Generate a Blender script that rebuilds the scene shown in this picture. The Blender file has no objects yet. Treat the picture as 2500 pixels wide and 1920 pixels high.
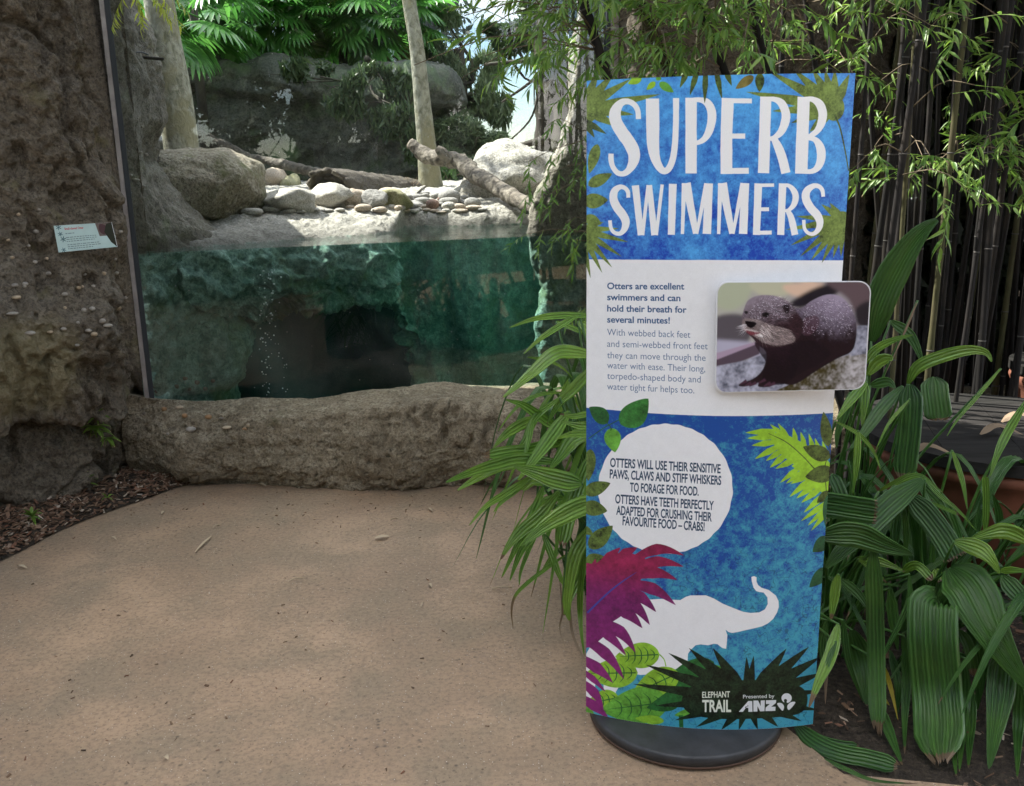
import bpy, math, random
import numpy as np
from mathutils import Vector, Matrix
from mathutils.bvhtree import BVHTree

random.seed(7)
RNG = np.random.default_rng(7)
SC = bpy.context.scene
COL = SC.collection

# ------------------------------------------------------------------ camera
F_PX, PITCH, ROLL, CAM_H = 2274.4, math.radians(13.856), math.radians(-1.046), 1.55
_w = np.array([0, math.cos(PITCH), -math.sin(PITCH)])
_dn = np.array([0, -math.sin(PITCH), -math.cos(PITCH)])
_rt = np.array([1.0, 0, 0])
CR = math.cos(ROLL) * _rt - math.sin(ROLL) * _dn
CD = math.sin(ROLL) * _rt + math.cos(ROLL) * _dn
CAM = np.array([0, 0, CAM_H])
cam_d = bpy.data.cameras.new('camera')
cam = bpy.data.objects.new('camera', cam_d)
COL.objects.link(cam)
m = Matrix.Identity(4)
for i in range(3):
    m[i][0], m[i][1], m[i][2], m[i][3] = CR[i], -CD[i], -_w[i], CAM[i]
cam.matrix_world = m
cam_d.sensor_fit = 'HORIZONTAL'
cam_d.sensor_width = 36
cam_d.lens = F_PX / 2500 * 36
cam_d.clip_start = 0.05
cam_d.clip_end = 600
SC.camera = cam

# ------------------------------------------------------------------ world, sun, exposure
SUN_TO = Vector((-0.80, 0.36, 1.05)).normalized()      # from the left, a little behind the enclosure, high
sun_el = math.asin(SUN_TO.z)
world = bpy.data.worlds.new('World')
SC.world = world
world.use_nodes = True
nt = world.node_tree
nt.nodes.clear()
out = nt.nodes.new('ShaderNodeOutputWorld')
bg = nt.nodes.new('ShaderNodeBackground')
sky = nt.nodes.new('ShaderNodeTexSky')
sky.sky_type = 'NISHITA'
sky.sun_disc = False
sky.ozone_density = 3.5
sky.dust_density = 0.3
sky.sun_elevation = sun_el
sky.sun_rotation = math.atan2(SUN_TO.x, SUN_TO.y)
tc = nt.nodes.new('ShaderNodeTexCoord')
mp = nt.nodes.new('ShaderNodeMapping')
mp.inputs['Location'].default_value = (1.6, 0, 0)
mp.inputs['Scale'].default_value = (1, 1, 1.6)
nz = nt.nodes.new('ShaderNodeTexNoise')
nz.inputs['Scale'].default_value = 3.4
nz.inputs['Detail'].default_value = 8
nz.inputs['Roughness'].default_value = 0.55
rp = nt.nodes.new('ShaderNodeValToRGB')
rp.color_ramp.elements[0].position = 0.43
rp.color_ramp.elements[1].position = 0.62
mx = nt.nodes.new('ShaderNodeMix')
mx.data_type = 'RGBA'
mx.inputs['B'].default_value = (9.6, 9.1, 8.5, 1)
bg.inputs['Strength'].default_value = 0.14
L = nt.links.new
L(tc.outputs['Generated'], mp.inputs['Vector']); L(mp.outputs['Vector'], nz.inputs['Vector'])
L(nz.outputs['Fac'], rp.inputs['Fac']); L(rp.outputs['Color'], mx.inputs['Factor'])
L(sky.outputs['Color'], mx.inputs['A']); L(mx.outputs['Result'], bg.inputs['Color'])
L(bg.outputs['Background'], out.inputs['Surface'])

sun_d = bpy.data.lights.new('sun', 'SUN')
sun_d.energy = 3.6
sun_d.angle = math.radians(0.5)
sun_d.color = (1.0, 0.95, 0.87)
sun = bpy.data.objects.new('sun', sun_d)
COL.objects.link(sun)
sun.rotation_euler = SUN_TO.to_track_quat('Z', 'Y').to_euler()
sun.location = (-6, 8, 14)

SC.render.engine = 'CYCLES'
SC.view_settings.view_transform = 'Standard'
SC.view_settings.look = 'None'
SC.view_settings.exposure = 2.12
SC.view_settings.gamma = 1
SC.view_settings.use_curve_mapping = False
SC.cycles.max_bounces = 10
SC.cycles.transparent_max_bounces = 24
SC.cycles.transmission_bounces = 8
SC.cycles.volume_bounces = 0
SC.cycles.caustics_reflective = False
SC.cycles.caustics_refractive = False
SC.cycles.use_denoising = True
SC.cycles.sample_clamp_indirect = 6

# ------------------------------------------------------------------ helpers: geometry
def ray(px, py):
    v = (px - 1250) / F_PX * CR + (py - 960) / F_PX * CD + _w
    return v

def P(px, py, y=None, z=None, d=None):
    """world point seen at a photo pixel, at world depth y, height z or view depth d"""
    v = ray(px, py)
    if y is not None:
        t = y / v[1]
    elif z is not None:
        t = (z - CAM_H) / v[2]
    else:
        t = d
    return CAM + v * t

def proj(p):
    q = np.asarray(p, float) - CAM
    z = q @ _w
    return 1250 + F_PX * (q @ CR) / z, 960 + F_PX * (q @ CD) / z

_perm = RNG.permutation(256)
_perm = np.concatenate([_perm, _perm, _perm])
_grad = RNG.normal(size=(256, 3)); _grad /= np.linalg.norm(_grad, axis=1)[:, None]

def noise(p):
    p = np.asarray(p, float)
    i = np.floor(p).astype(int); f = p - i
    u = f * f * f * (f * (f * 6 - 15) + 10)
    i &= 255
    r = 0
    for dx in (0, 1):
        wx = u[..., 0] if dx else 1 - u[..., 0]
        for dy in (0, 1):
            wy = u[..., 1] if dy else 1 - u[..., 1]
            for dz in (0, 1):
                wz = u[..., 2] if dz else 1 - u[..., 2]
                h = _perm[_perm[_perm[(i[..., 0] + dx) & 255] + ((i[..., 1] + dy) & 255)] + ((i[..., 2] + dz) & 255)]
                g = _grad[h]
                dd = g[..., 0] * (f[..., 0] - dx) + g[..., 1] * (f[..., 1] - dy) + g[..., 2] * (f[..., 2] - dz)
                r = r + wx * wy * wz * dd
    return r * 1.5

def fbm(p, oct=4, gain=0.5, ridge=False):
    p = np.asarray(p, float)
    s, a, r = 1.0, 1.0, 0
    for k in range(oct):
        n = noise(p * s + 17.3 * k)
        if ridge:
            n = 0.5 - np.abs(n)
        r = r + a * n
        s *= 2.03; a *= gain
    return r

def mk_mesh(name, verts, faces, mat=None, smooth=True, uv=None, attrs=None):
    """verts Nx3; faces MxK array or a list of such arrays"""
    verts = np.ascontiguousarray(verts, dtype=np.float32)
    fl = faces if isinstance(faces, list) else [faces]
    fl = [np.asarray(f, dtype=np.int32) for f in fl if len(f)]
    me = bpy.data.meshes.new(name)
    me.vertices.add(len(verts)); me.vertices.foreach_set('co', verts.ravel())
    nl = sum(f.size for f in fl); nf = sum(len(f) for f in fl)
    me.loops.add(nl); me.polygons.add(nf)
    li = np.concatenate([f.ravel() for f in fl])
    me.loops.foreach_set('vertex_index', li)
    tot = np.concatenate([np.full(len(f), f.shape[1], dtype=np.int32) for f in fl])
    st = np.concatenate([[0], np.cumsum(tot)[:-1]]).astype(np.int32)
    me.polygons.foreach_set('loop_start', st)
    me.polygons.foreach_set('loop_total', tot)
    me.polygons.foreach_set('use_smooth', np.full(nf, smooth))
    if uv is not None:
        l = me.uv_layers.new(name='UVMap')
        l.data.foreach_set('uv', np.asarray(uv, dtype=np.float32)[li].ravel())
    if attrs:
        for k, v in attrs.items():
            a = me.attributes.new(k, 'FLOAT', 'POINT')
            a.data.foreach_set('value', np.asarray(v, dtype=np.float32))
    me.update(calc_edges=True)
    if mat: me.materials.append(mat)
    return me

def link(name, me, parent=None):
    o = bpy.data.objects.new(name, me)
    COL.objects.link(o)
    if parent is not None:
        o.parent = parent
    return o

def obj(name, verts, faces, mat, parent=None, smooth=True, uv=None, attrs=None, **props):
    v = np.asarray(verts, float)
    if parent is not None:
        v = v - np.array(parent.location)
    o = link(name, mk_mesh(name, v, faces, mat, smooth, uv, attrs), parent)
    for k, q in props.items():
        o[k] = q
    return o

def thing(name, label, cat, loc=(0, 0, 0), group=None):
    o = bpy.data.objects.new(name, None)
    COL.objects.link(o)
    o.empty_display_size = 0.1
    o.location = [float(c) for c in loc]
    o['label'] = label; o['category'] = cat
    if group: o['group'] = group
    return o

def tag(o, label, cat, group=None):
    o['label'] = label; o['category'] = cat
    if group: o['group'] = group
    return o

def grid_faces(nu, nv, wrap_u=False, flip=False):
    """verts index = i*nv + j"""
    iu = nu if wrap_u else nu - 1
    i, j = np.meshgrid(np.arange(iu), np.arange(nv - 1), indexing='ij')
    a = i * nv + j; b = ((i + 1) % nu) * nv + j
    f = np.stack([a, b, b + 1, a + 1], -1).reshape(-1, 4)
    return f[:, ::-1] if flip else f

def grid_normals(V):
    du = np.gradient(V, axis=0); dv = np.gradient(V, axis=1)
    n = np.cross(du, dv)
    return n / (np.linalg.norm(n, axis=-1, keepdims=True) + 1e-9)

def frames(path):
    path = np.asarray(path, float)
    T = np.gradient(path, axis=0); T /= np.linalg.norm(T, axis=1)[:, None] + 1e-12
    up = np.array([0, 0, 1.0]) if abs(T[0][2]) < 0.9 else np.array([1.0, 0, 0])
    N = np.cross(T[0], up); N /= np.linalg.norm(N)
    Ns = [N]
    for k in range(1, len(T)):
        N = Ns[-1] - T[k] * (Ns[-1] @ T[k]); N /= np.linalg.norm(N) + 1e-12
        Ns.append(N)
    Ns = np.array(Ns)
    return T, Ns, np.cross(T, Ns)

def tube(path, rad, n=8, cap=True):
    path = np.asarray(path, float)
    rad = np.broadcast_to(np.asarray(rad, float), (len(path),)) if np.ndim(rad) < 2 else np.asarray(rad)
    T, N, B = frames(path)
    a = np.linspace(0, 2 * np.pi, n, endpoint=False)
    ring = (np.cos(a)[None, :, None] * N[:, None] + np.sin(a)[None, :, None] * B[:, None])
    V = path[:, None] + ring * (rad[:, None, None] if rad.ndim == 1 else rad[:, :, None])
    m_ = len(path)
    i, j = np.meshgrid(np.arange(m_ - 1), np.arange(n), indexing='ij')
    f = np.stack([i * n + j, i * n + (j + 1) % n, (i + 1) * n + (j + 1) % n, (i + 1) * n + j], -1).reshape(-1, 4)
    V = V.reshape(-1, 3)
    fs = [f]
    if cap:
        c0, c1 = len(V), len(V) + 1
        V = np.vstack([V, path[0], path[-1]])
        jj = np.arange(n); k = (m_ - 1) * n
        fs.append(np.stack([np.full(n, c0), (jj + 1) % n, jj], -1))
        fs.append(np.stack([np.full(n, c1), k + jj, k + (jj + 1) % n], -1))
    return V, fs

def join(parts):
    """list of (V, faces or list of faces) -> one V, faces list by arity"""
    Vs, F3, F4, off = [], [], [], 0
    for V, fs in parts:
        for f in (fs if isinstance(fs, list) else [fs]):
            f = np.asarray(f)
            if len(f): (F3 if f.shape[1] == 3 else F4).append(f + off)
        Vs.append(V); off += len(V)
    r = []
    if F3: r.append(np.vstack(F3))
    if F4: r.append(np.vstack(F4))
    return np.vstack(Vs), r

def box(x0, x1, y0, y1, z0, z1):
    V = np.array([(x, y, z) for x in (x0, x1) for y in (y0, y1) for z in (z0, z1)], float)
    f = np.array([(0, 1, 3, 2), (4, 6, 7, 5), (0, 4, 5, 1), (2, 3, 7, 6), (0, 2, 6, 4), (1, 5, 7, 3)])
    return V, f

def smooth_path(pts, n):
    """Catmull-Rom through points (any dimension), n samples"""
    p = np.asarray(pts, float)
    if len(p) == 2:
        t = np.linspace(0, 1, n)[:, None]; return p[0] * (1 - t) + p[1] * t
    q = np.vstack([2 * p[0] - p[1], p, 2 * p[-1] - p[-2]])
    t = np.linspace(0, len(p) - 1 - 1e-9, n); k = t.astype(int); f = (t - k)[:, None]
    a, b, c, d = q[k], q[k + 1], q[k + 2], q[k + 3]
    return 0.5 * (2 * b + (c - a) * f + (2 * a - 5 * b + 4 * c - d) * f ** 2 + (3 * b - a - 3 * c + d) * f ** 3)

def ss(a, b, x):
    t = np.clip((x - a) / (b - a), 0, 1); return t * t * (3 - 2 * t)

def ico(sub):
    import bmesh
    bm = bmesh.new(); bmesh.ops.create_icosphere(bm, subdivisions=sub, radius=1)
    V = np.array([v.co[:] for v in bm.verts]); f = np.array([[v.index for v in q.verts] for q in bm.faces])
    bm.free(); return V, f
ICO = {k: ico(k) for k in (2, 3, 4, 5)}

def rock_shape(sub, seed, planes=14, sharp=14.0, rough=0.05, squash=(1, 1, 1), fr=2.0):
    r_ = np.random.default_rng(seed)
    V, f = ICO[sub]
    n = r_.normal(size=(planes, 3)); n /= np.linalg.norm(n, axis=1)[:, None]
    d = r_.uniform(0.72, 1.0, planes)
    c = (V @ n.T) / d
    r = 1.0 / ((np.maximum(c, 0) ** sharp).sum(1) ** (1 / sharp) + 1e-3)
    r = np.clip(r, 0, 1.35)
    r = r * (1 + rough * fbm(V * fr + seed, 4, 0.55))
    return V * r[:, None] * np.array(squash), f

def pebble_shape(sub, seed, squash=(1, 0.8, 0.55)):
    V, f = ICO[sub]
    r = 1 + 0.10 * noise(V * 1.2 + seed * 3.1)
    return np.sign(V) * np.abs(V) ** 0.92 * r[:, None] * np.array(squash), f

def rotz(V, a):
    c, s = math.cos(a), math.sin(a)
    return V @ np.array([[c, s, 0], [-s, c, 0], [0, 0, 1]])

# ------------------------------------------------------------------ helpers: materials
def nmat(name):
    mt = bpy.data.materials.new(name); mt.use_nodes = True
    t = mt.node_tree; t.nodes.clear()
    return mt, t

class NT:
    def __init__(s, t): s.t = t
    def n(s, typ, **kw):
        nd = s.t.nodes.new('ShaderNode' + typ)
        for k, v in kw.items():
            if k.startswith('i_'):
                nd.inputs[k[2:].replace('_', ' ')].default_value = v
            else: setattr(nd, k, v)
        return nd
    def l(s, a, b): s.t.links.new(a, b)
    def noise(s, vec, scale, detail=5, rough=0.55, dist=0.0):
        nd = s.n('TexNoise', i_Scale=scale, i_Detail=detail, i_Roughness=rough, i_Distortion=dist)
        if vec is not None: s.l(vec, nd.inputs['Vector'])
        return nd.outputs['Fac']
    def ramp(s, fac, stops, interp='LINEAR'):
        nd = s.n('ValToRGB'); cr = nd.color_ramp; cr.interpolation = interp
        while len(cr.elements) < len(stops): cr.elements.new(0.5)
        for e, (p_, c) in zip(cr.elements, stops):
            e.position = p_
            e.color = (c, c, c, 1) if np.isscalar(c) else (*c, 1)
        s.l(fac, nd.inputs['Fac']); return nd.outputs['Color']
    def mix(s, f, a, b, mode='MIX'):
        nd = s.n('Mix', data_type='RGBA', blend_type=mode)
        for k, v in (('Factor', f), ('A', a), ('B', b)):
            if isinstance(v, bpy.types.NodeSocket): s.l(v, nd.inputs[k])
            elif k == 'Factor': nd.inputs[k].default_value = v
            else: nd.inputs[k].default_value = (*v, 1)
        return nd.outputs['Result']
    def math(s, op, a, b=None, clamp=False):
        nd = s.n('Math', operation=op, use_clamp=clamp)
        for k, v in ((0, a), (1, b)):
            if v is None: continue
            if isinstance(v, bpy.types.NodeSocket): s.l(v, nd.inputs[k])
            else: nd.inputs[k].default_value = v
        return nd.outputs[0]
    def bump(s, h, strength, dist, prev=None):
        nd = s.n('Bump', i_Strength=strength, i_Distance=dist)
        s.l(h, nd.inputs['Height'])
        if prev is not None: s.l(prev, nd.inputs['Normal'])
        return nd.outputs['Normal']
    def principled(s, col, rough=0.8, normal=None, spec=0.5, metal=0.0):
        nd = s.n('BsdfPrincipled')
        if isinstance(col, bpy.types.NodeSocket): s.l(col, nd.inputs['Base Color'])
        else: nd.inputs['Base Color'].default_value = (*col, 1)
        if isinstance(rough, bpy.types.NodeSocket): s.l(rough, nd.inputs['Roughness'])
        else: nd.inputs['Roughness'].default_value = rough
        nd.inputs['Specular IOR Level'].default_value = spec
        nd.inputs['Metallic'].default_value = metal
        if normal is not None: s.l(normal, nd.inputs['Normal'])
        return nd
    def out(s, sh, vol=None):
        o = s.n('OutputMaterial')
        if sh is not None: s.l(sh, o.inputs['Surface'])
        if vol is not None: s.l(vol, o.inputs['Volume'])

def rock_mat(name, c1, c2, c3, scale=3.0, bump=0.6, moss=None, moss_amt=0.55, grain=90, vert=False, rough=0.9, spec=0.3, pits=False, algae=False, ochre=None):
    mt, t = nmat(name); s = NT(t)
    geo = s.n('NewGeometry')
    vec = geo.outputs['Position']
    if vert:
        mpn = s.n('Mapping'); mpn.inputs['Scale'].default_value = (1, 1, 0.35); s.l(vec, mpn.inputs['Vector']); v2 = mpn.outputs['Vector']
    else: v2 = vec
    a = s.noise(v2, scale, 6, 0.6, 0.3)
    b = s.noise(vec, scale * 7, 5, 0.65)
    g = s.noise(vec, grain, 4, 0.7)
    col = s.mix(s.ramp(a, [(0.35, 0.0), (0.65, 1.0)]), c1, c2)
    col = s.mix(s.ramp(b, [(0.45, 0.0), (0.7, 1.0)]), col, c3)
    col = s.mix(s.ramp(g, [(0.32, 0.9), (0.56, 0.0)]), col, tuple(x * 0.42 for x in c1))
    sp = s.n('TexVoronoi', i_Scale=grain * 1.6); s.l(vec, sp.inputs['Vector'])
    col = s.mix(s.ramp(sp.outputs['Distance'], [(0.10, 0.5), (0.22, 0.0)]), col, tuple(min(0.7, x * 1.9) for x in c2))
    if moss is not None:
        mn = s.noise(vec, scale * 1.3 + 0.7, 7, 0.6)
        col = s.mix(s.math('MULTIPLY', s.ramp(mn, [(moss_amt, 0.0), (moss_amt + 0.13, 1.0)]), 0.8), col, moss)
    if ochre is not None:      # one embedded stone of another, yellower rock
        vm = s.n('VectorMath', operation='DISTANCE'); s.l(vec, vm.inputs[0]); vm.inputs[1].default_value = ochre[0]
        dd = s.math('ADD', vm.outputs['Value'], s.math('MULTIPLY', s.math('SUBTRACT', b, 0.5), 0.22))
        col = s.mix(s.ramp(dd, [(ochre[1] - .06, 0.5), (ochre[1] + 0.05, 0.0)]), col, s.mix(s.ramp(b, [(0.4, 0.0), (0.6, 1.0)]), (0.20, 0.17, 0.075), (0.32, 0.27, 0.14)))
    if algae:      # the stone is coated with blue-green algae below the pond's waterline, wet and darker just above it
        sep = s.n('SeparateXYZ'); s.l(vec, sep.inputs[0])
        wob = s.math('ADD', sep.outputs[2], s.math('MULTIPLY', s.math('SUBTRACT', b, 0.5), 0.05))
        alg = s.mix(s.ramp(b, [(0.4, 0.0), (0.62, 1.0)]), (0.11, 0.19, 0.15), (0.30, 0.42, 0.35))
        alg = s.mix(s.ramp(a, [(0.5, 0.0), (0.62, 0.8)]), alg, (0.10, 0.15, 0.05))
        alg = s.mix(s.ramp(g, [(0.35, 0.6), (0.55, 0.0)]), alg, (0.05, 0.09, 0.07))
        wet = s.math('MULTIPLY', s.ramp(s.math('MULTIPLY', wob, 0.5), [(0.585, 1.0), (0.62, 0.0)]), 0.6)
        col = s.mix(wet, col, tuple(x * 0.35 for x in c1))
        col = s.mix(s.ramp(s.math('MULTIPLY', wob, 0.5), [(0.569, 1.0), (0.578, 0.0)]), col, alg)
    n1 = s.bump(b, bump * 0.6, 0.05)
    n2 = s.bump(g, bump, 0.014, n1)
    if pits:
        pv = s.n('TexVoronoi', i_Scale=26.0); pv.feature = 'SMOOTH_F1'; s.l(vec, pv.inputs['Vector'])
        n2 = s.bump(s.ramp(pv.outputs['Distance'], [(0.0, 0.0), (0.3, 1.0)]), 0.5, 0.02, n2)
    pr = s.principled(col, rough, n2, spec)
    s.out(pr.outputs[0])
    return mt

def leaf_mat(name, c1, c2, rough=0.4, trans=0.35, veins=False, tip=None, spec=0.5, by_object=False, yellow=None):
    mt, t = nmat(name); s = NT(t)
    geo = s.n('NewGeometry')
    rnd = s.n('ObjectInfo').outputs['Random'] if by_object else geo.outputs['Random Per Island']
    col = s.mix(rnd, c1, c2)
    if yellow is not None:
        col = s.mix(s.ramp(geo.outputs['Random Per Island'], [(0.93, 0.0), (0.95, 1.0)]), col, yellow)
    nrm = None
    if veins:
        uvn = s.n('UVMap'); sep = s.n('SeparateXYZ'); s.l(uvn.outputs[0], sep.inputs[0])
        wn_ = s.noise(geo.outputs['Position'], 9, 3)
        w = s.math('SINE', s.math('ADD', s.math('MULTIPLY', sep.outputs[0], 2 * math.pi * 26), s.math('MULTIPLY', wn_, 5.0)))
        wr_ = s.math('ADD', s.math('MULTIPLY', w, 0.5), 0.5)
        col = s.mix(s.ramp(wr_, [(0.6, 0.0), (1.0, 0.34)]), col, tuple(x * 1.6 + .02 for x in c2))
        col = s.mix(s.ramp(wr_, [(0.0, 0.5), (0.35, 0.0)]), col, tuple(x * 0.45 for x in c1))
        nn = s.noise(geo.outputs['Position'], 30, 4)
        col = s.mix(s.ramp(s.noise(geo.outputs['Position'], 6, 4), [(0.4, 0.0), (0.65, 0.65)]), col, (c2[0] * 1.5, c2[1] * 1.25, c2[2]))
        col = s.mix(s.math('MULTIPLY', nn, 0.5), col, tuple(x * 0.5 for x in c1))
        sp = s.noise(geo.outputs['Position'], 160, 2)
        col = s.mix(s.ramp(sp, [(0.70, 0.0), (0.76, 0.6)]), col, (0.16, 0.12, 0.04))
        nrm = s.bump(w, 0.6, 0.003)
    if tip is not None:
        at = s.n('Attribute', attribute_name='dry')
        nd = s.noise(geo.outputs['Position'], 45, 4)
        f = s.math('ADD', at.outputs['Fac'], s.math('MULTIPLY', s.math('SUBTRACT', nd, 0.5), 0.5))
        col = s.mix(s.ramp(f, [(0.45, 0.0), (0.6, 1.0)]), col, tip)
    pr = s.principled(col, rough, nrm, spec)
    tr = s.n('BsdfTranslucent')
    s.l(s.mix(0.5, col, col, 'ADD'), tr.inputs['Color'])
    ms = s.n('MixShader'); ms.inputs[0].default_value = trans
    s.l(pr.outputs[0], ms.inputs[1]); s.l(tr.outputs[0], ms.inputs[2])
    s.out(ms.outputs[0])
    return mt

def plain_mat(name, col, rough=0.6, metal=0.0, spec=0.5, nscale=None, var=0.3, bump=0.0):
    mt, t = nmat(name); s = NT(t)
    c, nrm = col, None
    if nscale:
        geo = s.n('NewGeometry')
        nn = s.noise(geo.outputs['Position'], nscale, 5, 0.6)
        c = s.mix(s.ramp(nn, [(0.3, 0.0), (0.7, 1.0)]), tuple(x * (1 - var) for x in col), tuple(min(1, x * (1 + var)) for x in col))
        if bump: nrm = s.bump(nn, bump, 0.01)
    s.out(s.principled(c, rough, nrm, spec, metal).outputs[0])
    return mt

def bark_mat(name, c1, c2, c3, zs=0.25, scale=14, bump=0.6):
    mt, t = nmat(name); s = NT(t)
    geo = s.n('NewGeometry')
    mpn = s.n('Mapping'); mpn.inputs['Scale'].default_value = (1, 1, zs); s.l(geo.outputs['Position'], mpn.inputs['Vector'])
    a = s.noise(mpn.outputs['Vector'], scale, 6, 0.6, 0.5)
    b = s.noise(geo.outputs['Position'], 4, 4, 0.6)
    col = s.mix(s.ramp(a, [(0.35, 0.0), (0.62, 1.0)]), c1, c2)
    col = s.mix(s.ramp(b, [(0.5, 0.0), (0.62, 0.8)]), col, c3)
    s.out(s.principled(col, 0.85, s.bump(a, bump, 0.02), 0.3).outputs[0])
    return mt

M_WALL = rock_mat('rock_brown', (0.115, 0.094, 0.070), (0.185, 0.152, 0.112), (0.25, 0.215, 0.165), 2.6, 1.0, (0.19, 0.17, 0.075), 0.60, 70, vert=True, pits=True, ochre=(tuple(P(70, 905, y=3.95)), 0.22))
M_LEDGE = rock_mat('rock_ledge', (0.17, 0.134, 0.088), (0.31, 0.252, 0.172), (0.39, 0.335, 0.24), 2.6, 0.9, (0.12, 0.12, 0.045), 0.66, 80, pits=True)
M_BANK = rock_mat('rock_pale', (0.30, 0.29, 0.25), (0.44, 0.42, 0.37), (0.52, 0.50, 0.45), 3.0, 0.8, (0.14, 0.16, 0.08), 0.66, 70, algae=True)
M_BACKROCK = rock_mat('rock_grey_green', (0.055, 0.062, 0.05), (0.095, 0.10, 0.085), (0.13, 0.135, 0.11), 0.9, 0.7, (0.07, 0.11, 0.05), 0.52, 40, vert=True)
M_SLOPE = rock_mat('rock_slope_grey', (0.16, 0.145, 0.115), (0.24, 0.22, 0.18), (0.28, 0.27, 0.22), 2.4, 0.9, (0.10, 0.14, 0.05), 0.60, 70, algae=True)
M_BOULDER = rock_mat('rock_boulder', (0.19, 0.17, 0.11), (0.38, 0.33, 0.25), (0.46, 0.42, 0.34), 4.2, 1.0, (0.11, 0.12, 0.04), 0.55, 60)
M_TEAL = rock_mat('rock_algae', (0.13, 0.21, 0.17), (0.26, 0.37, 0.31), (0.31, 0.42, 0.36), 3.0, 0.9, (0.07, 0.11, 0.04), 0.58, 60)

ORD = ['leftmost', 'second', 'third', 'fourth', 'fifth', 'sixth', 'seventh', 'eighth', 'ninth', 'tenth', 'eleventh', 'twelfth', 'thirteenth', 'fourteenth', 'fifteenth', 'sixteenth', 'seventeenth', 'eighteenth', 'nineteenth', 'twentieth', 'twenty-first', 'twenty-second', 'twenty-third', 'twenty-fourth', 'twenty-fifth', 'twenty-sixth', 'twenty-seventh', 'twenty-eighth', 'twenty-ninth', 'thirtieth', 'thirty-first', 'thirty-second', 'thirty-third', 'thirty-fourth', 'thirty-fifth', 'thirty-sixth']
def nth(k): return ORD[k] if k == 0 else ORD[k] + ' from the left'
M_METAL = plain_mat('channel_metal', (0.30, 0.27, 0.26), 0.45, 0.3, nscale=12)
M_RUBBER = plain_mat('gasket_rubber', (0.02, 0.025, 0.03), 0.5)
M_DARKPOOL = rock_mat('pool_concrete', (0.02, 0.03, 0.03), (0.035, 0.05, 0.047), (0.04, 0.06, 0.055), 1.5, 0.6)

# path concrete
mt, t = nmat('path_concrete'); s = NT(t)
geo = s.n('NewGeometry'); vec = geo.outputs['Position']
a = s.noise(vec, 1.1, 6, 0.6, 0.8); b = s.noise(vec, 3.2, 6, 0.65); c = s.noise(vec, 60, 5, 0.7); f = s.noise(vec, 260, 3, 0.7)
col = s.mix(s.ramp(a, [(0.35, 0.0), (0.65, 1.0)]), (0.262, 0.178, 0.112), (0.42, 0.284, 0.178))
col = s.mix(s.ramp(b, [(0.42, 0.0), (0.62, 0.9)]), col, (0.265, 0.198, 0.13))
col = s.mix(s.ramp(c, [(0.35, 0.55), (0.55, 0.0)]), col, (0.13, 0.095, 0.07))
col = s.mix(s.ramp(f, [(0.58, 0.0), (0.75, 0.55)]), col, (0.42, 0.34, 0.27))
v1 = s.n('TexVoronoi', i_Scale=130.0); s.l(vec, v1.inputs['Vector'])
sc_ = s.n('SeparateColor'); s.l(v1.outputs['Color'], sc_.inputs[0])
fl = s.math('MULTIPLY', s.ramp(v1.outputs['Distance'], [(0.12, 1.0), (0.22, 0.0)]), s.ramp(sc_.outputs[0], [(0.86, 0.0), (0.88, 1.0)]))
col = s.mix(fl, col, (0.62, 0.56, 0.48))
fd = s.math('MULTIPLY', s.ramp(v1.outputs['Distance'], [(0.2, 1.0), (0.35, 0.0)]), s.ramp(sc_.outputs[1], [(0.85, 0.0), (0.87, 0.7)]))
col = s.mix(fd, col, (0.08, 0.06, 0.045))
# dark drip spots in loose clusters
v2 = s.n('TexVoronoi', i_Scale=34.0); s.l(vec, v2.inputs['Vector'])
cl = s.noise(vec, 1.7, 3, 0.5)
fs_ = s.math('MULTIPLY', s.ramp(v2.outputs['Distance'], [(0.10, 0.7), (0.24, 0.0)]), s.ramp(cl, [(0.52, 0.0), (0.60, 1.0)]))
col = s.mix(fs_, col, (0.075, 0.058, 0.045))
nn = s.bump(c, 0.35, 0.004); nn = s.bump(f, 0.5, 0.002, nn)
s.out(s.principled(col, s.ramp(b, [(0.3, 0.62), (0.7, 0.85)]), nn, 0.35).outputs[0])
M_PATH = mt
M_SOIL = rock_mat('soil_dark', (0.035, 0.026, 0.018), (0.06, 0.045, 0.03), (0.08, 0.06, 0.042), 5, 1.0, None, 0.6, 60)

# ------------------------------------------------------------------ setting: ground and path
gx, gy = (-80, -3.4, 2.45, 80), (-80, 4.48, 8.4, 120)      # the pond's basin is an opening in the sheet
gv = np.array([(x, y, -0.02) for x in gx for y in gy], float)
gf = [(i * 4 + j, (i + 1) * 4 + j, (i + 1) * 4 + j + 1, i * 4 + j + 1) for i in range(3) for j in range(3) if (i, j) != (1, 1)]
o = obj('ground', gv, [np.array(gf)], M_SOIL, smooth=False); o['kind'] = 'structure'
# path: outline follows the mulch bed at the left and the planting bed at the right
edge = [(-30, -30), (30, -30), (30, 0.4), (6.0, 0.9), (3.0, 1.5), (1.9, 1.9)] + \
       [tuple(P(*q, z=0)[:2]) for q in ((2060, 1890), (1900, 1760), (1700, 1640))] + \
       [(0.45, 3.2), (0.42, 4.46), (-1.5, 4.47)] + \
       [tuple(P(*q, z=0)[:2]) for q in ((448, 1178), (400, 1192), (330, 1222), (230, 1256), (130, 1300), (60, 1338), (0, 1362))] + \
       [(-2.5, 3.2), (-3.2, 2.5), (-5, 1.8), (-30, 1.0)]
import bmesh
bm = bmesh.new()
fa = bm.faces.new([bm.verts.new((x, y, 0.0)) for x, y in edge])
bmesh.ops.triangulate(bm, faces=[fa])
me = bpy.data.meshes.new('path'); bm.to_mesh(me); bm.free(); me.materials.append(M_PATH)
o = link('path', me); o['kind'] = 'structure'

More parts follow.
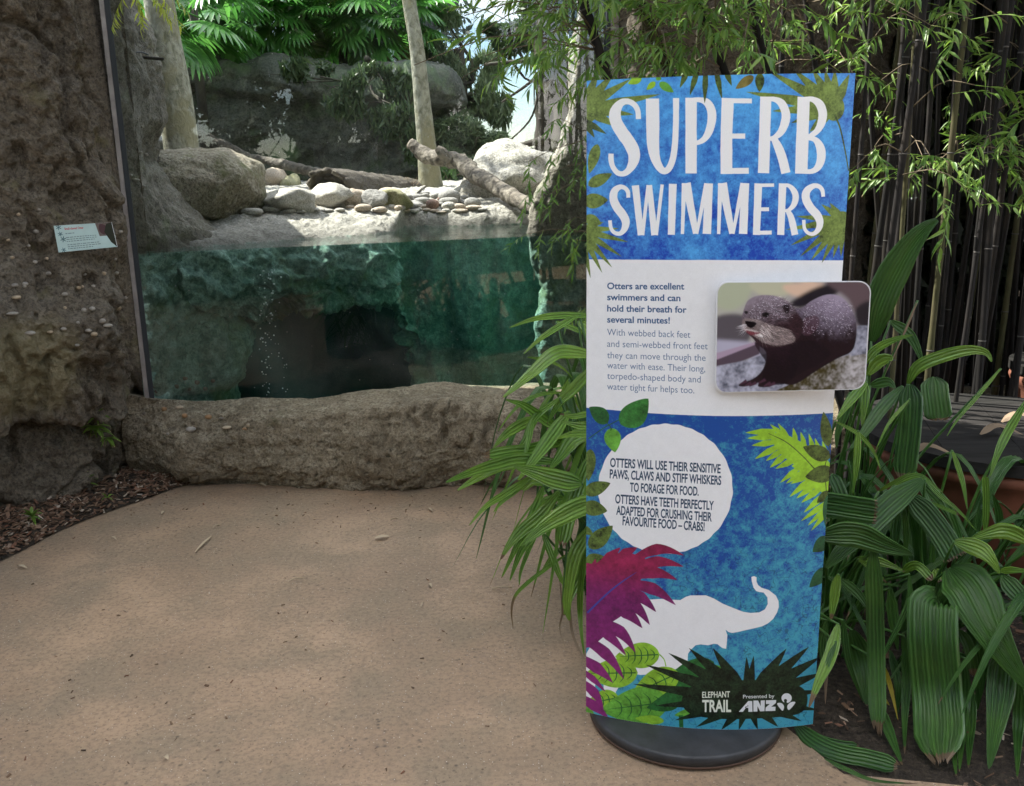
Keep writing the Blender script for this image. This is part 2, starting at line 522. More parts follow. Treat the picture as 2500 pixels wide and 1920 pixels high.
# ------------------------------------------------------------------ glass plane of the pond
GL, GR = np.array([-1.845, 4.62]), np.array([0.56, 5.405])
GD = (GR - GL) / np.linalg.norm(GR - GL)
GN = np.array([GD[1], -GD[0]])            # towards the visitors
def glass_y(x): return GL[1] + (np.asarray(x) - GL[0]) * (GR[1] - GL[1]) / (GR[0] - GL[0])
def PG(px, py):
    v = ray(px, py); k = (GR[1] - GL[1]) / (GR[0] - GL[0])
    tt = (GL[1] - k * GL[0]) / (v[1] - k * v[0])
    return CAM + v * tt
WATER = 1.15

def interp_poly(xs, pts):
    p = np.array(pts, float); return np.stack([np.interp(xs, p[:, 0], p[:, i]) for i in range(1, p.shape[1])], -1)

# ---- left rock wall (visitors' side)
base = smooth_path([(-1.78, 4.66), (-2.0, 4.56), (-2.19, 4.26), (-2.36, 4.0), (-2.7, 3.75), (-3.3, 3.5), (-5.0, 3.3), (-9, 3.1)], 330)
uppr = smooth_path([(-1.862, 4.605), (-1.93, 4.45), (-2.02, 4.30), (-2.22, 4.08), (-2.6, 3.78), (-3.2, 3.45), (-5.0, 3.2), (-9, 3.0)], 330)
zz = np.concatenate([np.linspace(-0.05, 2.5, 270), np.linspace(2.52, 2.75, 30)])
S_, Z_ = np.meshgrid(np.linspace(0, 1, 330), zz, indexing='ij')
wz = ss(0.30, 0.62, Z_)[..., None]
XY = base[:, None, :] * (1 - wz) + uppr[:, None, :] * wz
XY = XY + 0.05 * ss(1.5, 2.6, Z_)[..., None] * np.array([-1.0, 0.5])
V = np.concatenate([XY, Z_[..., None]], -1)
N = grid_normals(V)
if N[40, 100, 1] > 0: N = -N
amp = ss(0.0, 0.10, S_)
pp = V * np.array([1, 1, 1])
disp = 0.17 * fbm(pp * np.array([1.5, 1.5, 1.2]) + 2.2, 2) + 0.035 * fbm(pp * 6, 4, 0.55)
disp -= 0.055 * ss(0.17, 0.45, fbm(pp * np.array([7, 7, 3.2]) + 9, 3))           # vertical hollows
disp += 0.018 * fbm(pp * 22, 3, 0.6)
disp -= 0.022 * ss(0.25, 0.5, noise(pp * 30 + 3)) * ss(-.2, .2, noise(pp * 2.1 + 8))
lip = ss(0.06, 0.22, S_)
u_ = Z_ + 0.10 * noise(pp * 2.3 + 40)
disp += lip * 0.22 * ss(0.45, 0.52, u_) * (1 - 0.6 * ss(0.85, 1.25, u_))
disp -= lip * 0.05 * np.exp(-((u_ - 0.44) / 0.035) ** 2)
disp += 0.09 * lip * np.exp(-((Z_ - 0.22) / 0.2) ** 2)
for px_b, py_b, yb_, rad_, am_ in ((70, 905, 3.95, .20, .13), (150, 200, 4.05, .30, .12), (60, 60, 3.9, .3, .10), (205, 420, 4.25, .16, -.07), (90, 660, 4.0, .22, -.05), (215, 760, 4.2, .16, .05), (40, 420, 3.9, .18, .06), (232, 930, 4.35, .12, -.10)):
    cb_ = P(px_b, py_b, y=yb_); disp += am_ * np.exp(-(((V - cb_) ** 2).sum(-1)) / rad_ ** 2)
disp -= .05 * np.exp(-((noise(V * np.array([2.2, 2.2, 1.6]) + 55)) / .035) ** 2) * ss(-.1, .15, noise(V * 1.3 + 4))      # cracks
V = V + N * (disp * amp)[..., None]
V[:, :, 2] += 0
wall_t = thing('rock_wall', 'tall rough brown rock wall left of the pond window, studded with small stones', 'rock wall', (-2.3, 4.1, 0))
wallV = V.reshape(-1, 3); wallF = grid_faces(330, 300)
ow = obj('rock_face', wallV, wallF, M_WALL, wall_t)
# a solid back so that it is no paper shell
BX = np.array([(-1.80, 4.70, 0), (-9, 4.6, 0), (-9, 7.2, 0), (-2.9, 7.2, 0)], float)
bt = BX.copy(); bt[:, 2] = 2.7
obj('rock_back', np.vstack([BX, bt]), [np.array([(0, 1, 5, 4), (1, 2, 6, 5), (2, 3, 7, 6), (3, 0, 4, 7), (4, 5, 6, 7)])], M_WALL, wall_t, smooth=False)
bvh_wall = BVHTree.FromPolygons([tuple(v) for v in wallV], [tuple(f) for f in wallF.tolist()])
def cast(bvh, px, py):
    d = ray(px, py); d = d / np.linalg.norm(d)
    h = bvh.ray_cast(Vector(CAM), Vector(d))
    return (np.array(h[0]), np.array(h[1])) if h[0] is not None else (None, None)

# ---- low ledge under the window
nx, nv = 420, 90
xs = np.linspace(-1.98, 3.4, nx)
crest_px = [(300, 958), (345, 962), (420, 972), (520, 974), (600, 966), (700, 968), (760, 966), (830, 956), (900, 952), (1000, 946), (1080, 936), (1160, 946), (1230, 950), (1300, 944), (1400, 950), (1700, 950), (2300, 950)]
yb = np.interp(xs, [-2.0, -1.8, -1.66, -1.1, -0.5, -0.1, 0.5, 3.4], [4.60, 4.52, 4.46, 4.42, 4.40, 4.38, 4.40, 4.7])
yc = np.interp(xs, [-2.0, -1.7, -1.0, 0, 3.4], [4.60, 4.62, 4.66, 4.72, 5.2])
cz = np.array([P(px, py, y=np.interp((px - 1250) / F_PX * 4.6, xs, yc)) for px, py in crest_px])
zc = np.interp(xs, cz[:, 0], cz[:, 2])
V = np.zeros((nx, nv, 3))
prof = np.linspace(0, 1, nv)
pv = np.array([0, 0.08, 0.28, 0.5, 0.7, 0.86, 1.0])
for i, x in enumerate(xs):
    py_ = np.interp(prof, pv, [yb[i] + .04, yb[i], yb[i] - .06, yb[i] - .05, yb[i] + .03, yc[i], glass_y(x) - 0.02 if x < 0.58 else yc[i] + .3])
    pz_ = np.interp(prof, pv, [-0.06, 0.0, 0.12, 0.25, zc[i] - .05, zc[i], zc[i] - .10])
    V[i, :, 0] = x; V[i, :, 1] = py_; V[i, :, 2] = pz_
for _ in range(5): V[:, 1:-1, 1:] = 0.25 * V[:, :-2, 1:] + 0.5 * V[:, 1:-1, 1:] + 0.25 * V[:, 2:, 1:]
N = grid_normals(V)
if N[200, 40, 1] > 0: N = -N
X2 = V[..., 0]; pr2 = prof[None, :]
disp = 0.085 * fbm(V * np.array([1.7, 2.0, 2.2]) + 5, 2) + 0.030 * fbm(V * 6.5, 4, 0.5) + 0.008 * fbm(V * 24, 4, .65)
pit_zone = ss(-1.2, -0.2, X2) * ss(0.35, 0.55, pr2)
disp -= pit_zone * 0.045 * ss(0.12, 0.42, noise(V * np.array([20, 14, 11]) + 3))
disp -= 0.012 * ss(0.2, 0.45, noise(V * 38 + 8))
# a rounded boulder swelling in the middle and a valley left of it
disp += 0.06 * np.exp(-((X2 + 0.35) / 0.42) ** 2) - 0.05 * np.exp(-((X2 + 0.93) / 0.10) ** 2)
ew = ss(0.0, 0.1, pr2) * (1 - ss(0.85, 1.0, pr2) * 0.6)
edgeL = 0.35 + 0.65 * ss(-1.98, -1.7, X2)
ofs = N * (disp * ew * edgeL)[..., None]
ofs[..., 2] *= 1 - 0.85 * ss(.6, .8, pr2)
V = V + ofs
led_t = thing('rock_ledge', 'low lumpy grey-brown rock ledge running under the pond window', 'rock ledge', (0, 4.5, 0))
ledV = V.reshape(-1, 3); ledF = grid_faces(nx, nv)
obj('rock_face', ledV, ledF, M_LEDGE, led_t)
bvh_led = BVHTree.FromPolygons([tuple(v) for v in ledV], [tuple(f) for f in ledF.tolist()])

# ---- grey slope of rock inside the window at the left (above and below the water)
sil = [(262, -160), (300, 0), (345, 70), (366, 150), (378, 230), (376, 290), (352, 340), (352, 395), (385, 450), (430, 500), (505, 560), (545, 605)]
silw = [(545, 606), (505, 625), (505, 660), (540, 700), (545, 750), (562, 790), (578, 840), (576, 900), (555, 960), (545, 1060), (550, 1200)]
pts = [P(a_, b_, y=5.05) for a_, b_ in sil + silw]
zs_ = np.array([p[2] for p in pts]); xs_ = np.array([p[0] for p in pts]) - .03; od = np.argsort(zs_)
zg = np.linspace(-1.0, 2.62, 330)
xsz = np.interp(zg, zs_[od], xs_[od])
tt = np.linspace(0, 1, 110)[:, None]
V = np.zeros((110, 330, 3))
for j, z in enumerate(zg):
    X = xsz[j]
    pl = smooth_path([(-1.87, 4.60), (-1.80, 4.70), (X * .45 - .98, 4.93), (X - .01, 5.08), (X - 0.03, 5.4), (X - .35, 5.9), (-2.75, 6.8), (-3.4, 7.6)], 110)
    V[:, j, :2] = pl; V[:, j, 2] = z
N = grid_normals(V)
if N[30, 100, 0] < 0: N = -N
disp = 0.035 * fbm(V * 2.5 + 11, 3) + 0.022 * fbm(V * 8, 4, .55) + 0.008 * fbm(V * 26, 2)
uw = ss(WATER + .02, WATER - .1, V[..., 2])
disp += uw * (0.05 * fbm(V * 3.5 + 31, 3, ridge=True) + 0.02 * fbm(V * np.array([9, 9, 14]), 3, ridge=True))
fade = ss(0.0, 0.12, tt)
V = V + N * (disp * fade)[..., None]
sl_t = thing('rock_slope', 'grey rock slope behind the left edge of the glass, flaring out at the waterline', 'rock', (-1.9, 5.2, 0))
slV = V.reshape(-1, 3); slF = grid_faces(110, 330)
obj('rock_face', slV, slF, M_SLOPE, sl_t)
bvh_sl = BVHTree.FromPolygons([tuple(v) for v in slV], [tuple(f) for f in slF.tolist()])

M_COLUMN = rock_mat('rock_column_grey', (0.22, 0.205, 0.17), (0.32, 0.30, 0.25), (0.36, 0.34, 0.28), 2.6, 0.9, (0.10, 0.13, 0.06), 0.62, 55, algae=True)
# ---- rock column at the right end of the window
sil = [(1420, -160), (1415, 0), (1405, 120), (1395, 230), (1372, 330), (1352, 400), (1322, 470), (1300, 530), (1300, 560), (1306, 620), (1330, 700), (1312, 780), (1326, 860), (1334, 960), (1340, 1200)]
pts = [P(a_, b_, y=5.55) for a_, b_ in sil]
zs_ = np.array([p[2] for p in pts]); xs_ = np.array([p[0] for p in pts]); od = np.argsort(zs_)
zg = np.linspace(-1.0, 3.3, 270); xsz = np.interp(zg, zs_[od], xs_[od])
V = np.zeros((100, 270, 3))
for j, z in enumerate(zg):
    X = xsz[j]
    V[:, j, :2] = smooth_path([(0.62, 5.45), (0.50, 5.47), (X * .5 + .25, 5.46), (X + .02, 5.47), (X + .02, 5.62), (X + .28, 6.2), (X + .8, 6.8), (2.2, 7.6)], 100)
    V[:, j, 2] = z
N = grid_normals(V)
if N[30, 100, 1] > 0: N = -N
disp = 0.03 * fbm(V * 3 + 21, 3) + 0.03 * fbm(V * np.array([9, 9, 3]), 4, .55, ridge=True) + 0.010 * fbm(V * 26, 2)
V = V + N * (disp * np.clip(np.linspace(0, 1, 100)[:, None] * 6, 0, 1))[..., None]
rc = obj('rock_column', V.reshape(-1, 3), grid_faces(100, 270), M_COLUMN)
tag(rc, 'rough grey rock column at the right end of the pond window, partly hidden by the banner', 'rock')

# ---- brown rock wall right of the window, behind the bamboo
nu_, nz_ = 260, 160
pl = smooth_path([(0.60, 5.42), (0.75, 5.22), (1.3, 5.15), (1.9, 5.35), (2.3, 6.0), (2.7, 7.2), (3.2, 8.6), (4.2, 10.5)], nu_)
zg = np.linspace(-0.1, 4.2, nz_)
V = np.zeros((nu_, nz_, 3)); V[..., :2] = pl[:, None]; V[..., 2] = zg
N = grid_normals(V)
if N[100, 60, 1] > 0: N = -N
disp = 0.16 * fbm(V * 0.9 + 3, 3) + 0.05 * fbm(V * 5, 4, .55) + 0.02 * fbm(V * 18, 2)
V = V + N * (disp * ss(0, .06, np.linspace(0, 1, nu_))[:, None])[..., None]
o = obj('rock_wall', V.reshape(-1, 3), grid_faces(nu_, nz_), M_WALL)
tag(o, 'brown rock wall behind the leaning bamboo stems and the banner', 'rock wall')

# ---- bank of the pond
cp = [(180, 612), (420, 606), (520, 602), (640, 592), (760, 583), (880, 576), (960, 567), (988, 554), (1060, 553), (1150, 552), (1250, 549), (1400, 546), (1560, 545)]
cl = np.array([P(a_, b_, z=WATER)[:2] for a_, b_ in cp])
nb = 420
cl = smooth_path(cl, nb)
xr = np.array([proj((x, y, WATER))[0] for x, y in cl])
right = ss(935, 1015, xr + 25 * noise(np.stack([cl[:, 0] * 6, cl[:, 1] * 0, cl[:, 0] * 0], -1)))
npf = 170
q = np.linspace(0, 1, npf)
V = np.zeros((nb, npf, 3))
kq = [0, .10, .20, .30, .38, .45, .50, .54, .57, .62, .68, .74, .80, .86, .92, 1.0]
zl = [1.42, 1.40, 1.36, 1.31, 1.275, 1.25, 1.215, 1.175, 1.15, 1.07, .95, .85, .76, .70, .665, .66]
dl = [None, 3.0, 1.9, 1.1, .7, .42, .22, .07, 0, -.06, -.09, -.03, .07, .3, .8, 1.9]
zr = [1.42, 1.40, 1.36, 1.32, 1.30, 1.285, 1.26, 1.21, 1.15, 1.05, .9, .7, .5, .2, -.3, -1.0]
dr = [None, 2.6, 1.6, .9, .5, .3, .15, .06, 0, .0, .02, .03, .03, .04, .04, .05]
for i in range(nb):
    x, y = cl[i]; w_ = right[i]
    dls = [13.0 - y] + dl[1:]; drs = [13.0 - y] + dr[1:]
    dd_ = np.interp(q, kq, dls) * (1 - w_) + np.interp(q, kq, drs) * w_
    V[i, :, 0] = x; V[i, :, 1] = y + dd_; V[i, :, 2] = np.interp(q, kq, zl) * (1 - w_) + np.interp(q, kq, zr) * w_
for _ in range(6): V[:, 1:-1, 1:] = .25 * V[:, :-2, 1:] + .5 * V[:, 1:-1, 1:] + .25 * V[:, 2:, 1:]
N = grid_normals(V)
if N[200, 60, 2] < 0: N = -N
qq = q[None, :]
face = ss(.56, .64, qq)
disp = 0.03 * fbm(V * 2.6, 3) * ss(0.15, .4, qq) + 0.014 * fbm(V * 9, 4, .55) + 0.006 * fbm(V * 30, 2)
disp += face * (1 - right[:, None]) * (0.17 * fbm(V * np.array([2.6, 2.6, 4]) + 6, 4, .55, ridge=True) - .09)
disp += face * right[:, None] * 0.16 * fbm(V * np.array([2.6, 2.6, .6]) + 2, 3)
disp *= 1 - 0.75 * np.exp(-((qq - .57) / .02) ** 2)
V = V + N * disp[..., None]
bkV = V.reshape(-1, 3); bkF = grid_faces(nb, npf)
o = obj('pond_bank', bkV, bkF, M_BANK); tag(o, 'pale rounded rock bank along the far edge of the pond', 'rock bank')
bvh_bank = BVHTree.FromPolygons([tuple(v) for v in bkV], [tuple(f) for f in bkF.tolist()])

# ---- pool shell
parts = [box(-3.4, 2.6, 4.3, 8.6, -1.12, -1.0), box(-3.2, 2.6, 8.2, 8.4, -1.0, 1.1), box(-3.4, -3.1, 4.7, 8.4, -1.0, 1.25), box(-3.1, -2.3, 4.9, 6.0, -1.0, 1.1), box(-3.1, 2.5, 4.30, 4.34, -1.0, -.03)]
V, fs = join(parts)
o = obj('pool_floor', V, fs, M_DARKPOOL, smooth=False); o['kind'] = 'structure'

# ---- water body: closed volume, front face 6 mm behind the glass
mt, t = nmat('pond_water'); s = NT(t)
geo = s.n('NewGeometry')
fr = s.n('Fresnel', i_IOR=1.33)
mpn = s.n('Mapping'); mpn.inputs['Scale'].default_value = (5, 14, 5); s.l(geo.outputs['Position'], mpn.inputs['Vector'])
wn = s.noise(mpn.outputs['Vector'], 1.0, 3, .5)
bn = s.bump(wn, 0.25, 0.02)
s.l(bn, fr.inputs['Normal'])
gl = s.n('BsdfGlossy', i_Roughness=0.03); s.l(bn, gl.inputs['Normal'])
tr = s.n('BsdfTransparent')
sep = s.n('SeparateXYZ'); s.l(geo.outputs['Normal'], sep.inputs[0])
upf = s.math('GREATER_THAN', s.math('ABSOLUTE', sep.outputs[2]), 0.5)
ms = s.n('MixShader')
bf = s.math('SUBTRACT', 1.0, geo.outputs['Backfacing'])
s.l(s.math('MULTIPLY', s.math('MULTIPLY', fr.outputs[0], upf), bf), ms.inputs[0]); s.l(tr.outputs[0], ms.inputs[1]); s.l(gl.outputs[0], ms.inputs[2])
va = s.n('VolumeAbsorption', i_Density=0.58); va.inputs['Color'].default_value = (0.15, 0.78, 0.70, 1)
vs = s.n('VolumeScatter', i_Density=0.015); vs.inputs['Color'].default_value = (0.35, 0.85, 0.8, 1)
ad = s.n('AddShader'); s.l(va.outputs[0], ad.inputs[0]); s.l(vs.outputs[0], ad.inputs[1])
s.out(ms.outputs[0], ad.outputs[0])
M_WATER = mt
g0, g1 = GL + GD * -0.15 - GN * 0.012, GR + GD * 0.15 - GN * 0.012
fp = [tuple(g0), tuple(g1), (1.9, 6.1), (2.35, 8.1), (-3.0, 8.1), (-3.0, 4.9)]
nW = len(fp)
V = np.array([(x, y, -0.99) for x, y in fp] + [(x, y, WATER) for x, y in fp])
bm = bmesh.new(); vs_ = [bm.verts.new(v) for v in V]
bm.faces.new(vs_[:nW][::-1]); bm.faces.new(vs_[nW:])
for k in range(nW): bm.faces.new([vs_[k], vs_[(k + 1) % nW], vs_[nW + (k + 1) % nW], vs_[nW + k]])
me = bpy.data.meshes.new('pond_water'); bm.to_mesh(me); bm.free(); me.materials.append(M_WATER)
o = link('water', me); o['kind'] = 'structure'

# ---- window: pane, channels, gaskets
mt, t = nmat('window_glass'); s = NT(t)
fr = s.n('Fresnel', i_IOR=1.52); gl = s.n('BsdfGlossy', i_Roughness=0.0)
tr = s.n('BsdfTransparent'); tr.inputs['Color'].default_value = (0.93, 0.97, 0.95, 1)
ms = s.n('MixShader'); s.l(s.math('MULTIPLY', fr.outputs[0], 1.15, True), ms.inputs[0]); s.l(tr.outputs[0], ms.inputs[1]); s.l(gl.outputs[0], ms.inputs[2])
# dried water spots and a faint film on the pane
geo = s.n('NewGeometry')
vd = s.n('TexVoronoi', i_Scale=34.0); s.l(geo.outputs['Position'], vd.inputs['Vector'])
scn = s.n('SeparateColor'); s.l(vd.outputs['Color'], scn.inputs[0])
dots = s.math('MULTIPLY', s.ramp(vd.outputs['Distance'], [(0.05, 1.0), (0.12, 0.0)]), s.ramp(scn.outputs[0], [(0.72, 0.0), (0.75, 1.0)]))
film = s.math('MULTIPLY', s.ramp(s.noise(geo.outputs['Position'], 1.4, 5, .6, 1.0), [(0.45, 0.0), (0.75, 1.0)]), 0.05)
df = s.n('BsdfDiffuse'); df.inputs['Color'].default_value = (0.75, 0.78, 0.78, 1)
m2 = s.n('MixShader'); s.l(s.math('MAXIMUM', s.math('MULTIPLY', dots, 0.5), film), m2.inputs[0]); s.l(ms.outputs[0], m2.inputs[1]); s.l(df.outputs[0], m2.inputs[2])
s.out(m2.outputs[0])
M_GLASS = mt
win = thing('viewing_window', 'tall glass pane in front of the pond, held by a metal channel at each end', 'window', (GL[0], GL[1], 0))
def slab(a0, a1, d0, d1, z0, z1):
    """box in the window's own frame: a along the pane, d towards the visitors"""
    c = [GL + GD * a_ + GN * d_ for a_ in (a0, a1) for d_ in (d0, d1)]
    V = np.array([(*c[i], z) for i in range(4) for z in (z0, z1)])
    return V, np.array([(0, 1, 3, 2), (4, 6, 7, 5), (0, 4, 5, 1), (2, 3, 7, 6), (0, 2, 6, 4), (1, 5, 7, 3)])
LW = np.linalg.norm(GR - GL)
c0, c1 = GL, GR
V = np.array([(*c0, .22), (*c1, .22), (*c1, 4.2), (*c0, 4.2)])
obj('glass_pane', V, [np.array([(0, 1, 2, 3)])], M_GLASS, win, smooth=False)
for a0, a1, d0, d1, mm, nm in ((-.026, -.006, -.03, .024, M_METAL, 'metal_channel'), (-.005, .018, -.012, .018, M_RUBBER, 'gasket'),
                               (LW + .006, LW + .05, -.03, .030, M_METAL, 'metal_channel'), (LW - .016, LW + .005, -.012, .022, M_RUBBER, 'gasket')):
    obj(nm, *slab(a0, a1, d0, d1, .20, 4.2), mm, win, smooth=False)
obj('sill_gasket', *slab(0.017, LW - .017, -.010, .006, .20, .235), M_RUBBER, win, smooth=False)

# ---- stones set into the wall and the ledge
def stud(bvh, parent, px, py, wpx, hpx, seed, mat, sub=2, out=0.35):
    p, n = cast(bvh, px, py)
    if p is None: return None
    if n @ (CAM - p) < 0: n = -n
    dep = (p - CAM) @ _w; w = wpx / F_PX * dep; h = hpx / F_PX * dep
    V, f = pebble_shape(sub, seed, (w / 2, max(w, h) * .42, h / 2))
    p = p + n * w * out * .3
    return obj('stone', V + p, f, mat, parent)
M_STUD = [plain_mat('stud_' + nme, c_, .7, nscale=30, bump=.3) for nme, c_ in (('grey', (.30, .27, .23)), ('tan', (.36, .28, .19)), ('orange', (.30, .17, .08)), ('dark', (.15, .12, .09)))]
wall_st = [(35, 697, 16, 9), (62, 694, 14, 9), (38, 727, 22, 10), (30, 766, 28, 8), (159, 719, 14, 9), (192, 702, 12, 8), (205, 758, 13, 11), (226, 755, 15, 11), (158, 752, 8, 7), (250, 783, 16, 12), (263, 797, 22, 8), (229, 816, 16, 10), (216, 808, 16, 8), (155, 803, 14, 8), (122, 810, 14, 7), (72, 815, 24, 10), (190, 789, 9, 7), (288, 753, 16, 11), (306, 727, 9, 7), (283, 667, 12, 8), (253, 669, 10, 7), (228, 700, 10, 7), (120, 668, 14, 9), (115, 632, 10, 7), (88, 566, 14, 9), (84, 640, 12, 9), (30, 630, 11, 8), (278, 577, 10, 7), (293, 566, 12, 8), (252, 668, 12, 7), (60, 700, 9, 6), (188, 843, 10, 7), (200, 700, 8, 6), (268, 79, 7, 5), (95, 512, 9, 6), (45, 524, 9, 7), (70, 600, 8, 6), (280, 633, 8, 6), (20, 586, 9, 7), (206, 670, 9, 6)]
for k, (a_, b_, c_, d_) in enumerate(wall_st): stud(bvh_wall, wall_t, a_, b_, c_ * 1.05, d_ * 1.1, k, M_STUD[(0, 0, 1)[k % 3]])
led_st = [(401, 1001, 14, 12, 2), (438, 997, 20, 9, 1), (452, 1015, 14, 12, 2), (508, 1019, 17, 12, 2), (540, 1023, 14, 6, 3), (556, 1045, 23, 7, 1), (465, 1049, 25, 12, 0), (597, 1048, 12, 8, 2), (607, 1039, 11, 10, 1), (661, 1004, 10, 9, 3), (352, 1011, 9, 9, 3), (410, 1060, 8, 6, 0)]
for k, (a_, b_, c_, d_, e_) in enumerate(led_st): stud(bvh_led, led_t, a_, b_, c_, d_, 60 + k, M_STUD[e_])
slo_st = [(355, 378, 12, 8), (360, 350, 10, 8), (345, 310, 9, 7), (330, 440, 20, 9), (318, 428, 12, 8), (340, 373, 14, 8), (335, 290, 8, 6), (348, 455, 14, 8),
          (450, 925, 14, 10), (480, 935, 14, 12), (430, 945, 12, 12), (500, 950, 12, 10), (462, 950, 10, 9), (520, 930, 10, 9)]
for k, (a_, b_, c_, d_) in enumerate(slo_st): stud(bvh_sl, sl_t, a_, b_, c_, d_, 90 + k, M_STUD[0 if k < 8 else 3])

# ---- big boulder on the bank
p, n = cast(bvh_bank, 470, 545)
by = 5.75
cen = P(478, 455, y=by)
dep = (cen - CAM) @ _w
wx, wz_ = 285 / F_PX * dep / 2, 172 / F_PX * dep / 2
V, f = ICO[5]
pl_n = np.array([(0.04, -.25, 1.0), (.55, -.1, .55), (-.62, -.45, .25), (-.45, -.55, -.55), (.25, -.9, -.15), (.75, -.45, -.35), (.95, -.1, .1), (0, -.45, -.9), (-.9, .1, .6), (.35, -.75, .40), (0, 1, 0), (.6, .8, -.3), (-.7, .7, -.2), (0, .6, .8)])
pl_d = np.array([.86, .93, .80, .80, .84, .86, .92, .92, .98, .86, .9, .95, .95, .95])
pn = pl_n / np.linalg.norm(pl_n, axis=1)[:, None]
r = 1 / ((np.maximum(V @ pn.T / pl_d, 0) ** 42).sum(1) ** (1 / 42))
r *= 1 + .05 * fbm(V * 2.4 + 4, 4, .5) + .035 * fbm(V * 6, 5, .6, ridge=True) + .012 * fbm(V * 22, 2)
bvv = V * r[:, None] * np.array([wx * 1.06, .42, wz_ * 1.08]) + cen
o = obj('boulder', bvv, f, M_BOULDER); tag(o, 'large angular boulder with mossy sides resting on the left of the pond bank', 'boulder')

# ---- stones on the bank
M_PEB = [rock_mat('pebble_' + nm, a_, b_, c_, 9, .4, None, .6, 120, rough=.75) for nm, a_, b_, c_ in (
    ('pale', (.34, .32, .28), (.43, .41, .36), (.5, .48, .43)), ('warm', (.36, .29, .22), (.43, .36, .28), (.47, .41, .34)),
    ('grey', (.22, .215, .20), (.30, .29, .27), (.36, .35, .33)), ('red', (.22, .13, .10), (.29, .19, .15), (.33, .24, .2)),
    ('moss', (.24, .24, .12), (.30, .29, .17), (.33, .29, .2)))]
def z2(x, y): return 500 + x / 2.3032, y / 2.3032
def bank_stone(cx, cy, w, h, mat, seed, kind='pebble', label=None, ydep=None):
    px, py = z2(cx, cy); wp, hp = w / 2.3032, h / 2.3032
    p, n = cast(bvh_bank, px, py + hp * 0.42)
    if p is None: return
    dep = (p - CAM) @ _w
    W, H = wp / F_PX * dep, hp / F_PX * dep
    c_ = P(px, py, y=p[1] + W * .2)
    if kind == 'pebble':
        V, f = pebble_shape(3, seed, (W / 2, W * .42, H / 2 * 1.12))
    else:
        V, f = rock_shape(4, seed, 12, 12, .10, (W / 2 * 1.12, W * .40, H / 2 * 1.2))
    V = rotz(V, (seed * 37 % 60 - 30) / 100)
    o = obj('bank_rock' if kind != 'pebble' else 'river_stone', V + c_, f, mat)
    tag(o, label or 'smooth rounded river stone lying on the pond bank', 'stone', None if label else 'river stones on the pond bank')
    return o
bank_stone(470, 1130, 300, 125, M_PEB[0], 3, 'r', 'angular pale grey rock, broadest on the bank, just right of the boulder')
bank_stone(690, 1118, 215, 112, M_PEB[0], 5, 'r', 'pale squarish rock at the mouth of the hollow log')
bank_stone(870, 1125, 170, 95, M_PEB[1], 8, 'r', 'brown rounded rock between the pale squarish rock and the grey one')
bank_stone(955, 1128, 105, 90, M_PEB[2], 9, 'r', 'steep grey rock left of the mossy rock')
bank_stone(1075, 1128, 160, 85, M_PEB[4], 12, 'r', 'flat mossy green-brown rock left of the pebbles')
bank_stone(1030, 1078, 120, 40, M_PEB[1], 13, 'p2' if False else 'pebble', 'smooth tan rock peeking out behind the mossy rock')
bank_stone(270, 1160, 150, 62, M_PEB[0], 15, 'r', 'small pointed pale rock against the boulder')
bank_stone(1375, 1105, 125, 75, M_PEB[2], 18, 'pebble', 'largest smooth grey stone at the right of the pebble bed')
bank_stone(1280, 1152, 78, 58, M_PEB[3], 19, 'pebble', 'reddish brown stone in the middle of the pebble bed')
bank_stone(1505, 1143, 95, 58, M_PEB[2], 20, 'pebble', 'smooth grey stone under the fallen log, at the right end of the pebbles')
pl_ = [(380, 1175, 115, 48, 0), (265, 1192, 130, 42, 0), (475, 1187, 80, 28, 0), (535, 1188, 85, 26, 0), (890, 1171, 98, 42, 1), (985, 1182, 85, 34, 1), (1052, 1166, 42, 28, 0), (1090, 1171, 50, 30, 1), (1140, 1107, 62, 22, 2), (1188, 1108, 92, 32, 2), (1222, 1127, 92, 32, 2), (1180, 1157, 110, 36, 2), (1192, 1140, 100, 26, 2), (1125, 1187, 66, 24, 1), (1182, 1190, 56, 26, 0), (1300, 1102, 62, 30, 2), (1372, 1132, 112, 40, 2), (1372, 1160, 84, 42, 0), (1430, 1165, 72, 36, 1), (1512, 1168, 92, 26, 1), (1355, 1186, 50, 22, 0), (1250, 1181, 52, 18, 1), (1292, 1187, 54, 20, 1), (1437, 1187, 92, 22, 1), (1160, 1121, 44, 18, 2), (1435, 1132, 44, 24, 2), (1330, 1194, 62, 14, 1), (1240, 1100, 50, 24, 2), (1110, 1130, 50, 20, 2), (820, 1165, 50, 18, 1), (760, 1182, 60, 20, 0), (690, 1185, 70, 18, 0), (620, 1182, 60, 22, 0), (1460, 1140, 50, 26, 2), (1230, 1165, 40, 22, 1), (1330, 1120, 46, 26, 3), (1460, 1110, 46, 22, 2), (1560, 1180, 60, 18, 2), (330, 1140, 60, 20, 1), (600, 1160, 60, 24, 1), (1000, 1165, 40, 16, 2), (1140, 1150, 40, 20, 1), (1400, 1085, 60, 18, 2), (1240, 1085, 50, 14, 2), (780, 1150, 50, 30, 0), (1330, 1150, 36, 22, 2), (1410, 1186, 36, 20, 0), (1210, 1178, 34, 16, 0)]
ps_ = [(a_, e_, bank_stone(a_, b_, c_, d_, M_PEB[e_], 30 + k), c_) for k, (a_, b_, c_, d_, e_) in enumerate(pl_)]
for e_, cn in ((0, 'pale'), (1, 'tan'), (2, 'grey'), (3, 'reddish')):
    row = sorted([q for q in ps_ if q[1] == e_ and q[2] is not None], key=lambda q: q[0])
    for k, q in enumerate(row): q[2]['label'] = ('small ' if q[3] < 60 else 'larger ') + 'smooth ' + cn + ' pebble on the bank, ' + nth(k) + ' of the ' + cn + ' ones'

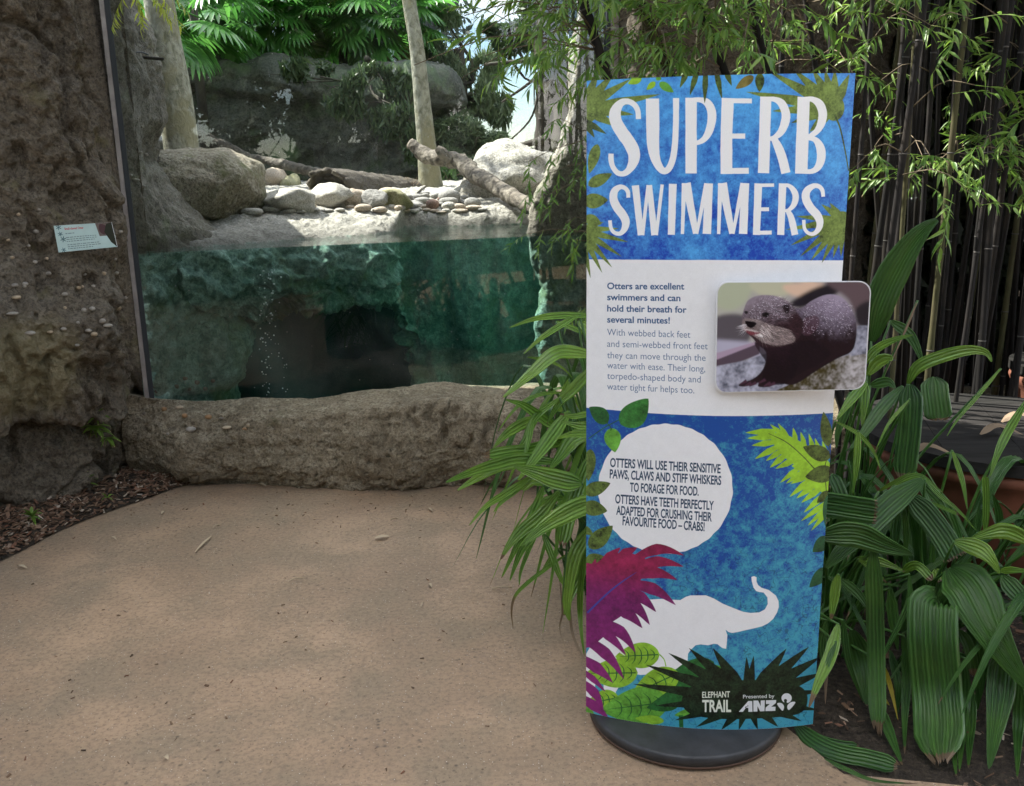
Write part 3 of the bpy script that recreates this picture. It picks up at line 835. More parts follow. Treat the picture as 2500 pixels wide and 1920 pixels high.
# ---- rock outcrop at the right of the bank
cen = P(1275, 462, y=7.4)
V, f = rock_shape(5, 71, 16, 12, .12, (.62, .5, .34)); V = V + cen
o = obj('rock_outcrop', V, f, M_BANK); tag(o, 'broad pale grey rock outcrop behind the fallen log', 'rock')

# ---- back rock wall of the enclosure
tops = [(-200, 150), (420, 140), (560, 140), (680, 152), (760, 172), (830, 182), (960, 186), (1030, 190)]
tp = np.array([P(a_, b_, y=10.0) for a_, b_ in tops])
nx_, nz_ = 300, 110
pl = smooth_path([(-7.5, 9.0), (-5, 9.6), (-3.5, 9.9), (-2.0, 10.1), (-1.2, 10.0), (-0.8, 10.3), (-0.72, 10.9), (-0.9, 12.5)], nx_)
V = np.zeros((nx_, nz_, 3)); V[..., :2] = pl[:, None]
zt = np.interp(pl[:, 0], tp[:, 0], tp[:, 2])
V[..., 2] = 1.2 + (zt[:, None] - 1.2) * np.linspace(0, 1, nz_)
back = ss(.9, 1, np.linspace(0, 1, nz_))
V[..., 1] += back * .5
N = grid_normals(V)
if N[150, 50, 1] > 0: N = -N
hz = (V[..., 2] - 1.2)
disp = .14 * fbm(V * np.array([1.2, 1.2, 1.5]), 4) + .06 * fbm(V * 4, 3, .5, ridge=True) + .14 * ss(.72, .80, hz / (zt[:, None] - 1.2) + .06 * noise(V * 1.5)) + .02 * fbm(V * 12, 2)
V = V + N * disp[..., None]
o = obj('enclosure_rock_wall', V.reshape(-1, 3), grid_faces(nx_, nz_), M_BACKROCK); tag(o, 'grey-green rock wall at the back of the enclosure, behind the logs', 'rock wall')
# ================================================================== vegetation
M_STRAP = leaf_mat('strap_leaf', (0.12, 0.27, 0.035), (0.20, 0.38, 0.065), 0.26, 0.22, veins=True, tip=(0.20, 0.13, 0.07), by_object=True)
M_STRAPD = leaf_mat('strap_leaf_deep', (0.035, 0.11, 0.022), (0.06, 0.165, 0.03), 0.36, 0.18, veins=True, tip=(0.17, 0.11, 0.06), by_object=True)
M_STRAPY = leaf_mat('strap_leaf_yellow', (0.42, 0.34, 0.03), (0.45, 0.37, 0.04), 0.45, 0.25, veins=True, tip=(0.30, 0.14, 0.04), by_object=True)
M_DRY = leaf_mat('dry_leaf', (0.20, 0.14, 0.09), (0.28, 0.20, 0.13), 0.8, 0.1)
M_BAMB = leaf_mat('bamboo_leaf', (0.08, 0.18, 0.03), (0.20, 0.31, 0.05), 0.42, 0.38, tip=(0.38, 0.30, 0.16), yellow=(0.45, 0.38, 0.06))
M_CULM = bark_mat('black_bamboo', (0.008, 0.007, 0.007), (0.014, 0.012, 0.011), (0.024, 0.019, 0.015), 0.3, 10, 0.15)
M_CULMG = bark_mat('green_bamboo', (0.045, 0.045, 0.018), (0.07, 0.065, 0.028), (0.05, 0.04, 0.022), 0.3, 10, 0.15)
M_TWIG = plain_mat('twig_brown', (0.13, 0.10, 0.06), 0.8)
M_LEAFD = leaf_mat('tree_leaf_dark', (0.025, 0.05, 0.02), (0.06, 0.10, 0.035), 0.5, 0.3)
M_LEAFG = leaf_mat('tree_leaf_green', (0.05, 0.11, 0.03), (0.10, 0.19, 0.05), 0.45, 0.35)
M_LEAFY = leaf_mat('tree_leaf_yellow_green', (0.22, 0.28, 0.04), (0.32, 0.36, 0.07), 0.5, 0.4)
M_LEAFGREY = leaf_mat('tree_leaf_grey_green', (0.07, 0.11, 0.055), (0.15, 0.20, 0.10), 0.5, 0.3)
M_PALM = leaf_mat('palm_leaf', (0.035, 0.12, 0.022), (0.09, 0.25, 0.045), 0.3, 0.4)
M_PALE = bark_mat('pale_bark', (0.12, 0.12, 0.085), (0.30, 0.30, 0.24), (0.20, 0.185, 0.11), 0.7, 22, 0.9)
M_DKBARK = bark_mat('dark_bark', (0.02, 0.017, 0.014), (0.055, 0.048, 0.038), (0.06, 0.062, 0.038), 0.4, 9, 0.3)
M_STRAW = plain_mat('straw_litter', (0.42, 0.33, 0.22), 0.8)
M_DKLOG = bark_mat('dark_log', (0.035, 0.03, 0.025), (0.11, 0.095, 0.075), (0.08, 0.07, 0.055), 1.0, 22, 1.0)
M_GREYLOG = bark_mat('weathered_log', (0.05, 0.042, 0.034), (0.21, 0.185, 0.15), (0.12, 0.10, 0.08), 1.0, 26, 1.0)

def petal_strip(n=5):
    pass

def strap(parent, pts, wpx, y0, y1, mat=None, blunt=0.0, dry=0.0, twist=0.0, cols=9, n=22, fold=0.25, name='leaf', kink=None, crop=None):
    """a pleated strap leaf along photo-derived points; y0..y1 its depth from the visitors"""
    if crop: ox, oy, sc = crop; pts = [(ox + a_ / sc, oy + b_ / sc) for a_, b_ in pts]; wpx = wpx / sc
    ys = np.linspace(0, 1, len(pts))
    Q = []
    for (a_, b_), u in zip(pts, ys):
        p = P(a_, b_, y=y0 * (1 - u) + y1 * u)
        if p[2] < 0.012: p = P(a_, b_, z=0.012)
        Q.append(p)
    return strap3(parent, Q, wpx / F_PX, mat, blunt, dry, twist, cols, n, fold, name, view=True)

def strap3(parent, Q, w, mat=None, blunt=0.0, dry=0.0, twist=0.0, cols=9, n=22, fold=0.25, name='leaf', view=False, side=None):
    path = smooth_path(Q, n)
    u = np.linspace(0, 1, n)
    T = np.gradient(path, axis=0); T /= np.linalg.norm(T, axis=1)[:, None] + 1e-9
    if view:
        vd = path - CAM; dep = vd @ _w; vd /= np.linalg.norm(vd, axis=1)[:, None]
        W = w * dep
        S = np.cross(T, vd)
    else:
        W = np.full(n, w); S = np.cross(T, np.array([0, 0, 1.0])) if side is None else np.broadcast_to(side, T.shape).copy()
    S /= np.linalg.norm(S, axis=1)[:, None] + 1e-9
    for k in range(1, n):
        if S[k] @ S[k - 1] < 0: S[k] = -S[k]
    Nn = np.cross(T, S)
    ang = twist * (0.4 + 0.6 * u)
    S2 = S * np.cos(ang)[:, None] + Nn * np.sin(ang)[:, None]
    N2 = np.cross(T, S2)
    W = W / np.maximum(np.cos(ang), 0.35)
    prof = np.minimum(1, (u / 0.22) ** 0.7 * 0.75 + 0.25)
    if blunt > 0: tip = np.where(u > 0.93, 1 - (1 - blunt) * ((u - 0.93) / 0.07), 1)
    else: tip = np.clip((1 - u) / 0.55, 0, 1) ** 0.75
    wd = W * prof * np.maximum(tip, 0.03)
    c = np.linspace(-1, 1, cols)
    z_ = np.tile([0, 1], cols)[:cols] * 0.10 - np.abs(c) * 0 + fold * (np.abs(c) - 0.5) * 0.5
    V = path[:, None] + S2[:, None] * (c[None, :, None] * wd[:, None, None] / 2) + N2[:, None] * (z_[None, :, None] * wd[:, None, None])
    jag = RNG.uniform(0, 1, cols) * (0.10 if blunt > 0 else 0.0)
    V[-1] += T[-1] * (jag[:, None] - 0.05) * np.linalg.norm(path[-1] - path[0]) * 0.6
    nl = np.clip(w * F_PX / 8.5, 3, 22) / 26 if not view else np.clip(w * F_PX / 8.5, 3, 22) / 26
    uv = np.stack(np.broadcast_arrays(((c + 1) / 2 * nl)[None, :], u[:, None]), -1).reshape(-1, 2)
    dr = np.repeat(np.clip((u - (1 - dry)) / max(dry, 1e-3), 0, 1) * 1.3 if dry > 0 else np.zeros(n), cols)
    return obj(name, V.reshape(-1, 3), grid_faces(n, cols), mat or M_STRAP, parent, uv=uv, attrs={'dry': dr})

def stems(parent, starts, base, rad=0.004, mat=None):
    ps = []
    for p in starts:
        b = np.array(base) + np.array([RNG.uniform(-.07, .07), RNG.uniform(-.05, .05), -.01])
        mid = (np.array(p) + b) / 2 + np.array([RNG.uniform(-.04, .04), RNG.uniform(.0, .08), .05])
        ps.append(tube(smooth_path([b, mid, p], 9), np.linspace(rad * 1.5, rad, 9), 5))
    V, f = join(ps)
    return obj('leaf_stalks', V, f, mat or M_STRAPD, parent, uv=np.zeros((len(V), 2)), attrs={'dry': np.zeros(len(V))})

# ---- left clump
CL = (1050, 700, 1.769)
pl_l = thing('strap_leaf_plant', 'bright green pleated strap-leaf plant spilling over the path left of the banner', 'plant', (0.36, 3.02, 0))
LL = [([(700, 125), (560, 125), (450, 140), (330, 182)], 30, 2.80, 2.62, 0, .06), ([(645, 120), (560, 170), (470, 230), (395, 300)], 27, 2.78, 2.6, 0, 0),
      ([(730, 300), (610, 283), (535, 292), (450, 365), (380, 425), (300, 492)], 60, 2.74, 2.5, 0, .05), ([(700, 350), (630, 430), (560, 500), (500, 600)], 48, 2.8, 2.72, 0, 0),
      ([(570, 458), (480, 465), (400, 500), (340, 560), (285, 638)], 17, 2.76, 2.64, 0, .06), ([(560, 622), (480, 565), (400, 510), (318, 486)], 42, 2.78, 2.6, 0, 0),
      ([(480, 565), (390, 598), (320, 645), (268, 703)], 46, 2.8, 2.66, 0, 0), ([(650, 660), (540, 672), (440, 700), (330, 712), (240, 728)], 46, 2.74, 2.55, .35, .08),
      ([(560, 760), (400, 745), (270, 772), (150, 812), (52, 852)], 54, 2.66, 2.42, 0, .05), ([(430, 762), (300, 778), (200, 830), (105, 888)], 46, 2.68, 2.46, 0, 0),
      ([(655, 850), (570, 838), (450, 802), (350, 772)], 84, 2.60, 2.48, 0, 0), ([(600, 540), (530, 640), (450, 745), (370, 850)], 60, 2.70, 2.56, 0, 0),
      ([(700, 620), (620, 660), (565, 730), (510, 800)], 66, 2.72, 2.62, 0, 0), ([(450, 812), (330, 892), (240, 950), (160, 1042)], 30, 2.64, 2.44, 0, 0),
      ([(450, 818), (370, 880), (310, 930), (270, 980)], 26, 2.66, 2.5, 0, .05), ([(690, 730), (650, 850), (600, 990), (570, 1110)], 62, 2.62, 2.58, .5, 0),
      ([(560, 880), (480, 980), (400, 1050), (345, 1110), (298, 1190)], 54, 2.64, 2.52, 0, .16), ([(490, 860), (440, 1000), (380, 1110), (302, 1272)], 42, 2.66, 2.54, 0, 0),
      ([(520, 930), (450, 1060), (390, 1150), (340, 1282)], 42, 2.66, 2.56, 0, 0), ([(470, 1050), (430, 1130), (392, 1230), (385, 1298)], 19, 2.7, 2.6, 0, 0),
      ([(760, 910), (620, 962), (500, 1030), (378, 1130)], 84, 2.56, 2.40, 0, 0), ([(640, 908), (530, 915), (480, 940), (478, 1010)], 30, 2.66, 2.62, 0, 0),
      ([(720, 1010), (640, 1130), (605, 1250), (592, 1380), (605, 1455)], 62, 2.66, 2.62, 0, .05), ([(700, 1150), (650, 1240), (600, 1350), (575, 1430)], 44, 2.7, 2.68, 0, .1),
      ([(670, 1140), (650, 1300), (650, 1450), (668, 1612)], 27, 2.68, 2.66, 0, .08), ([(485, 1060), (525, 1160), (560, 1250), (590, 1312)], 30, 2.64, 2.6, 0, 0),
      ([(590, 1155), (500, 1220), (430, 1272), (370, 1332), (352, 1400), (360, 1490)], 17, 2.66, 2.58, 0, .62), ([(560, 1270), (572, 1400), (560, 1480), (592, 1580)], 8, 2.72, 2.7, 0, .95),
      ([(600, 1330), (612, 1480), (640, 1560), (672, 1614)], 12, 2.7, 2.68, 0, .9), ([(420, 305), (500, 318), (570, 350), (620, 400)], 14, 2.72, 2.8, 0, 0),
      ([(620, 560), (560, 545), (640, 560), (560, 548)], 6, 2.74, 2.7, 0, 0), ([(700, 545), (620, 560), (555, 548)], 26, 2.7, 2.6, 0, .3),
      ([(700, 600), (640, 600), (560, 580)], 36, 2.68, 2.6, 0, 0), ([(720, 640), (660, 635), (600, 640), (540, 660)], 34, 2.6, 2.5, 0, .05),
      ([(560, 480), (450, 570), (400, 680), (355, 690)], 30, 2.74, 2.6, 0, 0), ([(440, 570), (425, 660), (400, 770)], 26, 2.68, 2.6, 0, 0),
      ([(600, 400), (575, 470), (560, 540)], 28, 2.82, 2.8, .6, 0), ([(640, 150), (700, 200), (740, 260)], 40, 2.86, 2.8, 0, 0), ([(545, 150), (640, 190), (720, 230)], 22, 2.9, 2.86, 0, 0),
      ([(640, 830), (600, 900), (560, 1000), (540, 1120)], 40, 2.8, 2.78, 0, 0), ([(560, 1130), (520, 1180), (470, 1250)], 26, 2.82, 2.7, 0, .2),
      ([(760, 700), (700, 820), (690, 960), (700, 1100)], 50, 2.56, 2.52, 0, 0), ([(400, 880), (440, 840), (500, 850), (560, 870)], 40, 2.74, 2.7, 0, 0)]
st_ = []
for k, (pts_, w_, y0_, y1_, bl, dr_) in enumerate(LL):
    mm = M_DRY if dr_ > .8 else M_STRAP
    if dr_ == 0 and k % 2: dr_ = RNG.uniform(.03, .09)
    o = strap(pl_l, pts_, w_ * 1.03, y0_ + .12, y1_ + .12, mm, bl, dr_, RNG.uniform(-.5, .5), crop=CL)
    if pts_[0][0] > 480: st_.append(P(CL[0] + pts_[0][0] / CL[2], CL[1] + pts_[0][1] / CL[2], y=y0_ + .12))
stems(pl_l, st_, (0.36, 3.02, 0))
def random_straps(parent, base, n, lmin, lmax, az0, az1, mats, w=(.02, .05), hmax=.7, name='leaf'):
    for k in range(n):
        az = math.radians(RNG.uniform(az0, az1)); Lg = RNG.uniform(lmin, lmax); hh = RNG.uniform(.45, 1) * hmax
        d = np.array([math.cos(az), math.sin(az), 0]); b = np.array(base) + np.array([RNG.uniform(-.12, .12), RNG.uniform(-.12, .12), 0])
        Q = [b, b + d * Lg * .18 + [0, 0, hh * .7], b + d * Lg * .5 + [0, 0, hh], b + d * Lg * .85 + [0, 0, hh * .72], b + d * Lg * 1.1 + [0, 0, max(.03, hh * RNG.uniform(.1, .5))]]
        strap3(parent, Q, RNG.uniform(*w), mats[k % len(mats)], 0, .08 if k % 4 == 0 else 0, RNG.uniform(-.3, .3), 7, 16)
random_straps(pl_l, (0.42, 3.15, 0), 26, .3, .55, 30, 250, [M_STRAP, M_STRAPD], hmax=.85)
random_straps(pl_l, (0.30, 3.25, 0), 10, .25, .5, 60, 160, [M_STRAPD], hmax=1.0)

# ---- right clumps
CA = (1900, 1100, 2.0483); CB = (1950, 500, 2.4)
pl_r = thing('strap_leaf_plant', 'dark green strap-leaf clump at the right edge with wide drooping pleated blades', 'plant', (1.25, 2.62, 0))
pl_r2 = thing('strap_leaf_plant', 'strap-leaf clump between the banner and the terracotta pots, tips browned', 'plant', (0.98, 2.75, 0))
pl_r3 = thing('broad_leaf_plant', 'dark plant with one tall broad upright leaf behind the otter picture', 'plant', (1.18, 3.05, 0))
RR = [(pl_r2, [(180, 262), (340, 285), (492, 308)], 128, 2.55, 2.45, .9, 0, 0), (pl_r2, [(722, 148), (570, 260), (420, 400), (300, 520), (225, 602)], 120, 2.62, 2.42, 0, 0, 0),
      (pl_r2, [(200, 430), (380, 420), (540, 478), (685, 525)], 125, 2.42, 2.36, 0, 0, 0), (pl_r, [(650, 225), (750, 330), (830, 440), (885, 538)], 118, 2.60, 2.46, .95, 0.03, 0),
      (pl_r2, [(475, 500), (480, 700), (490, 1000), (500, 1400)], 84, 2.40, 2.34, .45, .06, 0), (pl_r, [(800, 755), (775, 780), (775, 950), (800, 1250), (815, 1560)], 235, 2.42, 2.24, .3, .05, 0),
      (pl_r, [(860, 590), (960, 700), (1080, 930), (1270, 1230)], 235, 2.46, 2.20, 0, 0, 0), (pl_r, [(1290, 470), (1150, 405), (1050, 415), (940, 455)], 80, 2.40, 2.44, 0, 0, 1),
      (pl_r, [(880, 455), (1000, 490), (1060, 540), (1112, 625)], 84, 2.42, 2.34, 0, 0, 1), (pl_r, [(1110, 605), (1180, 598), (1290, 610)], 34, 2.38, 2.30, 0, 0, 1),
      (pl_r, [(1120, 630), (1200, 720), (1290, 830)], 88, 2.38, 2.3, 0, 0, 0), (pl_r, [(735, 145), (800, 220), (900, 300), (1000, 412)], 22, 2.62, 2.5, 0, 0, 1),
      (pl_r2, [(300, 620), (285, 700), (272, 790), (262, 860)], 48, 2.44, 2.40, 0, .35, 1), (pl_r2, [(310, 640), (400, 720), (455, 805)], 46, 2.5, 2.46, 0, .08, 0),
      (pl_r2, [(370, 900), (420, 1080), (445, 1290)], 104, 2.52, 2.46, 0, 0, 0), (pl_r2, [(325, 850), (350, 1050), (432, 1275)], 34, 2.44, 2.38, 0, .05, 0),
      (pl_r2, [(300, 870), (262, 1020), (200, 1160), (148, 1300)], 62, 2.34, 2.15, 0, .33, 1), (pl_r2, [(290, 960), (245, 1080), (235, 1280)], 26, 2.30, 2.2, 0, .7, 0),
      (pl_r2, [(655, 620), (655, 750), (590, 900), (520, 1030), (465, 1105)], 30, 2.44, 2.36, 0, .3, 0), (pl_r2, [(560, 690), (578, 860), (600, 1010)], 52, 2.56, 2.5, 0, 0, 0),
      (pl_r2, [(630, 930), (640, 1150), (632, 1350), (632, 1530)], 42, 2.42, 2.32, 0, .15, 0), (pl_r2, [(518, 1060), (560, 1180), (602, 1360)], 24, 2.40, 2.36, 0, .05, 3),
      (pl_r2, [(510, 1110), (520, 1220), (560, 1280)], 26, 2.44, 2.4, 0, .05, 3), (pl_r2, [(500, 1270), (560, 1420), (625, 1585)], 52, 2.36, 2.25, 0, .14, 0),
      (pl_r2, [(85, 1370), (170, 1450), (300, 1510), (450, 1540), (600, 1580)], 88, 2.34, 2.2, .3, .05, 0), (pl_r2, [(120, 1380), (200, 1440), (300, 1470), (400, 1482)], 44, 2.36, 2.3, .3, .05, 0),
      (pl_r2, [(230, 1540), (330, 1590), (480, 1650), (720, 1670)], 22, 2.3, 2.2, 0, .2, 0), (pl_r, [(950, 860), (1000, 940), (1015, 1100), (990, 1320)], 84, 2.40, 2.32, 0, .05, 0),
      (pl_r, [(910, 900), (955, 990), (980, 1125)], 52, 2.38, 2.34, .3, .2, 0), (pl_r, [(1130, 980), (1105, 1250), (1050, 1610)], 130, 2.32, 2.2, 0, 0, 2),
      (pl_r, [(930, 1040), (925, 1300), (905, 1620)], 62, 2.34, 2.26, 0, .05, 2), (pl_r, [(1210, 1150), (1200, 1400), (1195, 1650)], 54, 2.3, 2.2, 0, .05, 2),
      (pl_r, [(700, 900), (760, 1040), (800, 1250)], 60, 2.5, 2.4, 0, 0, 2), (pl_r, [(870, 0), (920, 150), (948, 308)], 25, 2.7, 2.6, 0, .05, 1),
      (pl_r, [(1035, 410), (1040, 270), (1036, 130)], 32, 2.62, 2.62, .8, 0, 1), (pl_r, [(1112, 405), (1100, 300), (1070, 212)], 38, 2.66, 2.66, 0, 0, 0),
      (pl_r, [(1002, 410), (1000, 330), (1012, 240)], 22, 2.64, 2.66, 0, 0, 0), (pl_r, [(1240, 290), (1200, 360), (1170, 430)], 34, 2.6, 2.56, 0, 0, 0),
      (pl_r2, [(400, -100), (392, 60), (372, 225)], 34, 2.66, 2.6, 0, 0, 1), (pl_r2, [(620, 610), (690, 575), (770, 645)], 44, 2.6, 2.5, .5, .15, 1),
      (pl_r2, [(790, 590), (805, 660)], 46, 2.6, 2.56, .6, .25, 1), (pl_r2, [(390, 540), (520, 560), (640, 610)], 44, 2.52, 2.46, 0, .1, 1), (pl_r2, [(400, 545), (480, 600), (550, 670)], 24, 2.5, 2.46, 0, .3, 1),
      (pl_r2, [(600, 300), (585, 430), (590, 560)], 50, 2.7, 2.66, 0, 0, 0), (pl_r2, [(720, 160), (850, 300), (950, 560)], 60, 2.76, 2.66, 0, 0, 0), (pl_r2, [(630, 290), (640, 450), (620, 620)], 30, 2.6, 2.6, 0, 0, 0),
      (pl_r2, [(270, 120), (300, 180), (330, 260)], 60, 2.6, 2.55, .6, 0, 0), (pl_r, [(760, 260), (830, 290), (900, 320)], 18, 2.62, 2.6, .6, .1, 1),
      (pl_r, [(900, 1330), (880, 1480), (890, 1640)], 40, 2.34, 2.26, 0, .1, 2), (pl_r, [(970, 1200), (960, 1400), (950, 1600)], 50, 2.36, 2.26, 0, .1, 2), (pl_r2, [(700, 1150), (680, 1200), (700, 1290), (735, 1330)], 18, 2.44, 2.4, 0, .9, 0),
      (pl_r, [(1060, 900), (1150, 1100), (1250, 1400)], 110, 2.5, 2.4, 0, 0, 2), (pl_r2, [(240, 850), (220, 1000), (245, 1150)], 40, 2.44, 2.4, 0, 0, 2), (pl_r2, [(560, 1000), (600, 1180), (590, 1350)], 40, 2.56, 2.5, 0, 0, 2)]
UU = [(pl_r3, [(425, 800), (470, 590), (590, 340), (715, 165), (835, 72)], 175, 2.98, 2.9, 0, 0, 2), (pl_r3, [(640, 1050), (700, 950), (850, 885), (1000, 852), (1100, 868), (1137, 935)], 74, 2.96, 2.86, 0, 0, 1),
      (pl_r3, [(790, 1010), (800, 1120), (822, 1262)], 150, 2.92, 2.86, .5, .06, 2), (pl_r3, [(650, 1055), (660, 1180), (645, 1380), (618, 1600)], 130, 2.82, 2.74, .5, 0, 0),
      (pl_r3, [(610, 1065), (480, 1200), (380, 1340), (290, 1440)], 72, 2.84, 2.7, 0, 0, 2), (pl_r3, [(380, 940), (450, 850), (560, 792), (685, 760)], 48, 2.92, 2.86, 0, 0, 1),
      (pl_r3, [(400, 1000), (470, 920), (530, 900), (545, 920)], 70, 2.94, 2.9, 0, 0, 1), (pl_r3, [(400, 1040), (300, 1150), (215, 1270)], 54, 2.8, 2.7, 0, 0, 1),
      (pl_r3, [(390, 1040), (385, 1150), (372, 1320)], 56, 2.82, 2.78, 0, 0, 1), (pl_r3, [(650, 1140), (530, 1280), (440, 1460)], 20, 2.74, 2.66, 0, .05, 1),
      (pl_r3, [(1185, 960), (1050, 1120), (930, 1260), (860, 1370)], 22, 2.9, 2.8, 0, 0, 1), (pl_r, [(1340, 1140), (1220, 1340), (1160, 1470), (1115, 1610)], 50, 2.7, 2.62, 0, 0, 1),
      (pl_r3, [(215, 1270), (350, 1345), (440, 1450), (485, 1570)], 24, 2.74, 2.66, 0, 0, 1), (pl_r3, [(697, 562), (620, 750), (500, 1010)], 12, 3.0, 2.95, 0, .95, 4),
      (pl_r3, [(540, 680), (660, 780), (740, 960)], 62, 3.1, 3.02, 0, 0, 2), (pl_r2, [(560, 1640), (700, 1590), (850, 1690)], 36, 2.7, 2.6, 0, 0, 1), (pl_r2, [(470, 1680), (560, 1625), (665, 1560)], 22, 2.7, 2.62, 0, 0, 1),
      (pl_r3, [(300, 1100), (280, 1200), (230, 1330), (220, 1440)], 50, 2.86, 2.8, 0, 0, 2), (pl_r3, [(420, 1060), (520, 1040), (570, 1080)], 60, 2.96, 2.9, 0, .1, 2), (pl_r3, [(290, 1500), (340, 1440), (350, 1640)], 40, 2.7, 2.66, 0, 0, 0)]
stt = {pl_r: [], pl_r2: [], pl_r3: []}
for crop_, lst in ((CA, RR), (CB, UU)):
    for pr_, pts_, w_, y0_, y1_, bl, dr_, mk_ in lst:
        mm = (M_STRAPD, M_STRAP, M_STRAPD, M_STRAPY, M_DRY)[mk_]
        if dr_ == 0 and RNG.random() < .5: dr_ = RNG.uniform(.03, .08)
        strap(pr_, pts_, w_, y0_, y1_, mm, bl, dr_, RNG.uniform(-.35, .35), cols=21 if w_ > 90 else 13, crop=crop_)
        q_ = P(crop_[0] + pts_[0][0] / crop_[2], crop_[1] + pts_[0][1] / crop_[2], y=y0_)
        if q_[2] > .1: stt[pr_].append(q_)
for pr_, q_ in stt.items(): stems(pr_, q_, (pr_.location.x, pr_.location.y, 0))
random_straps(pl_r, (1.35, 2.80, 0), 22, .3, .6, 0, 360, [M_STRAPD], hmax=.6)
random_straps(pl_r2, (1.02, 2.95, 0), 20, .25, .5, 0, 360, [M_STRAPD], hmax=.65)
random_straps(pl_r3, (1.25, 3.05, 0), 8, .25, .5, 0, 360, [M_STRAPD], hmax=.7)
pl_r4 = thing('strap_leaf_plant', 'dark strap-leaf clump cut by the lower right corner of the view', 'plant', (1.75, 2.55, 0))
random_straps(pl_r4, (1.7, 2.5, 0), 26, .3, .6, 100, 300, [M_STRAPD], hmax=.6)

# ---- bamboo leaf sprays (shared meshes)
def lance(L_, w_, droop):
    """folded lanceolate leaf along +x"""
    u = np.array([0, .12, .35, .65, 1.0]); hw = np.array([.08, .7, 1.0, .7, .02]) * w_ / 2
    x = u * L_; z = -droop * u ** 2 * L_
    Vv = []
    for a_, h_, c_ in zip(x, hw, z): Vv += [(a_, -h_, c_ + h_ * .45), (a_, 0, c_), (a_, h_, c_ + h_ * .45)]
    return np.array(Vv), grid_faces(5, 3), np.repeat(np.clip((u - .75) / .25, 0, 1), 3)
def rot_to(V, d, roll=0):
    d = np.array(d, float); d /= np.linalg.norm(d)
    up = np.array([0, 0, 1.0]); s_ = np.cross(up, d)
    if np.linalg.norm(s_) < 1e-3: s_ = np.array([1., 0, 0])
    s_ /= np.linalg.norm(s_); n_ = np.cross(d, s_)
    c, q = math.cos(roll), math.sin(roll)
    return V[:, :1] * d + V[:, 1:2] * (s_ * c + n_ * q) + V[:, 2:3] * (n_ * c - s_ * q)
def make_spray(seed, n=11, length=.24, Lr=(.055, .095), wr=(.012, .017)):
    r_ = np.random.default_rng(seed)
    pth = smooth_path([(0, 0, 0), (length * .5, r_.uniform(-.03, .03), -.01), (length, r_.uniform(-.05, .05), -.05)], 8)
    V, f = tube(pth, np.linspace(.0016, .0008, 8), 4)
    parts, dry = [(V, f)], [np.full(len(V), .45)]
    for k in range(n):
        u = .15 + .85 * (k + 1) / n; p = np.array([np.interp(u, np.linspace(0, 1, 8), pth[:, i]) for i in range(3)])
        az = r_.uniform(-1.2, 1.2) if k < n - 1 else 0
        d = (math.cos(az), math.sin(az), r_.uniform(-1.3, .15))
        Vl, fl_, dl_ = lance(r_.uniform(*Lr), r_.uniform(*wr), r_.uniform(0, .35))
        Vl = rot_to(Vl, d, r_.uniform(-.8, .8)) + p
        parts.append((Vl, fl_)); dry.append(dl_ * (0.75 if r_.random() < .25 else .3))
    V, f = join(parts)
    return mk_mesh('leaf_spray', V, f, M_BAMB, True, None, {'dry': np.concatenate(dry)})
SPRAYS = [make_spray(100 + k, n=[9, 11, 13, 12, 10, 14][k]) for k in range(6)]
SMALL = [make_spray(200 + k, n=9, length=.16, Lr=(.035, .07), wr=(.008, .013)) for k in range(3)]

def put_spray(parent, p, d, scale=1.0, meshes=SPRAYS):
    o = bpy.data.objects.new('leaf_spray', meshes[int(RNG.integers(len(meshes)))])
    COL.objects.link(o); o.parent = parent
    d = Vector(d).normalized()
    o.rotation_euler = d.to_track_quat('X', 'Z').to_euler()
    o.location = [float(p[i]) - parent.location[i] for i in range(3)]
    s_ = scale * RNG.uniform(.8, 1.2) ; o.scale = (s_, s_, s_)
    return o

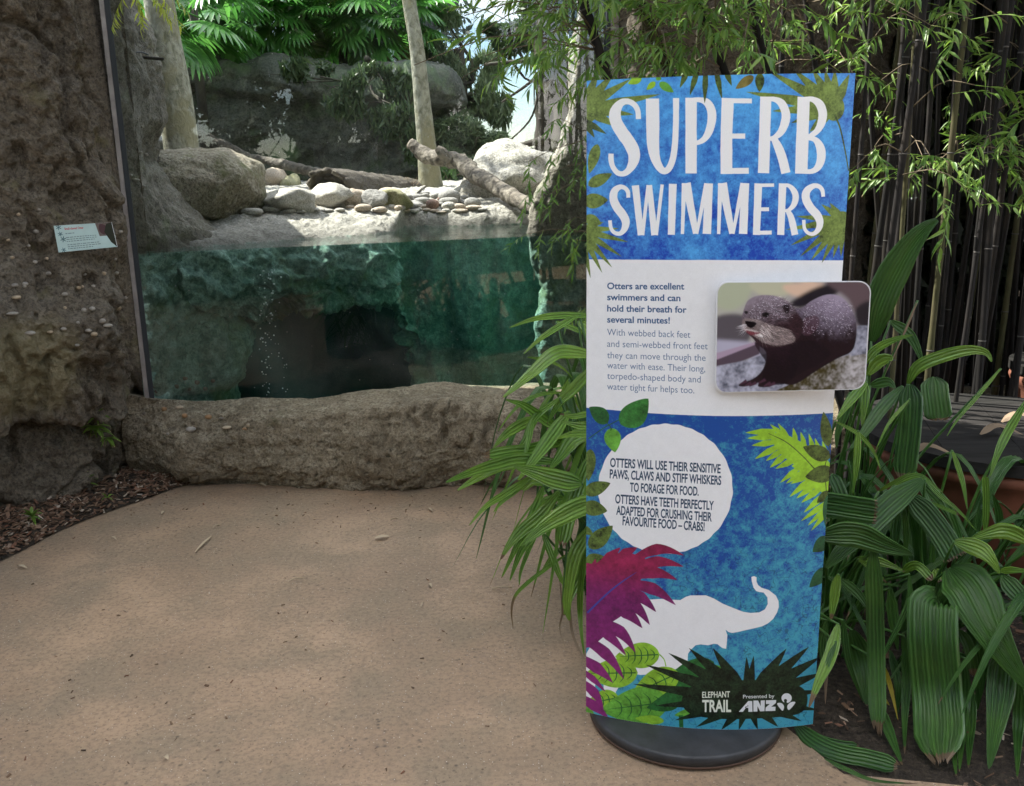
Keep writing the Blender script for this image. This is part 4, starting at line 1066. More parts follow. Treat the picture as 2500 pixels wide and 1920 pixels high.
def culm_path(b, t, n=26):
    b, t = np.array(b, float), np.array(t, float)
    u = np.linspace(0, 1, n)[:, None]
    d = t - b; hor = np.array([d[0], d[1], 0])
    return b + d * u + hor * 0.25 * (u ** 2 - u)
culm_labels_used = 0
def bamboo(b, t, r, mat, label, nspray, zmin=1.75, reach=(.15, .55), group='black bamboo stems right of the pond', bias=(-.3, -1.0), sc=1.0):
    th_ = thing('bamboo', label, 'bamboo', b, group)
    pth = culm_path(b, t, 60)
    nodes = np.linspace(0, 1, 60)
    k = np.arange(60); rr = r * (1 - .35 * nodes) * np.where(k % 5 == 0, 1.16, 1.0)
    V, f = tube(pth, rr, 8)
    obj('stem', V, f, mat, th_)
    # pale ring under each node
    rings = []
    for q_ in range(5, 58, 5):
        a_, b_ = pth[q_] - (pth[q_ + 1] - pth[q_]) * .06, pth[q_] + (pth[q_ + 1] - pth[q_]) * .02
        rings.append(tube([a_, b_], [rr[q_] * 1.06] * 2, 8))
    for V, f in rings: obj('node_ring', V, f, M_RING, th_)
    br = []
    for q_ in range(nspray):
        zt_ = zmin + (pth[-1, 2] - zmin) * RNG.uniform(0, 1) ** 1.5
        i = int(np.argmin(np.abs(pth[:, 2] - zt_)))
        p = pth[i]; az = math.atan2(bias[1], bias[0]) + RNG.normal() * 1.0
        Lb = RNG.uniform(*reach)
        d = np.array([math.cos(az), math.sin(az), RNG.uniform(-.25, .45)])
        e = p + d * Lb - np.array([0, 0, .12 * Lb])
        br.append(tube(smooth_path([p, p + d * Lb * .5 + [0, 0, .04], e], 6), np.linspace(.0028, .0014, 6), 4))
        for w_ in range(2 if Lb < .3 else 3):
            pp_ = p + (e - p) * (1 - .33 * w_)
            qx, qy = proj(pp_)
            if qx < 1140 or (qx < 1430 and qy > 165 - (1430 - qx) * .25 + (qx > 1370) * 60): continue      # keeps the view into the enclosure open, as it is cut there
            dd_ = d + RNG.normal(size=3) * .45; dd_[2] -= .25
            put_spray(th_, pp_, dd_, sc * .78)
    if br:
        V, f = join(br); obj('branches', V, f, M_TWIG, th_)['kind'] = 'stuff'
    return th_
M_RING = plain_mat('node_ring_pale', (0.06, 0.055, 0.05), 0.8)

def on_ground(px, py0, px1, py1, y, ytop=None):
    """stem through two photo points at depth y: returns base on the ground and a top point"""
    a_, b_ = P(px, py0, y=ytop or y), P(px1, py1, y=y)
    d = (b_ - a_); tt_ = (0 - b_[2]) / d[2]
    base_ = b_ + d * tt_
    top_ = a_ - d / np.linalg.norm(d) * 2.0
    return base_, top_
lean = [((1340, -60), (1447, 262), 3.5, .020, 'thick black bamboo stem leaning left across the sky, leftmost of the grove', 20, 0),
        ((1502, 60), (1562, 195), 3.7, .013, 'thin greenish bamboo stem over the left part of the banner', 14, 1),
        ((1538, 90), (1578, 190), 3.9, .016, 'black bamboo stem behind the left part of the banner', 12, 0),
        ((1736, 55), (1793, 180), 3.7, .018, 'leaning black bamboo stem above the middle of the banner, left one of a pair', 16, 0),
        ((1770, -10), (1827, 175), 3.6, .021, 'thickest black bamboo stem leaning above the middle of the banner, right one of a pair', 18, 0),
        ((2000, 20), (2032, 185), 3.8, .013, 'slim black bamboo stem above the right end of the banner', 14, 0)]
for (a_, b_, y_, r_, lb, ns, g_) in lean:
    bs, tp_ = on_ground(a_[0], a_[1], b_[0], b_[1], y_)
    if bs[0] > 1.6 or not (2.9 < bs[1] < 6): pass
    bs[2] = 0; bs[0] = min(bs[0], 1.55)
    bamboo(bs, tp_, r_, (M_CULM, M_CULMG)[g_], lb, int(ns * 2.6), 1.9, (.1, .7), bias=(-.35, -.6))
vert = [(2058, 3.7), (2085, 4.2), (2110, 3.6), (2135, 4.4), (2162, 3.9), (2186, 3.55), (2205, 4.6), (2232, 4.0), (2262, 3.7), (2288, 4.3), (2305, 4.8), (2330, 3.8), (2352, 4.5), (2378, 4.1), (2404, 3.9), (2432, 4.7), (2458, 4.2), (2486, 4.0), (2520, 4.5), (2560, 4.1), (2610, 4.6), (2190, 5.0), (2275, 5.0), (2390, 5.0), (1960, 4.6), (1880, 4.5), (1650, 4.5), (2660, 4.2), (2150, 4.8), (2450, 4.9), (2340, 4.9), (2240, 4.9), (2090, 4.9)]
names_v = {2110: 'slim dark bamboo stem just right of the banner', 2162: 'brownish bamboo stem second to the right of the banner', 2486: 'dark bamboo stem at the right edge of the view'}
for k, (px, y_) in enumerate(sorted(vert)):
    b_ = P(px, 900, y=y_); b_[2] = 0
    t_ = b_ + np.array([RNG.uniform(-.35, .25), RNG.uniform(-.35, .2), 4.6])
    bamboo(b_, t_, RNG.uniform(.010, .017), M_CULM if k % 5 else M_CULMG, names_v.get(px, 'upright bamboo stem in the dark grove, ' + nth(k) + ' among upright ones'), 6 if y_ < 4.3 else 3, 1.45 if px > 2050 else 1.8, (.1, .45), bias=(-.2, -1))
# sprigs that reach out left of the banner, on the leaning stem's own low branches
low = thing('bamboo', 'bamboo with leafy twigs hanging over the right-hand rock, just left of the banner', 'bamboo', (0.62, 3.9, 0), 'black bamboo stems right of the pond')
pth = culm_path((0.62, 3.9, 0), (0.50, 3.9, 2.9), 60)
V, f = tube(pth, .008 * (1 - .5 * np.linspace(0, 1, 60)), 7); obj('stem', V, f, M_CULMG, low)
br = []
twigs = [[(1480, 330), (1400, 350), (1340, 370), (1290, 395)], [(1480, 385), (1410, 400), (1350, 420), (1300, 460)], [(1490, 300), (1430, 320), (1390, 300), (1370, 290)],
         [(1490, 560), (1420, 565), (1350, 560), (1290, 572)], [(1480, 545), (1410, 530), (1380, 545)], [(1490, 440), (1420, 430), (1390, 450), (1330, 480)],
         [(1480, 720), (1430, 745), (1410, 750)], [(1480, 600), (1440, 590), (1400, 585)], [(1480, 410), (1440, 400), (1420, 390)]]
for tw in twigs:
    Q = [P(a_, b_, y=3.9 - .15 * k) for k, (a_, b_) in enumerate(tw)]
    st = pth[int(np.argmin(np.abs(pth[:, 2] - Q[0][2])))]
    pp_ = smooth_path([st] + Q, 14)
    br.append(tube(pp_, np.linspace(.0022, .001, 14), 4))
    for k in (6, 9, 11, 13):
        dd_ = pp_[min(k + 1, 13)] - pp_[k - 1] + RNG.normal(size=3) * .02; dd_[2] -= .03
        put_spray(low, pp_[k], dd_, .72, SMALL)
V, f = join(br); obj('branches', V, f, M_TWIG, low)['kind'] = 'stuff'

# ---- leafy twig hanging in at the top left, yellow-green
tw = thing('bamboo_twig', 'bright yellow-green leafy twig hanging in front of the window top at the left', 'twig', P(360, -160, y=4.2))
pp_ = smooth_path([P(430, -330, y=4.2), P(380, -160, y=4.2), P(340, -40, y=4.15), P(330, 0, y=4.15)], 12)
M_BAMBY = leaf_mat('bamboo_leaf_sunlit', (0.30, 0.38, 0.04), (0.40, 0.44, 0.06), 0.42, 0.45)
V, f = tube(pp_, np.linspace(.003, .0012, 12), 5); obj('twig_stem', V, f, M_TWIG, tw)
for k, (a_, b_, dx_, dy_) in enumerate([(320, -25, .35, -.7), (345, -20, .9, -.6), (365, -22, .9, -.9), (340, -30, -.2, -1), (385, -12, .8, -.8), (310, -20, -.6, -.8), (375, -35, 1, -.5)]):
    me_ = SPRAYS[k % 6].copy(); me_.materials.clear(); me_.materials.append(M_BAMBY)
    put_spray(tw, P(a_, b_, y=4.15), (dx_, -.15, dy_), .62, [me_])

# ---- leaf clouds for trees
def leaf_cloud(blobs, size, elong=2.6, droop=0.4, clump=1.6, thr=-0.1, seed=0):
    """blobs: (center, (rx,ry,rz), n). many small folded leaves spread through the volumes"""
    r_ = np.random.default_rng(seed); C_ = []
    for c_, rad, n in blobs:
        m_ = int(n * 2.6)
        v = r_.normal(size=(m_, 3)); v /= np.linalg.norm(v, axis=1)[:, None]
        v *= r_.uniform(0, 1, (m_, 1)) ** .42
        p = np.array(c_) + v * np.array(rad)
        k = noise(p * clump + seed * 3.7) > thr
        C_.append(p[k][:n])
    C_ = np.vstack(C_); n = len(C_)
    d = r_.normal(size=(n, 3)); d[:, 2] -= droop * 1.6; d /= np.linalg.norm(d, axis=1)[:, None]
    s_ = np.cross(d, r_.normal(size=(n, 3))); s_ /= np.linalg.norm(s_, axis=1)[:, None]
    L_ = size * r_.uniform(.6, 1.4, (n, 1)); W_ = L_ / elong
    V = np.stack([C_ - d * L_ * .5, C_ + s_ * W_ * .5, C_ + d * L_ * .5, C_ - s_ * W_ * .5], 1).reshape(-1, 3)
    return V, np.arange(4 * n).reshape(-1, 4)

def tree(name, label, cat, trunk, rads, blobs, size, lmat, tmat, limbs=4, elong=2.6, droop=.4, clump=1.6, thr=-.1, seed=0, group=None, sides=12, wob=.0):
    trunk = np.array(trunk, float)
    th_ = thing(name, label, cat, trunk[0], group)
    pt = smooth_path(trunk, 30); rr = np.interp(np.linspace(0, 1, 30), np.linspace(0, 1, len(rads)), rads)
    rr = rr * (1 + .06 * noise(pt * 2.2))
    parts = [tube(pt, rr, sides)]
    r_ = np.random.default_rng(seed + 5)
    for c_, rad, n in blobs[:limbs * 2]:
        s0 = pt[int(r_.integers(14, 27))]; e = np.array(c_) + r_.normal(size=3) * np.array(rad) * .25
        m1 = (s0 + e) / 2 + r_.normal(size=3) * .12
        lp = smooth_path([s0, m1, e], 10); parts.append(tube(lp, np.linspace(rads[-1] * .6, .008, 10), 6))
        for q_ in range(3):
            e2 = e + r_.normal(size=3) * np.array(rad) * .6; parts.append(tube(smooth_path([lp[5 + q_], (lp[7] + e2) / 2, e2], 6), np.linspace(.02, .005, 6) * max(.5, rads[-1] * 8), 4))
    V, f = join(parts); obj('trunk', V, f, tmat, th_)
    V, f = leaf_cloud(blobs, size, elong, droop, clump, thr, seed)
    o = obj('crown', V, f, lmat, th_, smooth=False); o['kind'] = 'stuff'
    return th_
def B(px, py, y, rx, ry, n, rz=None):
    """a blob of leaves centred where the photo shows it"""
    c_ = P(px, py, y=y); dep = (c_ - CAM) @ _w
    return (c_, (rx / F_PX * dep, (rz or rx) / F_PX * dep * .7, ry / F_PX * dep), n)

# terrace behind the enclosure wall
V, f = box(-16, -0.9, 10.6, 30, 0.5, 2.15); o = obj('terrace_ground', V, f, M_SOIL, smooth=False); o['kind'] = 'structure'

# two pale trunks
zb = 1.4
def trunk_px(pts, y, down=None):
    Q = [P(a_, b_, y=y) for a_, b_ in pts]
    return Q
t1 = trunk_px([(452, 400), (430, 260), (408, 130), (388, 0), (372, -160), (340, -420)], 7.3)
t1[0][2] = 1.2
tree('pale_tree', 'thick pale-barked tree trunk rising behind the boulder', 'tree', t1, [.135, .125, .11, .10, .09], [((t1[-1][0], 8.4, 5.4), (1.0, .9, .5), 500)], .13, M_LEAFG, M_PALE, seed=3, sides=24, thr=.05)
t2 = trunk_px([(1055, 470), (1046, 400), (1032, 260), (1018, 120), (1000, 10), (985, -120), (960, -350)], 8.2)
t2[0][2] = 1.25
tree('pale_tree', 'slender speckled pale trunk right of the hollow log', 'tree', t2, [.115, .085, .065, .06, .055, .05], [((t2[-1][0] + .6, 9.2, 5.2), (.9, .9, .5), 400)], .13, M_LEAFG, M_PALE, seed=4, sides=20, thr=.05)

# background trees seen through the window
def gp(px, y, z=1.3): p = P(px, 420, y=y); p[2] = z; return p
def tk(px, y, z0=1.3, top=200, lean=0):
    a_ = gp(px, y, z0); b_ = P(px + lean, top, y=y); return [a_, (a_ + b_) / 2 + [.03, 0, 0], b_]
tree('evergreen_tree', 'dark evergreen standing behind the grey rock wall, left of the slender trunk', 'tree', tk(760, 13, 2.0, -60), [.16, .08],
     [B(600, 60, 12.5, 110, 60, 3600), B(720, 90, 13, 110, 60, 4200), B(830, 120, 13, 90, 50, 3600), B(900, 60, 12.6, 70, 70, 2400), B(700, 10, 13, 170, 50, 3500), B(860, -30, 13, 120, 50, 2500)], .17, M_LEAFD, M_DKBARK, elong=5, droop=.9, seed=11, thr=-.02, clump=2.2)
tree('evergreen_tree', 'dark drooping tree behind the palms at the upper left of the window', 'tree', tk(470, 13.5, 2.0, -60), [.16, .08],
     [B(420, 60, 13, 110, 90, 3000), B(300, 30, 13, 110, 90, 2500), B(530, 110, 13, 80, 50, 2600), B(480, 20, 14, 160, 70, 3000)], .17, M_LEAFD, M_DKBARK, elong=4, droop=.9, seed=12, thr=-.1)
tree('drooping_tree', 'grey-green tree with hanging foliage right of the slender trunk', 'tree', tk(1120, 11.5, 1.35, 120), [.12, .06],
     [B(1100, 190, 11.3, 50, 70, 2600), B(1150, 230, 11.5, 60, 60, 2800), B(1110, 290, 11.3, 45, 40, 1400), B(1190, 170, 11.6, 40, 40, 900), B(1060, 120, 11.5, 30, 60, 1200), B(1220, 270, 11.6, 40, 40, 900), B(1090, 60, 11.5, 40, 35, 900)], .15, M_LEAFGREY, M_DKBARK, elong=6, droop=1.4, seed=13, thr=-.05, clump=3)
tree('yellow_shrub_tree', 'small yellow-green tree just left of the slender trunk', 'tree', tk(975, 11, 1.35, 150), [.05, .025],
     [B(978, 145, 11, 30, 34, 1500), B(965, 180, 11, 22, 20, 500)], .09, M_LEAFY, M_DKBARK, limbs=1, elong=3, seed=14, thr=-.3, clump=4)
tree('feathery_shrub', 'low feathery olive shrub right of the slender trunk, under the hanging foliage', 'shrub', tk(1150, 10.2, 1.3, 340), [.06, .03],
     [B(1120, 320, 10.2, 60, 35, 2600), B(1180, 350, 10.3, 70, 40, 3000), B(1090, 380, 10, 40, 40, 1500), B(1240, 380, 10.6, 50, 25, 1400), B(1150, 410, 10, 60, 25, 1500)], .13, M_LEAFGREY, M_DKBARK, limbs=2, elong=7, droop=.2, seed=15, thr=-.2, clump=3)
tree('bright_shrub', 'small bright green shrub at the foot of the slender trunk', 'shrub', tk(1090, 9.2, 1.3, 430), [.02, .01],
     [B(1090, 435, 9.2, 26, 20, 260), B(1120, 400, 9.3, 26, 16, 200), B(1085, 462, 9, 20, 12, 120)], .10, M_LEAFG, M_TWIG, limbs=1, elong=2.4, seed=16, thr=-.4, clump=4)
tree('rosette_tree', 'dark tree branch with rosettes of narrow leaves against the sky', 'tree', [gp(1400, 9.5), P(1385, 250, y=9.5), P(1340, 120, y=9.3), P(1240, 95, y=9)], [.09, .06, .02],
     [B(1215, 95, 9, 24, 16, 240), B(1250, 80, 9, 26, 18, 300), B(1285, 95, 9, 26, 20, 300), B(1240, 120, 9, 26, 12, 220), B(1300, 60, 9, 26, 22, 260), B(1195, 70, 9, 14, 10, 90), B(1320, 110, 9, 30, 20, 240)], .16, M_LEAFD, M_DKBARK, elong=3.6, droop=.1, seed=17, thr=-.5, clump=4)
# big leaning trunk with hanging roots, branch to the left
rt_t = thing('banyan_tree', 'thick dark tree trunk with hanging roots beside the sky gap, left of the bamboo', 'tree', gp(1400, 8.2))
def rough3(pt, rr, n, sides, seed, amp):
    pt = smooth_path(pt, n); V, f = tube(pt, np.linspace(*rr, n), sides); c_ = np.vstack([np.repeat(pt, sides, 0), pt[0], pt[-1]])
    return c_ + (V - c_) * (1 + amp * fbm(V * np.array([9, 9, 2.5]) + seed, 4, .6, ridge=True))[:, None], f
parts = [rough3([gp(1400, 8.2), P(1402, 380, y=8.2), P(1385, 250, y=8.2), P(1352, 140, y=8.2), P(1340, 60, y=8.2), P(1345, -160, y=8.2)], (.17, .09), 60, 26, 2, .45),
         rough3([gp(1330, 8.4), P(1335, 330, y=8.4), P(1333, 250, y=8.4), P(1340, 130, y=8.3)], (.085, .06), 50, 20, 5, .5)]
V, f = join(parts); obj('trunk', V, f, M_DKBARK, rt_t)
parts = [tube(smooth_path([P(1345, 138, y=8.2), P(1270, 150, y=8.3), P(1185, 158, y=8.4)], 12), np.linspace(.028, .014, 12), 7)]
V, f = join(parts); obj('branch', V, f, M_DKBARK, rt_t)
parts = [tube(smooth_path([P(1330, 165, y=8.3), P(1290, 205, y=8.3), P(1225, 250, y=8.4)], 10), np.linspace(.02, .01, 10), 6), tube(smooth_path([P(1318, 210, y=8.3), P(1296, 290, y=8.3), P(1240, 348, y=8.4)], 10), np.linspace(.010, .008, 10), 5),
         tube(smooth_path([P(1400, 300, y=8.2), P(1330, 340, y=8.3), P(1230, 365, y=8.5)], 12), np.linspace(.05, .02, 12), 7)]
V, f = join(parts); obj('branch', V, f, M_DKBARK, rt_t)
parts = []
for k in range(30):
    a_ = RNG.uniform(1308, 1362); p0 = P(a_, RNG.uniform(150, 185), y=8.35 + RNG.uniform(-.1, .1)); p1 = P(a_ + RNG.uniform(-6, 6), RNG.uniform(230, 275), y=8.35)
    parts.append(tube(smooth_path([p0, (p0 + p1) / 2 + RNG.normal(size=3) * .01, p1], 5), .006, 5))
V, f = join(parts); o = obj('hanging_roots', V, f, M_DKBARK, rt_t); o['kind'] = 'stuff'
V, f = leaf_cloud([B(1400, 60, 8.2, 60, 60, 700), B(1330, 20, 8.2, 60, 40, 400), B(1380, 370, 9, 40, 26, 260)], .12, 4, .8, 3, -.2, 21); o = obj('crown', V, f, M_LEAFD, rt_t, smooth=False); o['kind'] = 'stuff'
tree('reflection_leaves', 'added dark leaves before the grey rock wall, standing for trees reflected in the glass', 'shrub', [(-1.3, 10.6, 2.1), (-1.35, 10.3, 2.5), (-1.4, 9.9, 2.6)], [.05, .03],  # added leaf mass imitating tree reflections in the pane
     [B(930, 200, 9.5, 95, 45, 1900), B(850, 250, 9.5, 60, 45, 900), B(960, 290, 9.5, 60, 50, 1300), B(760, 170, 9.7, 80, 30, 700), B(1010, 350, 9.4, 30, 50, 500)], .12, M_LEAFD, M_DKBARK, limbs=2, elong=4.5, droop=1.2, seed=19, thr=.02, clump=3)
# far trees
far = [('far tree line tree seen low between the feathery shrub and the banyan', 1230, 20, [B(1200, 372, 20, 60, 20, 1500), B(1270, 388, 20, 60, 16, 1500)]),
       ('dark far tree at the right of the sky gap', 1370, 18, [B(1330, 385, 18, 50, 25, 1200), B(1390, 350, 18, 40, 50, 1400), B(1440, 250, 18, 50, 130, 2500)]),
       ('tall far tree left of the sky gap', 1060, 17, [B(1060, 330, 17, 60, 70, 3500), B(1030, 220, 17, 50, 60, 1500), B(1000, 60, 17, 60, 80, 1500)])]
for k, (lb, px, y, bl) in enumerate(far):
    tree('far_tree', lb, 'tree', tk(px, y, .3, bl[0][0][2] * 0 + 300), [.12, .05], bl, .26, M_LEAFD, M_DKBARK, limbs=1, seed=40 + k, thr=-.15, elong=3, clump=1.2)
# trees that close the view to the sides and behind the visitors (seen in the glass as reflections)
for k, (x, y, h, rr_) in enumerate([(-7, 17, 7, 3.2), (-12, 13, 8, 3.5), (7, 12, 8, 3.5), (12, 7, 8, 3.5), (6, 20, 4.5, 3), (-3, 26, 7, 4), (-6.5, -5, 7, 2.8), (-2.6, -9.5, 8, 2.8), (2.2, -8.5, 6, 2.2), (5.5, -5.5, 7.5, 3.0), (-0.6, -5.6, 4.6, 1.9), (-4.2, -6.5, 6, 2.4), (-10, 0, 8, 3.5), (9, 0, 8, 3.2)]):
    r0 = np.random.default_rng(300 + k)
    bl = [((x + r0.normal() * rr_ * .45, y + r0.normal() * rr_ * .45, h - rr_ * .35 + r0.normal() * rr_ * .45), (rr_ * .55, rr_ * .55, rr_ * .42), 900) for _ in range(8)] + [((x + r0.normal() * .8, y + r0.normal() * .8, 1.4), (1.6, 1.2, 1.1), 700)]
    tree('shade_tree', ('tall leafy tree standing beyond the enclosure', 'tall leafy tree standing around the visitor area')[y < 6], 'tree', [(x, y, 0), (x + .1, y, h * .4), (x, y + .2, h * .8)], [.22, .12, .06], bl, .26, M_LEAFD if k % 2 else M_LEAFG, M_DKBARK, seed=60 + k, thr=-.05, elong=2.4, clump=.9, group='trees around the enclosure')

for k, (x, y, h, w_) in enumerate([(-7.5, -7, 4.6, 1.5), (-5.6, -7.6, 5.2, 1.4), (-3.6, -7.2, 4.4, 1.5), (-1.9, -7.8, 5.4, 1.3), (0.6, -7.4, 5.0, 1.4), (2.4, -7.8, 4.4, 1.5), (4.4, -7.3, 5.2, 1.5), (6.2, -7.8, 4.8, 1.4), (8.2, -7.2, 5.0, 1.5)]):
    r0 = np.random.default_rng(500 + k)
    bl = [((x + r0.normal() * .3, y, zc0), (w_, .9, .62), 1500) for zc0 in np.arange(.9, h, .75)]
    tree('screen_tree', 'narrow dark evergreen in the row planted behind the visitors', 'tree', [(x, y, 0), (x, y, h * .5), (x + .1, y, h)], [.12, .08, .03], bl, .24, M_LEAFD, M_DKBARK, limbs=2, seed=510 + k, thr=-.12, elong=3.2, clump=1.1, group='row of evergreens behind the visitors')
# ---- canopy: two unseen trees added to block sun and sky over path and bamboo; hedge behind the visitors
for k, (x, y, bl) in enumerate([(-7.5, 2.5, [((-2.4, 4.2, 4.6), (1.3, 1.0, .35), 3600), ((-3.8, 4.4, 4.7), (1.3, 1.2, .4), 3600), ((-5.2, 4.4, 4.9), (1.4, 1.2, .45), 3600), ((-2.6, 2.8, 4.7), (1.4, .9, .35), 2400), ((-4.2, 2.9, 4.8), (1.4, 1.0, .4), 3000), ((-5.8, 3.0, 5.0), (1.3, 1.0, .45), 3000), ((-3.6, 1.7, 4.8), (1.3, .8, .4), 1800), ((-5.2, 1.6, 5.0), (1.3, .9, .4), 1800), ((-3.3, 5.75, 4.6), (1.0, .5, .3), 1800), ((-3.2, .7, 4.8), (1.3, .9, .3), 2600), ((-1.6, .5, 4.8), (1.0, .8, .3), 1900), ((-4.4, 4.0, 4.8), (.9, .6, .2), 3500), ((-4.4, 4.0, 4.5), (.9, .6, .2), 3500)]),
                                (5.2, 2.6, [((1.9, 5.0, 4.5), (1.2, 1.0, .4), 3400), ((3.1, 4.6, 4.4), (1.4, 1.2, .5), 3600), ((2.0, 3.8, 4.6), (1.1, .9, .4), 2600), ((3.6, 3.2, 4.4), (1.4, 1.2, .5), 2800), ((4.4, 5.6, 4.2), (1.5, 1.2, .7), 2600), ((3.2, 6.2, 4.2), (1.2, 1.0, .7), 2600), ((3.2, 2.3, 4.3), (1.4, .9, .45), 3000), ((2.1, 2.9, 4.3), (1.0, .7, .4), 2000), ((.4, 4.5, 4.5), (.8, .8, .3), 2400), ((1.2, 4.9, 4.4), (.8, .8, .3), 2400), ((.8, 3.5, 4.5), (.8, .7, .3), 2000)])]):
    tree('sun_blocker_tree', ('unseen added tree at the left, crown placed to shade the path', 'unseen added tree at the right, crown placed to darken the bamboo')[k], 'tree', [(x, y, 0), (x * .97, y + .1, 2.2), (x * .85, y + .5, 4.2)], [.2, .14, .08], bl, .2, M_LEAFG, M_DKBARK, seed=80 + k, thr=-.4, elong=2.0, clump=1.3)
for k, (x, lb) in enumerate([(-5.2, 'dense clipped hedge behind the visitors, left section'), (-1.8, 'dense clipped hedge behind the visitors, middle section'), (1.6, 'dense clipped hedge behind the visitors, right section'), (5.0, 'dense clipped hedge behind the visitors, far right section')]):
    hd = thing('hedge', lb, 'hedge', (x, -1.9, 0))
    V, f = leaf_cloud([((x + dx, -1.9, zz0), (.75, .45, .62), 1500) for dx in (-1.2, -.4, .4, 1.2) for zz0 in (.55, 1.15)], .11, 2.4, .4, 1.2, -.6, 90 + k)
    o = obj('foliage', V, f, M_LEAFD, hd, smooth=False); o['kind'] = 'stuff'
    V, f = box(x - 1.65, x + 1.65, -2.05, -1.75, 0, 1.5); obj('inner_twigs', V, f, M_DKBARK, hd, smooth=False)
# dense dark thicket behind the grove
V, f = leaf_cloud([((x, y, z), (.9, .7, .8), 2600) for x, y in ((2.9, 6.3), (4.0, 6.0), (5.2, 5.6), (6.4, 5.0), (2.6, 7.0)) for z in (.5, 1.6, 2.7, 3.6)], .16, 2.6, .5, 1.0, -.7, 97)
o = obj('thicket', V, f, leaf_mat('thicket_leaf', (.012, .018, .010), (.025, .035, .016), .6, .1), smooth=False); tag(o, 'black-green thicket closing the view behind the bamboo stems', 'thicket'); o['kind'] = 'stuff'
parts = []
for k in range(150):
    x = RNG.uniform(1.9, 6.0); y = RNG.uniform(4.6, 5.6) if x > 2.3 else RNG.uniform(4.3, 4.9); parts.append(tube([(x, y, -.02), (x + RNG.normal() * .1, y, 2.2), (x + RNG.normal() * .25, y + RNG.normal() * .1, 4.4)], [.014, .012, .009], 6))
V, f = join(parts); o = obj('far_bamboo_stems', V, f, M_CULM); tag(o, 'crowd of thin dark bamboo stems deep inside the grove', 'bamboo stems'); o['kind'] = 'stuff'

# ---- fan palms on the terrace
def fan_leaf(seed, n=24, R=.40, mat=None):
    r_ = np.random.default_rng(seed); parts = [tube([(-.55, 0, .05), (-.25, 0, .03), (0, 0, 0)], [.010, .008, .007], 5)]
    for k in range(n):
        a_ = math.radians(-140 + 280 * k / (n - 1)); L_ = R * (1 - .25 * abs(k / (n - 1) - .5)) * r_.uniform(.9, 1.05); w_ = L_ * .075
        u = np.array([0, .3, .6, .85, 1]); hw = np.array([.15, .85, 1, .6, .05]) * w_
        Vv = []
        for q_, h_ in zip(u, hw):
            zc_ = -.42 * q_ ** 2 * L_
            for s_ in (-1, 0, 1):
                Vv.append((q_ * L_ * math.cos(a_) - s_ * h_ * math.sin(a_), q_ * L_ * math.sin(a_) + s_ * h_ * math.cos(a_), zc_ + (h_ * .35 if s_ else 0)))
        parts.append((np.array(Vv), grid_faces(5, 3)))
    V, f = join(parts); return mk_mesh('frond', V, f, M_PALM)
FANS = [fan_leaf(k) for k in range(4)]
pc = [(380, -10, 8.6, 7), (470, -20, 9.6, 9), (560, 5, 10.6, 10), (650, -20, 10.8, 10), (740, 0, 10.8, 10), (830, -15, 11.0, 10), (910, -25, 10.9, 9), (960, 20, 11.2, 7)]
for k, (px, py, y, nf) in enumerate(pc):
    nf = nf * 2; py = py + 28
    c_ = P(px, py, y=y); base_ = c_.copy(); base_[2] = 2.1 if y > 10.5 else 1.3
    lb = ['fan palm nearest the thick pale trunk, cut by the top of the view', 'fan palm with bright leaves just right of the thick trunk', 'third fan palm from the left at the top of the window', 'fan palm above the middle of the grey rock wall',
          'fan palm with leaves hanging over the rock wall, right of the middle one', 'sixth fan palm from the left over the rock wall', 'fan palm nearest the slender trunk on its left', 'small fan palm directly behind the slender trunk'][k]
    th_ = thing('fan_palm', lb, 'palm', base_, 'fan palms along the back of the enclosure')
    V, f = tube([base_, (base_ + c_) / 2, c_], [.06, .05, .045], 8); obj('trunk', V, f, M_DKBARK, th_)
    for q_ in range(nf):
        az = 2 * math.pi * (q_ + RNG.uniform(-.3, .3)) / nf; el = RNG.uniform(-.75, .6)
        d = Vector((math.cos(az) * math.cos(el), math.sin(az) * math.cos(el), math.sin(el)))
        fo = bpy.data.objects.new('frond', FANS[q_ % 4]); COL.objects.link(fo); fo.parent = th_
        fo.rotation_euler = d.to_track_quat('X', 'Z').to_euler()
        fo.location = Vector(c_ - base_) + d * .5
        s_ = RNG.uniform(.65, 1.1); fo.scale = (s_, s_, s_)

# ---- logs
def rough_tube(pts, rads, y=None, n=40, sides=16, seed=0, amp=.12):
    Q = [P(a_, b_, y=yy) for a_, b_, yy in pts]
    pt = smooth_path(Q, n); rr = np.interp(np.linspace(0, 1, n), np.linspace(0, 1, len(rads)), rads)
    V, f = tube(pt, rr, sides)
    c_ = np.vstack([np.repeat(pt, sides, 0), pt[0], pt[-1]])
    d = V - c_; nn_ = fbm(V * np.array([9, 9, 9]) + seed, 4, .6, ridge=True)
    return c_ + d * (1 + amp * 2 * nn_)[:, None], f
lg = thing('fallen_log', 'rough grey fallen log leaning down to the right edge of the pond', 'log', P(1320, 512, y=6.1))
V, f = rough_tube([(1000, 350, 7.4), (1035, 378, 7.35), (1075, 388, 7.2), (1120, 395, 7.1), (1165, 430, 6.9), (1220, 462, 6.6), (1270, 492, 6.3), (1325, 516, 6.05)], [.03, .045, .043, .048, .048, .042, .04, .045], seed=1, n=70, amp=.28); obj('log_body', V, f, M_GREYLOG, lg)
V, f = rough_tube([(1100, 395, 7.1), (1078, 372, 7.1), (1066, 362, 7.1)], [.042, .035, .02], n=12, seed=3); obj('branch_stub', V, f, M_GREYLOG, lg)
lg = thing('hollow_log', 'dark hollow log lying open towards the pond', 'log', P(795, 470, y=7.3))
c0_ = P(797, 472, y=7.2); dirv = np.array([.55, 1.0, -.06]); dirv /= np.linalg.norm(dirv)
